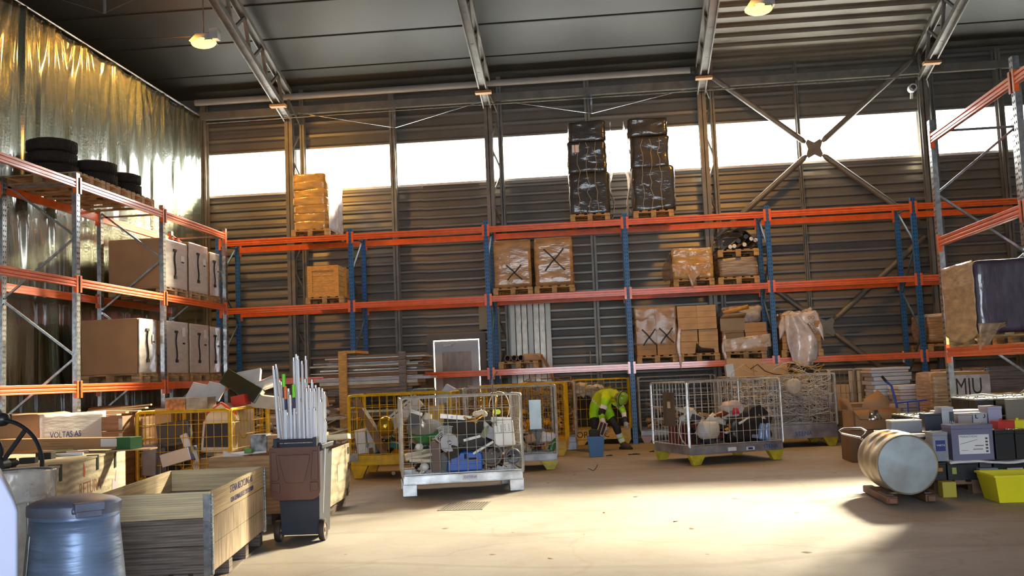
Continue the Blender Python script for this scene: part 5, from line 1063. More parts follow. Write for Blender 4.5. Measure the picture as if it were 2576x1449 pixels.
# ================================================================ timber stillage with boards and tubes
ys = 17.3
for (px, lb, top, w_, yy) in ((864, 'thick pine post at the left of the stacked boards', 1.98, .14, ys-.1), (1014, 'grey pine post in front of the stacked boards, right one', 1.93, .12, ys-.1)):
    x = pY(px, 950, yy).x; tag(B().bb(x-w_/2, x+w_/2, yy-.06, yy+.02, 0, top).build('timber_post', ORWOOD if px < 900 else WOODG, bev=.004), lb, 'post')
x = pY(880, 900, ys).x; tag(B().bb(x-.12, x+.10, ys-.02, ys+1.0, 1.94, 1.99).build('timber_crossbar', ORWOOD), 'short pine crossbar on top of the left timber post', 'crossbar')
xa, xb = pY(790, 930, ys+.3).x, pY(1092, 930, ys+.3).x
bm_ = [WOODG, PLY, CREAM, LGREY, GALVD, CARDD, WHITE, mat('brown_board', (.25, .15, .08), .6), GALV]
rnd = random.Random(11); z = 1.28; k = 0
tag(B().bb(xa+.15, xb-.1, ys+.05, ys+.95, 1.20, 1.28).build('carrier_beam', WOODG), 'grey carrier beam under the stacked boards', 'beam')
for xx in (xa+.4, xb-.4): tag(B().bb(xx-.06, xx+.06, ys+.4, ys+.5, 0, 1.2).build('support_post', WOODG), 'grey wooden leg under the ' + ('left' if xx < (xa+xb)/2 else 'right') + ' half of the board stack', 'post')
names = ['brown', 'grey', 'silver', 'cream', 'white', 'dark', 'pale']
while z < 1.90:
    h_ = rnd.choice([.018, .025, .03, .05, .06]); a = xa+rnd.uniform(-.02, .35); c = xb-rnd.uniform(0, .42); m_ = bm_[k % len(bm_)]
    tag(B().bb(a, c, ys+.06+rnd.uniform(0, .05), ys+.85, z, z+h_-.003).build('long_board', m_, rot=None), 'long board or frame in the bundle stacked behind the two timber posts', 'board', 'boards stacked behind the timber posts'); z += h_+.004; k += 1
for k in range(7):
    zz_ = .018+(k//2)*.152; yy = ys+.10+.22*(k % 2)
    tag(B().cyl((xa+.1, yy, zz_+.06), (xb-.55, yy, zz_+.06), .075, n=16).build('foil_duct', mat('foil_metal', (.55, .55, .55), .22, .9, bump=.6, bscale=6, stretch=(6, 1, 1)), None), 'long shiny foil-wrapped duct lying under the stacked boards', 'duct', 'foil ducts under the boards')
for k in range(4):
    tag(B().bb(xa-.05, xb-.6, ys-.03+.2*k, ys+.12+.2*k, .902, .94).build('metal_strip', CREAM if k % 2 else GALV), 'pale metal strip resting on top of the foil ducts', 'metal strip', 'strips on the ducts')
tag(B().bb(xa, xb-.5, ys-.05, ys+.8, .84, .90).build('duct_shelf', WOODG), 'wooden shelf plank above the foil ducts', 'plank')
tag(B().bb(xb-.52, xb-.2, ys-.1, ys+.3, 1.28, 1.42).build('metal_box', LGREY), 'pale metal box hanging at the right end of the board stack', 'box') if False else None
# heaps between left yellow cage and the stillage
p = pz(640, 1075, 0.5)
b = B(); rnd = random.Random(5)
for k in range(160):
    b.m(rnd.choice([WHITE, CREAM, LGREY, RODD, CARDL, GALVD])); c = Vector((rnd.uniform(-6.3, -4.4), rnd.uniform(16.3, 17.1), rnd.uniform(.05, 1.05)))
    if rnd.random() < .5: b.box(c, (rnd.uniform(.1, .5), rnd.uniform(.03, .2), rnd.uniform(.01, .06)), (rnd.uniform(-.4, .4), rnd.uniform(-.4, .4), rnd.uniform(-.6, .6)))
    else: d = Vector((rnd.uniform(-1, 1), rnd.uniform(-.4, .4), rnd.uniform(-.3, .3))).normalized()*.22; b.cyl(c-d, c+d, rnd.uniform(.006, .02), n=6)
tag(b.build('scrap_heap', None), 'heap of white and grey metal scrap between the yellow cage and boards', 'scrap', kind='stuff')
tag(B().add([(-.3, 0, 0), (.4, 0, -.05), (.35, .05, .12), (-.22, .05, .22)], [(0, 1, 2, 3)]).build('tilted_plate', CARDL, solid=.015, loc=(-4.98, 16.4, 1.10)), 'pale tilted panel on the scrap heap left of the tube bin', 'panel')
# ================================================================ crate with stencilled lettering
h_ = .75; O = Vector((-5.15, 8.88, 0)); far = Vector((-5.78, 11.65, 0)); ex = (far-O).normalized(); LL = (far-O).length
t = thing('stencilled_crate', 'big pale plywood crate with red spot and brown stencilled letters', 'crate', O, math.atan2(ex.y, ex.x))
B().bb(0, LL, -.02, 0, .1, h_).build('side_panel', PLYL, t); B().bb(0, LL, 1.15, 1.17, .1, h_).build('side_panel', PLY, t); B().bb(0, .02, 0, 1.15, .1, h_).build('end_panel', PLY, t); B().bb(LL-.02, LL, 0, 1.15, .1, h_).build('end_panel', PLY, t); B().bb(-.01, LL+.01, -.03, 1.18, h_, h_+.02).build('lid_panel', PLYL, t)
b = B()
for x in (.1, LL/2, LL-.1): b.bb(x-.06, x+.06, 0, 1.15, 0, .1)
b.build('runner', WOODG, t, smooth=False)
text('RETURA', .19, t, (.96, -.0215, .40), (R(90), R(0), 0), BRICK, sx=1.15, ex=.0008)
B().add([(1.10, -.022, .60), (1.15, -.022, .575), (1.18, -.022, .64), (1.15, -.022, .70), (1.12, -.022, .735), (1.09, -.022, .67)], [(0, 1, 2, 3, 4, 5)]).build('red_spot', RINK, t)
b = B()
for (x, z0) in ((.35, .62), (1.62, .62), (2.35, .58)): b.bb(x-.03, x+.03, -.032, -.02, z0, h_+.028).bb(x-.03, x+.03, -.03, .08, h_+.02, h_+.028)
b.build('steel_clip', mat('clip_green', (.04, .07, .05), .45, .4), t)
B().add([(2.2, -.023, .30), (2.45, -.023, .32), (2.5, -.023, .48), (2.4, -.023, .55), (2.36, -.023, .42), (2.24, -.023, .46)], [(0, 1, 2, 3, 4, 5)]).build('torn_paper', mat('torn_paper', (.5, .42, .5), .6), t)
TR = t.matrix_basis.copy() if False else (Matrix.Translation(O) @ Matrix.Rotation(math.atan2(ex.y, ex.x), 4, 'Z'))
zt_ = h_+.02
# long carton on it
p0, p1 = pz(328, 1134, zt_), pz(-60, 1138, zt_)
d = (p0-p1); t = thing('long_carton', 'long flat brown carton with green end lying on the stencilled crate', 'carton', p1, math.atan2(d.y, d.x)); l_ = d.length
B().bb(0, l_-.22, 0, .18, .02, .15).build('carton', CARD, t, bev=.004); B().bb(l_-.22, l_, -.002, .182, .018, .152).build('green_end', mat('carton_green', (.02, .14, .05), .5), t, bev=.004); B().bb(l_-.44, l_-.2, -.004, -.001, .05, .14).build('white_label', TAPE, t)
b = B()
for (x, z, w_) in ((.12, .12, .3), (.12, .06, .4), (l_*.45, .115, .45), (l_*.5, .085, .2), (l_*.45, .055, .5)): b.bb(x, x+w_, -.0012, 0, z, z+.012)
b.build('faded_print', mat('faded_print', (.30, .20, .11), .8), t)
tag(B().bb(0, .5, -.0, .25, 0, .015).build('loose_board', CARDL, loc=(p0.x-.28, p0.y-.02, zt_), rot=(0, 0, .1)), 'loose yellowish board end under the green carton end', 'board')
for (px, py, w_, d_, hh_, rz_, m_, lb) in ((72, 1160, .16, .08, .055, .1, BLACKM, 'small black block at the near edge of the stencilled crate top'), (115, 1150, .17, .10, .07, 0, BLACKM, 'larger black block on the stencilled crate behind the wheel rim'), (165, 1132, .26, .05, .03, .5, mat('yellow_green', (.5, .5, .2), .5), 'yellow-green tool lying on the stencilled crate'), (175, 1142, .28, .05, .03, .35, WHITE, 'white tube piece lying on the stencilled crate'), (195, 1136, .24, .05, .03, .45, mat('pinkish', (.55, .38, .35), .5), 'pinkish rod lying on the stencilled crate')):
    p = pz(px, py, zt_+.02); tag(B().box((0, 0, hh_/2), (w_, d_, hh_)).build('small_block' if m_ is BLACKM else 'rod_piece', m_, bev=.005, loc=(p.x, p.y, zt_), rot=(0, 0, rz_)), lb, 'block' if m_ is BLACKM else 'rod')
# wrapped carton and collars behind
t = thing('wrapped_carton', 'white film-wrapped brown carton with blue print at the left edge', 'wrapped carton', (-7.15, 12.2, .145)); hh_ = 1.06
B().softbox((-.45, .4, hh_/2), (.9, .8, hh_), 10, .012, 3, 3, .05).build('carton', CARD, t, ang=180); B().sheet(lambda u, v: (.02+.01*noise.noise(Vector((u*5, v*5, 0)))+.43*u, -.02+.85*u-.02, v*hh_*.99), 14, 20).build('white_film_side', mat('wrap_bright', (.78, .76, .72), .4, bump=.5, bscale=4, stretch=(1, 1, 5), coat=.8), t, solid=.004, ang=180)
text('VOLTAS AS', .11, t, (.09, .07, .74), (R(90), 0, R(63)), INKB, sx=.8); text('ALVOR', .10, t, (.10, .09, .60), (R(90), 0, R(63)), INKB, sx=.8); text('KATODE', .11, t, (.09, .07, .42), (R(90), 0, R(63)), INKB, sx=.7)
pallet((-7.5, 12.55, 0), 'pallet under the white wrapped carton at the left edge', 0, wx=.9, ly=.8)
t = thing('pallet_collar_box', 'brown weathered collar box behind the long flat carton', 'pallet collar box', (-7.24, 12.95, 0)); 
for k in range(5):
    z0 = .144+k*.195; m_ = mat('brown_collar', (.34, .18, .09), .7, var=.35, vscale=2, stretch=(.8, .8, 12), dirt=.4)
    if z0+.19 > 1.16: break
    cr = bpy.data.objects.new('collar', None); C.objects.link(cr); cr.parent = t
    B().bb(0, .8, 0, .02, z0, z0+.19).build('end_board', m_, cr, bev=.003); B().bb(0, .8, 1.18, 1.2, z0, z0+.19).build('end_board', m_, cr, bev=.003); B().bb(0, .02, .02, 1.18, z0, z0+.19).build('side_board', m_, cr); B().bb(.78, .8, .02, 1.18, z0, z0+.19).build('side_board', m_, cr)
    B().bb(-.004, .05, -.005, 0, z0+.01, z0+.16).build('hinge', GALVD, cr); B().bb(.75, .804, -.005, 0, z0+.01, z0+.16).build('hinge', GALVD, cr)
pallet_b(B(), .8, 1.2).build('pallet_base', WOODG, t, smooth=False, loc=(.40, .6, 0))
rnd = random.Random(8)
for k in range(5):
    o = B().box((0, 0, 0), (rnd.uniform(.5, .9), .10, .022)).build('slat_board', rnd.choice([PINE, CREAM, CARDL]), loc=(-6.8+rnd.uniform(-.1, .1), 13.2+.14*k, 1.13+.02*k), rot=(0, R(rnd.uniform(-6, 2)), R(rnd.uniform(-12, 12))))
    tag(o, 'pale slat lying across the top of the brown collar box', 'slat', 'pale slats on the brown collar box')
for k in range(8):
    tag(B().box((0, 0, 0), (.55, .7, .028)).build('stacked_slat', PINE if k % 2 else CARDL, loc=(-7.72+rnd.uniform(-.03, .03), 14.05+rnd.uniform(-.03, .03), .5+k*.085)), 'thin wooden slat frame in the stack left of the brown collar box', 'slat frame', 'slat frames in the stack')
tag(B().bb(-7.97, -7.45, 13.75, 14.35, 0, .48).build('dark_block', CARDD), 'dark base block under the stack of slat frames', 'block')
tag(B().softbox((0, 0, .3), (.5, .5, .6), 8, .02, 3, 2, .03).build('orange_carton', mat('carton_orange', (.50, .24, .07), .7), ang=180, loc=(-7.75, 15.2, .62)), 'orange-brown carton under the low shelf left of the upright', 'carton')
tag(B().bb(-8.0, -7.5, 14.95, 15.45, 0, .62).build('lower_carton', CARDD), 'dark carton carrying the orange-brown carton', 'carton')
for (x0, x1, y0, y1, hh_, lb) in ((-8.35, -7.5, 16.6, 17.7, 1.15, 'dark brown carton under the low shelf in the second bay, near one'), (-8.35, -7.5, 17.85, 18.9, 1.15, 'dark brown carton under the low shelf in the second bay, far one')):
    tag(B().bb(x0, x1, y0, y1, 0, hh_).build('floor_carton', CARDD, bev=.01), lb, 'carton')
# ================================================================ foreground left: metal can, sack stand, wheel, cabinet
p = pY(188, 1262, 5.2); CAN = mat('can_metal', (.36, .50, .78), .38, .35, var=.25, vscale=3, stretch=(1, 1, 5), bump=.25, bscale=7)
t = thing('metal_can', 'blue-grey metal refuse can with hinged lid, lower left corner', 'refuse can', (p.x, p.y, 0))
def cprof(r0, r1, z0, z1): return [(r0, z0), (r0+(r1-r0)*.5, z0+(z1-z0)*.5), (r1, z1)]
b = B(); r_ = lambda z: .29-.075*(z/.84); n = 72
zs = [0.0, .03, .25, .5, .7, .80]
for a in range(n):
    a0, a1 = 2*math.pi*a/n, 2*math.pi*(a+1)/n; mid_ = math.degrees((a0+a1)/2)
    gapn = 203 < mid_ < 228
    for z0, z1 in zip(zs, zs[1:]):
        if gapn and z0 < .7 and z1 > .05: continue
        b.add([(math.cos(a0)*r_(z0), math.sin(a0)*r_(z0), z0), (math.cos(a1)*r_(z0), math.sin(a1)*r_(z0), z0), (math.cos(a1)*r_(z1), math.sin(a1)*r_(z1), z1), (math.cos(a0)*r_(z1), math.sin(a0)*r_(z1), z1)], [(0, 1, 2, 3)])
bmesh.ops.remove_doubles(b.bm, verts=b.bm.verts[:], dist=1e-4)
b.build('can_body', CAN, t, solid=.006)
b = B()
for k in range(7): a = math.radians(203+25*k/6); b.tube([(math.cos(a)*r_(.03)*.99, math.sin(a)*r_(.03)*.99, .03), (math.cos(a)*r_(.72)*.99, math.sin(a)*r_(.72)*.99, .72)], .004 if 0 < k < 6 else .009, 6)
for k in range(24): z = .04+k*.029; b.tube([(math.cos(math.radians(203+25*j/6))*r_(z)*.99, math.sin(math.radians(203+25*j/6))*r_(z)*.99, z) for j in range(7)], .003, 4)
b.build('mesh_strip', GALV, t)
lidb = B(); lidb.lathe([(.001, .905), (.12, .903), (.20, .885), (.232, .868), (.236, .862), (.236, .815), (.228, .815), (.226, .855), (.001, .88)], 56); lidb.build('can_lid', mat('can_lid_paint', (.27, .30, .42), .4, .3, var=.25, vscale=5, dirt=.5, dirtcol=(.30, .18, .14)), t)
B().box((.165, -.165, .862), (.15, .06, .045), (0, 0, R(45))).box((.175, -.18, .84), (.13, .012, .06), (0, 0, R(45))).cyl((.105, -.222, .845), (.125, -.21, .845), .016, n=10).build('lid_hinge', mat('can_lid_paint', (.22, .25, .36), .4), t, bev=.006)
B().lathe([(.218, .79), (.224, .795), (.224, .815), (.216, .815)], 56, None, True).build('top_band', CAN, t)
# sack stand
p = pY(45, 1188, 5.75); t = thing('sack_stand', 'tube sack stand with clear plastic sack stretched over its ring', 'sack stand', (p.x, p.y, 0)); zt_ = p.z; rr_ = .20
B().tube([(rr_*math.cos(a), rr_*math.sin(a), zt_) for a in [i*math.pi/20 for i in range(40)]], .009, 8, True).tube([(rr_*math.cos(a), rr_*math.sin(a), zt_-.13) for a in [i*math.pi/20 for i in range(40)]], .006, 8, True).build('ring', GALV, t)
b = B()
for a in (-.75, 1.3, 3.4): b.tube([(rr_*math.cos(a), rr_*math.sin(a), zt_), (rr_*1.0*math.cos(a), rr_*1.0*math.sin(a), .02)], .011, 8)
b.build('stand_leg', GALV, t)
B().cyl((.15, -.15, zt_-.22), (.24, -.20, zt_-.27), .010, n=8).cyl((.14, -.14, zt_-.22), (.165, -.16, zt_-.22), .016, n=10).build('clamp_lever', CHROME, t)
def sack(u, v):
    a = u*2*math.pi; r0 = (rr_+.012+.008*noise.noise(Vector((math.cos(a)*4, math.sin(a)*4, v*4))))*(1+.03*math.sin(a*9)*v)
    return (r0*math.cos(a), r0*math.sin(a), zt_+.012-v*.22*(1+.2*math.sin(a*2)))
B().sheet(sack, 72, 14).build('sack_collar', FILM, t, solid=.001, ang=180)
def sack2(u, v):
    a = u*2*math.pi; r0 = (rr_-.015)*(1-.12*v)*(1+.05*math.sin(a*11+v*3)*v)
    return (r0*math.cos(a), r0*math.sin(a), zt_-v*(zt_-.10))
B().sheet(sack2, 80, 24).build('sack_body', FILM, t, solid=.001, ang=180)
# black wheel on a machine
p = pY(0, 1170, 6.2); t = thing('black_machine', 'black machine with a large steering-like wheel, cut by the left edge', 'machine', (p.x, p.y, 0)); zc = p.z; rw = .285
B(Matrix.Translation((0, 0, zc)) @ Matrix.Rotation(R(90), 4, 'X')).lathe([(rw+.013*math.cos(a), .016*math.sin(a)) for a in [i*math.pi/5 for i in range(10)]], 64, None, True).build('wheel_rim', BLACK, t)
b = B()
for a in (R(52), R(172), R(292)): b.bar((.03*math.cos(a), 0, zc+.03*math.sin(a)), (rw*math.cos(a), .0, zc+rw*math.sin(a)), .024, .018, (0, 1, 0))
b.build('wheel_spoke', BLACK, t)
B().cyl((0, -.03, zc), (0, .05, zc), .045, n=20).sph((-.01, -.02, zc+.09), (.045, .03, .075), 14).build('wheel_hub', BLACK, t)
B().cyl((0, .05, zc), (0, .18, zc), .02, n=12).bb(-.42, -.20, .10, .24, 0, zc+.34).bb(-.22, .0, .14, .18, zc-.03, zc+.03).bb(-.22, -.02, .08, .16, zc+.26, zc+.32).build('column', BLACKM, t)
B().sph((.0, .02, zc+.29), (.055, .05, .045), 14).sph((-.05, .0, zc+.33), (.06, .05, .05), 12).cyl((-.1, .1, zc+.27), (.02, .02, zc+.29), .022, n=10).build('control_knob', BLACK, t)
# lilac cabinet corner
p = pY(46, 1245, 3.6); t = thing('pale_cabinet', 'pale lilac metal cabinet with sloped corner at the lower left edge', 'cabinet', (p.x, p.y, 0), R(33)); zz_ = p.z
B(Matrix.Rotation(R(90), 4, 'X')).prism([(-.8, 0), (0, 0), (0, zz_-.06), (-.012, zz_-.02), (-.055, zz_+.075), (-.8, zz_+.16)], .6, Matrix.Translation((0, 0, -.6))).build('housing', mat('lilac_paint', (.46, .50, .70), .4, var=.05), t, bev=.012)
B().bb(-.5, -.2, -.006, 0, .3, .6).build('front_panel', mat('lilac_panel', (.38, .42, .60), .4), t)
# ================================================================ right side: drum, batteries, boxes
DRM = mat('drum_steel', (.33, .37, .38), .38, .6, var=.35, vscale=4, col2=(.24, .25, .25), dirt=.35, dirtcol=(.22, .15, .09), bump=.1, bscale=6)
DRS = mat('drum_side', (.52, .44, .32), .35, .5, var=.2, vscale=4, dirt=.4, dirtcol=(.28, .19, .1))
a0 = pY(2283, 1170, 10.6); a1 = pY(2229, 1147, 11.45); rD = .298; a0.z = a1.z = rD+.085; ax = (a1-a0).normalized(); LD = .86
t = thing('steel_drum', 'grey steel drum lying on its side on brown runners', 'drum', a0); X_ = Matrix.Identity(4)
z_ = ax; x_ = Vector((0, 0, 1)).cross(z_).normalized(); y_ = z_.cross(x_); X_ = Matrix((x_, y_, z_)).transposed().to_4x4()
prof = [(rD*.955, .012), (rD*.99, 0), (rD*1.015, .008), (rD*1.0, .022)]
for c in (.29, .57): prof += [(rD, c-.035), (rD*1.05, c-.015), (rD*1.065, c), (rD*1.05, c+.015), (rD, c+.035)]
prof += [(rD, LD-.022), (rD*1.015, LD-.008), (rD*.99, LD), (rD*.955, LD-.012)]
B().lathe(prof, 64, X_).build('drum_shell', DRS, t, ang=60)
B().lathe([(.001, .018), (rD*.9, .018), (rD*.955, .010)], 64, X_).build('drum_head', DRM, t); B().lathe([(rD*.955, LD-.010), (rD*.9, LD-.018), (.001, LD-.018)], 64, X_).build('drum_head', DRM, t)
t2 = thing('drum_runners', 'brown wooden runners with worn ends under the steel drum', 'runners', (a0.x, a0.y, 0))
d2 = Vector((ax.x, ax.y, 0)).normalized(); sd2 = Vector((d2.y, -d2.x, 0))
for s_ in (-1, 1):
    p0_ = sd2*s_*.20-d2*(.12 if s_ < 0 else .02)+Vector((0, 0, .045)); p1_ = p0_+d2*1.05
    B().bar(p0_, p1_, .11, .075).bar(p0_-d2*.04, p0_, .08, .06).build('runner', mat('runner_wood', (.22, .10, .055), .6, var=.4, vscale=4, dirt=.4), t2, bev=.012)
    B().bar(p0_+d2*.10+Vector((0, 0, .04)), p0_+d2*.42+Vector((0, 0, .04)), .07, .012).build('top_plate', mat('plate_dark', (.12, .10, .10), .4, .4), t2)
B().bar(sd2*-.24+d2*.75+Vector((0, 0, .05)), sd2*.24+d2*.75+Vector((0, 0, .05)), .09, .06).build('crosspiece', mat('runner_wood', (.22, .10, .055), .6), t2)
hp = [pY(*q, 12.05) for q in ((2172, 1108), (2163, 1101), (2118, 1091), (2111, 1083), (2122, 1078), (2165, 1077), (2178, 1084), (2176, 1092), (2166, 1102))]
o3 = hp[0].copy(); base_ = Vector((a0.x, a0.y, 0))+d2*1.0+Vector((0, 0, .06))
tag(B().tube([p-o3 for p in hp], .011, 8).tube([(0, 0, 0), (base_-o3)*.5+Vector((0, 0, .05)), base_-o3], .012, 8).build('pull_loop', CHROME, loc=o3), 'steel loop handle standing up behind the drum', 'handle')
def battery(px0, px1, pyt, pyb, y, lb, m_=BLACK, d_=.18, grp=None, top=None, name='battery', zb=None, rz=0., term=True):
    a, c = pY(px0, pyb, y), pY(px1, pyb, y); zt_ = pY((px0+px1)/2, pyt, y).z; zb_ = a.z if zb is None else zb; h_ = zt_-zb_; w_ = c.x-a.x
    t = thing(name, lb, 'battery' if name == 'battery' else 'box', ((a.x+c.x)/2, y+d_/2, zb_), rz, grp)
    B().bb(-w_/2, w_/2, -d_/2, d_/2, 0, h_*.88).build('case', m_, t, bev=.004); B().bb(-w_/2-.003, w_/2+.003, -d_/2-.003, d_/2+.003, h_*.88, h_).build('lid', top or m_, t, bev=.004)
    if term:
        B().cyl((-w_*.35, 0, h_), (-w_*.35, 0, h_+.012), .012, n=10).cyl((w_*.35, 0, h_), (w_*.35, 0, h_+.012), .012, n=10).build('terminal', GALVD, t)
    return t, w_, h_, d_
STY = mat('styrofoam', (.80, .74, .74), .8, var=.06, bump=.2, bscale=30)
for k, (x, y, lb) in enumerate(((3.86, 11.75, 'pallet under the front battery stack beside the drum'), (4.72, 11.75, 'pallet under the battery stack at the right edge'))): pallet((x, y+.05, 0), lb, 0, wx=.8, ly=1.2, m_=mat('old_pallet', (.22, .13, .08), .8, var=.4, vscale=5))
Z1 = .147
B1 = 'black battery in the bottom layer of the front stack'
for (x0, x1, lb) in ((2352, 2384, 'narrow black battery with small orange mark, bottom layer'), (2388, 2466, 'long black battery with yellow-green label, bottom layer'), (2470, 2500, 'black battery behind the blue-grey box, bottom layer'), (2506, 2600, 'black battery with green and white label at the right edge, bottom layer')):
    t, w_, h_, d_ = battery(x0, x1, 1163, 1232, 11.17, lb, BLACK if x0 != 2470 else DGREY, .22, zb=Z1)
    if x0 == 2388: B().bb(-w_*.36, -w_*.22, -d_/2-.003, -d_/2, h_*.35, h_*.72).build('label', mat('label_olive', (.35, .40, .10), .5), t)
    if x0 == 2506: B().bb(-.06, .1, -d_/2-.003, -d_/2, h_*.45, h_*.66).build('label', TAPE, t); B().bb(-.16, -.10, -d_/2-.003, -d_/2, h_*.45, h_*.62).build('green_mark', GREENP, t)
    if x0 == 2352: B().bb(-.03, .03, -d_/2-.003, -d_/2, h_*.5, h_*.7).build('mark', mat('mark_orange', (.5, .2, .03), .5), t)
o = tag(B().bb(0, .19, 0, .10, 0, .11).build('grey_case', MGREY, bev=.006, loc=(pY(2463, 1190, 11.05).x, 11.03, Z1+.02)), 'blue-grey case with a hook in front of the bottom batteries', 'case')
for k in range(2):
    for j in range(4): battery_x = 3.6+j*.40; tt_ = None
def slab(pts, y, th_, dpt, lb, zz):       # wavy foam sheet
    xs_ = [pY(px, py, y) for px, py in pts]; x0_, x1_ = xs_[0].x, xs_[-1].x
    def f(u, v): return (x0_+(x1_-x0_)*u, y+v*dpt, zz+.012*math.sin(u*7+v*2)+.006*noise.noise(Vector((u*6, v*6, zz))))
    return tag(B().sheet(f, 40, 12).build('foam_sheet', STY, solid=th_, ang=180), lb, 'foam sheet')
zA = pY(2440, 1160, 11.12).z
slab([(2392, 1165), (2610, 1155)], 11.08, .022, .75, 'wavy white foam sheet between the two lower battery layers', zA-.012)
zA += .004
for (x0, x1, pt, m_, lb) in ((2350, 2388, 1087, MGREY, 'blue-grey battery with dark blue brand label beside the drum'), (2398, 2503, 1068, mat('battery_lilac', (.17, .17, .26), .4), 'large blue-grey battery with white and green label'), (2508, 2556, 1082, BLACK, 'black battery right of the large blue-grey one, second layer'), (2559, 2610, 1082, BLACKM, 'black battery cut by the right edge, second layer')):
    t, w_, h_, d_ = battery(x0, x1, pt, 1160, 11.15, lb, m_, .30 if x0 == 2398 else .24, zb=zA)
    if x0 == 2350: B().bb(-.05, .05, -d_/2-.003, -d_/2, h_*.35, h_*.72).build('label', INKB, t); text('VARTA', .028, t, (-.042, -d_/2-.004, h_*.52), (R(90), 0, 0), TAPE)
    if x0 == 2398:
        B().bb(-.14, .17, -d_/2-.003, -d_/2, h_*.18, h_*.72).build('label', TAPE, t); text('MARATHON', .032, t, (-.13, -d_/2-.004, h_*.64), (R(90), 0, 0), GREENP)
        B().bar((-.13, -d_/2-.004, h_*.46), (.05, -d_/2-.004, h_*.58), .004, .003, (0, 1, 0)).build('green_line', GREENP, t)
        b = B()
        for j in range(5): b.bb(.13, .155, -d_/2-.004, -d_/2-.003, h_*(.22+j*.09), h_*(.27+j*.09))
        b.bb(.02, .11, -d_/2-.004, -d_/2-.003, h_*.40, h_*.42).bb(.0, .1, -d_/2-.004, -d_/2-.003, h_*.30, h_*.32).bb(-.12, -.05, -d_/2-.004, -d_/2-.003, h_*.28, h_*.29).build('small_print', DGREY, t)
for (x, y, w_, lb) in ((3.62, 11.62, .34, 'black battery in the hidden second row behind the blue-grey batteries'), (4.0, 11.62, .34, 'black battery in the hidden second row behind the blue-grey batteries'), (4.4, 11.62, .34, 'black battery in the hidden second row behind the blue-grey batteries'), (4.8, 11.62, .34, 'black battery in the hidden second row behind the blue-grey batteries')):
    t = thing('battery', lb, 'battery', (x, y+.1, Z1), group='second row of batteries in the front stack'); B().bb(-w_/2, w_/2, -.2, .2, 0, .44).build('case', BLACKM, t, bev=.004); B().bb(-w_/2, w_/2, -.2, .2, .442, .47).build('lid', BLACK, t, bev=.004)
zB = pY(2400, 1083, 12.0).z
slab([(2255, 1085), (2530, 1078)], 11.5, .03, .95, 'upper white foam slab carrying the pale boxes, top one', zB-.02)
slab([(2330, 1090), (2500, 1085)], 11.45, .028, .8, 'second white foam slab just under the top one', zB-.065)
tag(B().bb(3.30, 3.66, 11.75, 12.35, 0, zB-.045).build('dark_case_stack', DGREY, bev=.01), 'dark case stack supporting the left end of foam slab', 'case')
tag(B().bb(4.2, 5.0, 12.38, 12.45, 0, .4).build('dark_board', BLACKM), 'dark board standing behind the battery pallet', 'board')
for (x0, x1, pt, m_, d_, lb, nm) in ((2328, 2370, 1040, mat('battery_navy', (.03, .04, .06), .4), .2, 'dark blue-black battery standing alone on the foam slab', 'battery'), (2372, 2402, 1024, LGREY, .25, 'white case with dark printed side on the foam slab', 'grey_case'), (2412, 2448, 1040, mat('beige_grey', (.42, .38, .38), .5), .2, 'beige-grey case on the foam slab', 'grey_case'), (2450, 2486, 1038, LGREY, .2, 'light grey case with two black hooks on the foam slab', 'grey_case'), (2489, 2524, 1022, mat('lilac_case', (.42, .42, .60), .5), .3, 'lilac case at the right end of foam slab', 'grey_case')):
    t, w_, h_, d_ = battery(x0, x1, pt, 1082, 12.0, lb, m_, d_, name=nm, zb=zB, term=nm == 'battery')
    if x0 == 2372: B().bb(w_*.12, w_*.5, -d_/2-.003, -d_/2, h_*.1, h_*.8).build('dark_print', DGREY, t); text('He', .045, t, (w_*.14, -d_/2-.005, h_*.3), (R(90), 0, 0), TAPE)
    if x0 == 2450: B().tube([(-.05, -d_/2-.005, h_*.9), (-.05, -d_/2-.01, h_*.7), (-.03, -d_/2-.01, h_*.68)], .006, 6).tube([(.05, -d_/2-.005, h_*.9), (.05, -d_/2-.01, h_*.72), (.03, -d_/2-.01, h_*.7)], .006, 6).build('hook', BLACK, t)
tag(B().bb(3.85, 4.55, 12.28, 12.58, zB+.03, zB+.21).build('long_white_case', mat('case_white_pink', (.62, .56, .58), .5), bev=.01), 'long pale case lying behind the grey cases on top', 'case')
tag(B().bb(3.85, 4.55, 12.47, 12.56, 0, zB+.028).build('dark_support', BLACKM), 'dark support block behind the pale cases', 'block')
t, w_, h_, d_ = battery(2243, 2320, 1057, 1080, 11.9, 'low grey and cream battery at the left end of foam slab', MGREY, .22, top=CREAM, zb=zB)
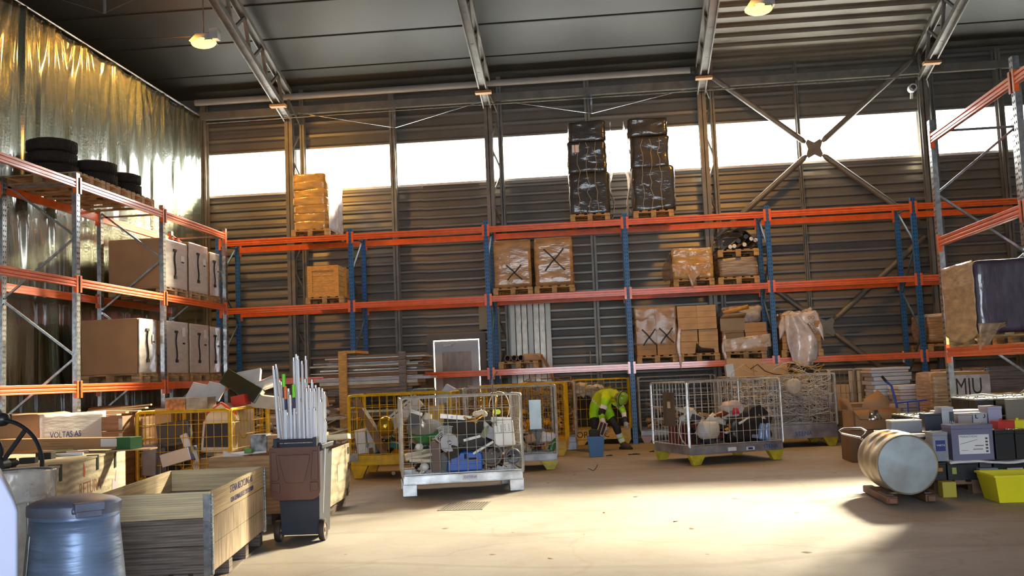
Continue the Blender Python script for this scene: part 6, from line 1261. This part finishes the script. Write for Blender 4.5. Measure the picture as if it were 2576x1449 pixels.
# black batteries behind on their own pallets
pallet((4.15, 13.35, 0), 'pallet under the far black batteries near the hand truck', 0, m_=mat('old_pallet', (.22, .13, .08), .8)); pallet((5.1, 13.2, 0), 'pallet under the far black batteries inside the rack', 0, m_=mat('old_pallet', (.22, .13, .08), .8))
rnd = random.Random(3); b0 = None
LBt = mat('battery_top_pale', (.36, .38, .30), .5, var=.6, vscale=10)
for lay in range(4):
    for i in range(8):
        for j in range(4):
            x = 3.86+i*.225+rnd.uniform(-.01, .01); y = 12.80+j*.31; z = .147+lay*.20
            if lay == 3 and x < 4.45: continue
            if 4.56 < x+.1 and x-.1 < 4.70 and False: continue
            if lay < 3 and 0 < i < 7 and 0 < j < 3: continue      # nothing of these shows
            if abs(x-4.62) < .16 and y > 13.6: continue
            if b0 is None:
                b0 = thing('battery', 'used black car battery in the big pile behind the foam slab', 'battery', group='black batteries in the rear pile')
                B().bb(-.105, .105, -.14, .14, 0, .165).build('case', BLACK, b0, bev=.005); B().bb(-.107, .107, -.142, .142, .165, .185).build('lid', LBt, b0, bev=.004)
                B().cyl((-.07, -.1, .185), (-.07, -.1, .198), .011, n=8).cyl((.07, -.1, .185), (.07, -.1, .198), .011, n=8).build('terminal', GALVD, b0); B().tube([(-.08, .02, .186), (-.04, .02, .20), (.04, .02, .20), (.08, .02, .186)], .006, 5).build('carry_handle', BLACKM, b0); o = b0
            else: o = dup(b0)
            o.location = (x, y, z); o.rotation_euler = (0, 0, rnd.uniform(-.04, .04))
for (px, py, l_, rz_, m_, lb) in ((2455, 990, .34, -.5, WHITE, 'white strip lying across the rear battery pile'),):
    p = pz(px, py, 1.0); tag(B().tube([(0, 0, 0), (l_*.5, 0, .02), (l_, 0, -.01)], .014, 8).build('strip', m_, loc=(p.x, min(13.6, max(12.9, p.y)), .96), rot=(0, 0, rz_)), lb, 'strip')
tag(B().bb(-.09, .09, -.05, .05, 0, .06).build('red_lump', REDP, bev=.008, loc=(5.2, 12.86, .96)), 'small red plastic piece on the rear battery pile', 'cap')
# trays right
t = thing('yellow_tray', 'bright yellow open plastic tray on the floor at the right edge', 'tray', (4.22, 10.62, 0))
b = B(); w0, w1, d0, d1, hh_ = .43, .475, .20, .26, .27
vs = []
for (w_, d_, z) in ((w0, d0, 0), (w1, d1, hh_), (w1-.012, d1-.012, hh_), (w0-.01, d0-.01, .012)): vs += [(-w_, -d_, z), (w_, -d_, z), (w_, d_, z), (-w_, d_, z)]
fs = [(0, 1, 2, 3), (12, 13, 14, 15)]
for L_ in range(3): fs += [(L_*4+i, L_*4+(i+1) % 4, L_*4+4+(i+1) % 4, L_*4+4+i) for i in range(4)]
b.add(vs, fs).build('tray_body', YELB, t, bev=.004)
B().bb(-w1-.01, w1+.01, -d1-.012, -d1, hh_-.015, hh_+.004).bb(-w1-.012, -w1, -d1, d1, hh_-.015, hh_+.004).bb(-w1-.01, w1+.01, d1, d1+.012, hh_-.015, hh_+.004).build('tray_lip', YELB, t)
tag(B().bb(3.42, 3.56, 10.93, 11.08, 0, .16).build('yellow_box', mat('dull_yellow', (.50, .40, .04), .5), bev=.006), 'small dull yellow box behind the bright yellow tray', 'box')
for (x0, x1, py, m_, lb) in ((2512, 2556, 1092, REDP, 'red tray among the batteries at the right edge'), (2552, 2610, 1085, YELB, 'yellow bin with ragged top at the right edge above the black batteries')):
    a, c = pY(x0, py, 11.5), pY(x1, py, 11.5); tag(B().bb(0, c.x-a.x, 0, .22, 0, .09).bb(.02, .05, -.01, .0, .09, .12).build('small_tray', m_, bev=.006, loc=(a.x, 11.5, zA+.29)), lb, 'tray')
tag(B().bb(0, .5, 0, .03, 0, .42).build('grey_board', mat('grey_olive', (.30, .26, .22), .7), loc=(pY(2532, 1050, 12.5).x, 12.5, .5)), 'grey-brown board standing at the right edge above the trays', 'board')
# open carton, hand truck, white boards, letters box, wood collar boxes
t = thing('open_carton', 'open brown carton with raised flaps and tape behind the drum', 'carton', (3.86, 15.0, 0), R(6))
B().bb(-.34, .36, 0, .02, .48, .74).bb(-.34, .36, .46, .48, .48, .76).bb(-.34, -.32, 0, .48, .48, .74).bb(.34, .36, 0, .48, .48, .74).bb(-.34, .36, 0, .48, .46, .48).build('box', CARD, t)
B().add([(-.34, 0, .74), (.30, 0, .74), (.20, -.12, .60), (-.30, -.14, .62)], [(0, 1, 2, 3)]).add([(-.34, 0, .74), (-.34, .48, .74), (-.40, .44, .92), (-.38, .05, .90)], [(0, 1, 2, 3)]).add([(-.05, .46, .76), (.36, .46, .76), (.40, .50, .84), (.24, .56, 1.0), (.02, .52, .88)], [(0, 1, 2, 3, 4)]).build('flap', CARD, t, solid=.006)
B().add([(-.18, -.145, .60), (.02, -.142, .61), (.0, -.03, .735), (-.12, -.03, .735)], [(0, 1, 2, 3)]).build('tape', CHROME, t, solid=.002)
tag(B().bb(3.45, 4.35, 14.95, 15.55, 0, .455).build('dark_carton', CARDD, bev=.01), 'dark brown carton under the open carton', 'carton')
t = thing('hand_truck', 'blue hand truck standing before the stacked white boards', 'hand truck', (4.48, 15.6, 0)); BL2 = mat('truck_blue', (.02, .07, .42), .4, dirt=.2)
B().tube([(-.17, 0, .10), (-.17, 0, .75), (-.22, .02, 1.05), (-.28, .06, 1.12)], .018, 8).tube([(.32, 0, .10), (.32, 0, .78), (.33, .0, .82)], .018, 8).tube([(-.17, 0, .80), (.33, 0, .83)], .014, 8).tube([(-.17, 0, .45), (.32, 0, .45)], .012, 8).tube([(-.01, 0, .12), (-.01, 0, .80)], .010, 8).tube([(.15, 0, .12), (.15, 0, .80)], .010, 8).build('frame', BL2, t)
B().tube([(-.28, .06, 1.12), (-.33, .10, 1.20)], .022, 8).build('grip', BLACK, t); B().bb(-.2, .35, -.22, .02, .02, .035).build('toe_plate', BL2, t)
for sx in (-.22, .37): B().cyl((sx-.02, .07, .12), (sx+.02, .07, .12), .115, n=20).build('wheel', BLACKM, t)
rnd = random.Random(9)
for (x0, x1, y0, ztop, lb, grp) in ((4.40, 5.05, 17.25, 1.30, 'white board in the taller rear stack behind the hand truck', 'boards in the taller white stack'), (4.62, 5.28, 16.5, 1.02, 'white board in the lower front stack behind the hand truck', 'boards in the lower white stack')):
    z = .0
    while z < ztop:
        h_ = rnd.choice([.045, .06, .07]); tag(B().bb(0, x1-x0-rnd.uniform(0, .05), 0, .62, 0, h_-.006).build('white_board', rnd.choice([WHITE, LGREY, mat('board_pinkish', (.64, .58, .58), .6), mat('board_pinkish', (.64, .58, .58), .6)]), bev=.006, loc=(x0+rnd.uniform(-.04, .04), y0+rnd.uniform(-.04, .04), z)), lb, 'board', grp); z += h_
for k in range(9): tag(B().bb(0, .34, 0, .5, 0, .075).build('flat_carton', CARDL if k % 2 else CARD, bev=.004, loc=(4.98+.02*(k % 3)-1.05+.0, 17.0+.03*(k % 2), .0+k*.085)), 'flat folded carton in the stack left of the white boards', 'carton', 'flat cartons left of the white boards')
tag(B().softbox((0, 0, .15), (.36, .3, .3), 8, .03, 5, 2, .08).build('brown_sack', CARDL, ang=180, loc=(4.42, 16.6, .0)), 'brown paper sack at the foot of the white boards', 'sack')
tag(B().bb(4.2, 4.55, 16.35, 16.9, 0, .02).build('floor_sheet', CARDD), 'dark sheet on the floor under the brown sack', 'sheet') if False else None
t = thing('wrapped_carton', 'tall brown carton with black painted letters behind the galvanised upright', 'wrapped carton', (5.18, 15.75, 0)); B().softbox((0, 0, .62), (.85, .8, 1.24), 10, .012, 3, 7, .04).build('carton', W_CARD, t, ang=180)
B().bb(-.14, .40, -.425, -.415, .62, 1.18).build('white_panel', mat('painted_white', (.66, .60, .58), .5, var=.35, vscale=6), t)
text('MJU', .34, t, (-.10, -.43, .90), (R(90), 0, 0), INK, sx=.66); text('CO', .22, t, (.05, -.43, .66), (R(90), 0, 0), INK, sx=.9)
tag(B().bb(4.62, 4.9, 16.9, 17.3, 0, 1.1).build('side_carton', CARDD, bev=.01, ) if False else B().bb(5.42, 5.75, 17.0, 17.5, 0, 1.25).build('side_carton', CARD, bev=.01), 'brown carton between white boards and lettered carton', 'carton')
t = thing('pallet_collar_box', 'pine and grey collar box with perforated steel corners, far right', 'pallet collar box', (5.68, 15.75, 0))
for k in range(6):
    z0 = .14+k*.19; m_ = ORWOOD if k < 4 else WOODG; cr = bpy.data.objects.new('collar', None); C.objects.link(cr); cr.parent = t
    if k == 5: cr.location = (0, 0, 0)
    B().bb(0, .78, 0, .02, z0, z0+.185).build('end_board', m_, cr, bev=.003); B().bb(0, .78, .98, 1.0, z0, z0+.185).build('end_board', m_, cr); B().bb(0, .02, .02, .98, z0, z0+.185).build('side_board', m_, cr); B().bb(.76, .78, .02, .98, z0, z0+.185).build('side_board', m_, cr)
    for hx in (-.02, .72):
        b = B().m(GALV).bb(hx, hx+.07, -.006, 0, z0, z0+.17); b.m(HOLE)
        for q in range(4): b.bb(hx+.015, hx+.03, -.009, -.005, z0+.02+q*.04, z0+.035+q*.04).bb(hx+.045, hx+.06, -.009, -.005, z0+.02+q*.04, z0+.035+q*.04)
        b.build('hinge', None, cr)
pallet_b(B(), .78, 1.0).build('pallet_base', WOODG, t, smooth=False, loc=(.39, .5, 0))
# things on the floor
for (px, py, l_, rz_, lb) in ((1595, 1144, .2, .05, 'dark strip on the floor right of the worker'), (1533, 1147, .11, .15, 'short dark strip on the floor beside the bucket'), (1640, 1137, .08, 0, 'small dark piece by the foot of the right centre cage')):
    p = pz(px, py, 0); tag(B().box((0, 0, .008), (l_, .03, .014), (0, 0, 0)).box((.02, .01, .016), (l_*.4, .02, .01), (0, 0, .3)).build('dark_strip', BLACKM, loc=(p.x, p.y, 0), rot=(0, 0, rz_)), lb, 'strip')
rnd = random.Random(17); lf = None
LFM = mat('floor_scrap', (.22, .12, .06), .8)
for k, (px, py) in enumerate(((1385, 1405), (1700, 1312), (1740, 1330), (1120, 1330), (955, 1262), (1445, 1195), (1380, 1215), (1850, 1255), (2005, 1290), (1290, 1340), (1600, 1250), (1520, 1290), (1060, 1210), (2100, 1190), (1900, 1210), (870, 1395), (1240, 1395), (1780, 1395), (2030, 1390), (1470, 1345), (880, 1300), (2370, 1255))):
    p = pz(px, py, 0); s_ = rnd.uniform(.03, .09)
    if lf is None: lf = tag(B().add([(-.5, 0, .02), (0, .18, .05), (.5, .05, .02), (.1, -.15, .06)], [(0, 1, 2, 3)]).build('floor_scrap', LFM, solid=.02), 'tiny brown scrap lying on the open concrete floor', 'scrap', 'scraps on the open floor'); o = lf
    else: o = lf.copy(); C.objects.link(o)
    o.location = (p.x, p.y, .002); o.scale = (s_, s_, s_); o.rotation_euler = (0, 0, rnd.uniform(0, 3))
t = tag(B().cyl((0, -.006, .03), (0, .006, .03), .03, n=18).build('round_disc', CREAM, loc=pz(990, 1195, 0)), 'round pale cap lying on the floor under the left yellow cage', 'cap')
pt = [pz(*q, .006) for q in ((1480, 1178), (1492, 1184), (1500, 1176), (1503, 1169))]
tag(B().tube(pt, .006, 5).build('floor_wire', BLACKM), 'dark wire curl on the floor below the bucket', 'wire')
# ================================================================ worker
HV = mat('hivis_green', (.42, .86, .01), .55, var=.25, vscale=5, dirt=.3, dirtcol=(.30, .50, .02), bump=.3, bscale=7)
HVY = mat('hivis_yellow', (.62, .78, .01), .55, var=.2, vscale=5, dirt=.25, dirtcol=(.35, .45, .05), bump=.3, bscale=7)
REF = mat('reflective_band', (.80, .82, .85), .35); WBL = mat('work_black', (.015, .016, .02), .7, bump=.3, bscale=8)
SKN = mat('skin', (.40, .20, .13), .55); GLV = mat('glove_grey', (.42, .38, .36), .7, var=.3, vscale=20); BOOT = mat('boot', (.06, .045, .035), .6)
def W(px, py, y): return pY(px, py, y)
J = {}
def j(n, px, py, y, r1, r2=None): J[n] = (W(px, py, y), r1, r2 or r1)
j('pel', 1502, 1012, 18.95, .155, .15); j('wai', 1512, 998, 18.88, .15, .15); j('che', 1528, 990, 18.75, .165, .16); j('sho', 1541, 989, 18.66, .135, .12); j('nek', 1550, 994, 18.60, .06); j('hea', 1560, 1001, 18.55, .085, .09); j('hd2', 1566, 1006, 18.52, .07)
j('hipL', 1494, 1027, 18.88, .115); j('kneL', 1497, 1076, 18.72, .075); j('ankL', 1499, 1118, 18.85, .055); j('toeL', 1507, 1122, 18.68, .045)
j('hipR', 1524, 1030, 18.95, .115); j('kneR', 1549, 1071, 18.78, .078); j('ankR', 1566, 1118, 18.86, .058); j('toeR', 1583, 1125, 18.74, .045)
j('shL', 1524, 1003, 18.52, .085); j('elL', 1513, 1043, 18.42, .062); j('wrL', 1520, 1074, 18.34, .042)
j('shR', 1552, 1004, 18.78, .085); j('elR', 1568, 1036, 18.80, .062); j('wrR', 1573, 1062, 18.68, .042)
# keep feet on the floor
for s_ in 'LR':
    p, a, c = J['toe'+s_]; J['toe'+s_] = (Vector((p.x, p.y, .055)), a, c); p, a, c = J['ank'+s_]; J['ank'+s_] = (Vector((p.x, p.y, .10)), a, c)
names = list(J); E_ = [('pel', 'wai'), ('wai', 'che'), ('che', 'sho'), ('sho', 'nek'), ('nek', 'hea'), ('hea', 'hd2'), ('pel', 'hipL'), ('hipL', 'kneL'), ('kneL', 'ankL'), ('ankL', 'toeL'), ('pel', 'hipR'), ('hipR', 'kneR'), ('kneR', 'ankR'), ('ankR', 'toeR'), ('che', 'shL'), ('shL', 'elL'), ('elL', 'wrL'), ('che', 'shR'), ('shR', 'elR'), ('elR', 'wrR')]
O = Vector((J['pel'][0].x, J['pel'][0].y, 0))
me = bpy.data.meshes.new('body_rig'); me.from_pydata([J[n][0]-O for n in names], [(names.index(a), names.index(b_)) for a, b_ in E_], [])
tmp = bpy.data.objects.new('body_rig', me); C.objects.link(tmp); md = tmp.modifiers.new('skin', 'SKIN'); md.use_smooth_shade = True
for i, n in enumerate(names): v = me.skin_vertices[0].data[i]; v.radius = (J[n][1], J[n][2]); v.use_root = (n == 'pel')
md2 = tmp.modifiers.new('sub', 'SUBSURF'); md2.levels = 3; md2.render_levels = 3
bpy.context.view_layer.update(); dg = bpy.context.evaluated_depsgraph_get(); bm_me = bpy.data.meshes.new_from_object(tmp.evaluated_get(dg), depsgraph=dg)
bpy.data.objects.remove(tmp)
t = thing('person', 'person in yellow-green high-visibility clothes and helmet bending over a blue bucket', 'person', O)
body = bpy.data.objects.new('body', bm_me); C.objects.link(body); body.parent = t; bm_me.name = 'body'; bm_me.materials.clear()
ml = [HV, HVY, REF, WBL, SKN, BOOT]
for m_ in ml: bm_me.materials.append(m_)
for v in bm_me.vertices: p = v.co; v.co = p + noise.noise_vector(Vector(p)*9)*.014 + noise.noise_vector(Vector(p)*22)*.005
segs = [(a, c, J[a][0]-O, J[c][0]-O) for a, c in E_]
zone = {('hipL', 'kneL'): [(0, .55, 0), (.55, 1.01, 3)], ('kneL', 'ankL'): [(0, .3, 3), (.3, .5, 0), (.5, .63, 2), (.63, .75, 0), (.75, .88, 2), (.88, 1.01, 0)], ('ankL', 'toeL'): [(0, 2, 5)],
        ('hipR', 'kneR'): [(0, .60, 0), (.60, 1.01, 3)], ('kneR', 'ankR'): [(0, .40, 3), (.40, .60, 2), (.60, .70, 0), (.70, .86, 2), (.86, 1.01, 1)], ('ankR', 'toeR'): [(0, 2, 5)],
        ('shL', 'elL'): [(0, .45, 0), (.45, .68, 2), (.68, 1.01, 3)], ('elL', 'wrL'): [(0, .35, 0), (.35, .72, 2), (.72, 1.1, 3)], ('shR', 'elR'): [(0, .4, 1), (.4, .6, 2), (.6, 1.01, 0)], ('elR', 'wrR'): [(0, .2, 0), (.2, .6, 2), (.6, 1.1, 3)],
        ('pel', 'wai'): [(0, .25, 3), (.25, .55, 2), (.55, 1.01, 1)], ('wai', 'che'): [(0, 2, 1)], ('che', 'sho'): [(0, 2, 1)], ('sho', 'nek'): [(0, .6, 1), (.6, 2, 4)], ('nek', 'hea'): [(-1, 2, 4)], ('hea', 'hd2'): [(-1, 2, 4)], ('pel', 'hipL'): [(0, 2, 0)], ('pel', 'hipR'): [(0, 2, 0)], ('che', 'shL'): [(0, 2, 1)], ('che', 'shR'): [(0, 2, 1)]}
for f in bm_me.polygons:
    c = f.center; best = None
    for a, b2, p0, p1 in segs:
        d = p1-p0; u = max(0, min(1, (c-p0).dot(d)/d.length_squared)); q = (p0+d*u-c).length - (J[a][1]*(1-u)+J[b2][1]*u)
        if best is None or q < best[0]: best = (q, (a, b2), u)
    for lo_, hi_, mi in zone[best[1]]:
        if lo_ <= best[2] < hi_: f.material_index = mi; break
    f.use_smooth = True
hc_ = J['hea'][0]-O; dirh = (J['hd2'][0]-J['nek'][0]).normalized()
up_ = Vector((.50, -.15, -.10)); crown = (dirh*.8+Vector((.15, 0, .25))).normalized()
# helmet: dome over the crown, brim towards the face
zax = crown; xax = Vector((.35, -.3, -1)); xax = (xax-zax*xax.dot(zax)).normalized(); yax = zax.cross(xax)
HX = Matrix((xax, yax, zax)).transposed().to_4x4(); HX.translation = hc_+crown*.01
hel = B(HX); hel.lathe([(.001, .145), (.05, .138), (.09, .115), (.118, .07), (.128, .02), (.130, -.005), (.122, -.005), (.12, .02), (.001, .12)], 32); hel.prism([(.09, -.09), (.15, -.07), (.185, 0), (.15, .07), (.09, .09)], .008, Matrix.Translation((0, 0, -.004)))
ho = hel.build('helmet', mat('helmet_green', (.25, .48, .03), .35, var=.2, vscale=8, dirt=.2), t)
B(HX).bar((-.07, -.005, .125), (.09, -.005, .118), .03, .008).build('helmet_stripe', REF, ho)
B(HX).tube([(.134*math.cos(a), .134*math.sin(a), .03) for a in [i*math.pi/12 for i in range(24)]], .007, 6, True).build('helmet_band', WBL, ho)
fb = B(HX); fb.sph((.085, 0, -.05), (.022, .014, .02), 10).sph((.0, .088, -.03), (.02, .012, .03), 10).sph((.0, -.088, -.03), (.02, .012, .03), 10); fb.build('nose_and_ears', SKN, t)
eb = B(HX); eb.sph((.078, .032, -.025), (.01, .014, .009), 8).sph((.078, -.032, -.025), (.01, .014, .009), 8); eb.build('eyes', TAPE, t); B(HX).bb(.078, .086, -.02, .02, -.092, -.086).build('mouth', mat('lips', (.35, .12, .1), .5), t)
B(HX).lathe([(.095, -.035), (.10, -.01), (.098, .0), (.09, -.0)], 24, None, True).build('hair', mat('hair_brown', (.06, .04, .025), .8), t)
def hand(wr, el, tip, side, nm):
    w_ = J[wr][0]-O; d = (tip-O-w_).normalized(); e = d.cross(Vector((0, -1, .2))).normalized(); n_ = e.cross(d)
    b = B(); b.tube([w_-d*.03, w_, w_+d*.04, w_+d*.085], [.036, .036, .044, .040], 10)
    for k, l_ in enumerate((.070, .082, .078, .060)):
        o_ = e*(-.030+k*.020); p = w_+d*.08+o_; q = p+d*l_*.5+n_*.006; r2 = q+d*l_*.35+n_*.03; b.tube([p, q, r2, r2+n_*.018+d*.004], [.0115, .011, .010, .008], 7)
    p = w_+d*.03-e*.035; b.tube([p, p-e*.028+d*.028, p-e*.028+d*.055+n_*.018], [.014, .012, .009], 7)
    g_ = b.build(nm, GLV, t)
    B().tube([w_-d*.075, w_-d*.02, w_+d*.005], [.046, .046, .043], 12).build('glove_cuff', mat('cuff_navy', (.03, .03, .06), .7), g_)
hand('wrL', 'elL', W(1530, 1094, 18.28), 1, 'left_glove'); hand('wrR', 'elR', W(1579, 1082, 18.62), -1, 'right_glove')
for s_ in 'LR':
    a, c = J['ank'+s_][0]-O, J['toe'+s_][0]-O; d = Vector((c.x-a.x, c.y-a.y, 0)).normalized(); fp = a.copy(); fp.z = 0
    b = B(); b.tube([fp+Vector((0, 0, .16)), fp+Vector((0, 0, .09)), fp+d*.05+Vector((0, 0, .062)), fp+d*.14+Vector((0, 0, .052)), fp+d*.21+Vector((0, 0, .042))], [.058, .062, .060, .052, .032], 12)
    bo = b.build('boot', BOOT, t, sub=1)
    B().tube([fp-d*.06+Vector((0, 0, .014)), fp+d*.05+Vector((0, 0, .014)), fp+d*.15+Vector((0, 0, .014)), fp+d*.235+Vector((0, 0, .014))], [.035, .050, .052, .028], 10).build('sole', BLACKM, bo)
back = W(1522, 977, 18.62)-O; 
text('RETURA', .05, t, back+Vector((-.06, -.02, -.012)), (R(48), R(-8), R(-6)), mat('print_brown', (.45, .38, .08), .6), name='back_print')
B().box(J['wai'][0]-O+Vector((.17, -.15, -.06)), (.07, .03, .05)).build('belt_pouch', WBL, t, bev=.01)
# blue bucket with what is in it
bp_ = (pz(1485, 1150)+pz(1516, 1150))/2; bp_.y += .12
t = thing('blue_bucket', 'square blue plastic bucket standing before the bending worker', 'bucket', (bp_.x, bp_.y, 0), R(2))
b = B(); vs = []
for (w_, z) in ((.115, 0), (.145, .34), (.138, .34), (.11, .01)): vs += [(-w_, -w_, z), (w_, -w_, z), (w_, w_, z), (-w_, w_, z)]
fs = [(0, 1, 2, 3), (12, 13, 14, 15)]
for L_ in range(3): fs += [(L_*4+i, L_*4+(i+1) % 4, L_*4+4+(i+1) % 4, L_*4+4+i) for i in range(4)]
b.add(vs, fs).build('bucket_body', mat('bucket_blue', (.05, .16, .36), .5, var=.1), t, bev=.006)
B().bb(-.152, .152, -.152, -.144, .325, .348).bb(-.152, .152, .144, .152, .325, .348).bb(-.152, -.144, -.144, .144, .325, .348).bb(.144, .152, -.144, .144, .325, .348).build('bucket_rim', mat('bucket_blue', (.05, .16, .36), .5), t)
tag(B().softbox((0, 0, .16), (.20, .18, .32), 7, .02, 5, 3, .06).build('black_scrap', BLACKM, ang=180, loc=(bp_.x-.02, bp_.y, .16)), 'black crumpled thing standing in the blue bucket', 'scrap')
t = thing('slotted_tray', 'small pale double-slot wooden frame leaning out of the blue bucket', 'frame', (bp_.x+.07, bp_.y-.05, .36), rot=(R(-8), R(22), R(8)))
B().bb(-.07, -.055, -.01, .01, 0, .24).bb(.055, .07, -.01, .01, 0, .24).bb(-.006, .006, -.01, .01, 0, .24).bb(-.055, .055, -.01, .01, 0, .015).bb(-.055, .055, -.01, .01, .225, .24).build('rim', mat('frame_pink_wood', (.62, .36, .25), .6), t); B().bb(-.055, .055, -.002, .002, .015, .225).build('backing', BLACKM, t)
# lettering becomes real meshes
bpy.context.view_layer.update(); dg = bpy.context.evaluated_depsgraph_get()
for o in [q for q in C.objects if q.type == 'FONT']:
    m_ = bpy.data.meshes.new_from_object(o.evaluated_get(dg), depsgraph=dg); n = bpy.data.objects.new(o.name.split('.')[0], m_); C.objects.link(n)
    n.parent = o.parent; n.location = o.location; n.rotation_euler = o.rotation_euler; n.scale = o.scale; cu = o.data; bpy.data.objects.remove(o); bpy.data.curves.remove(cu)
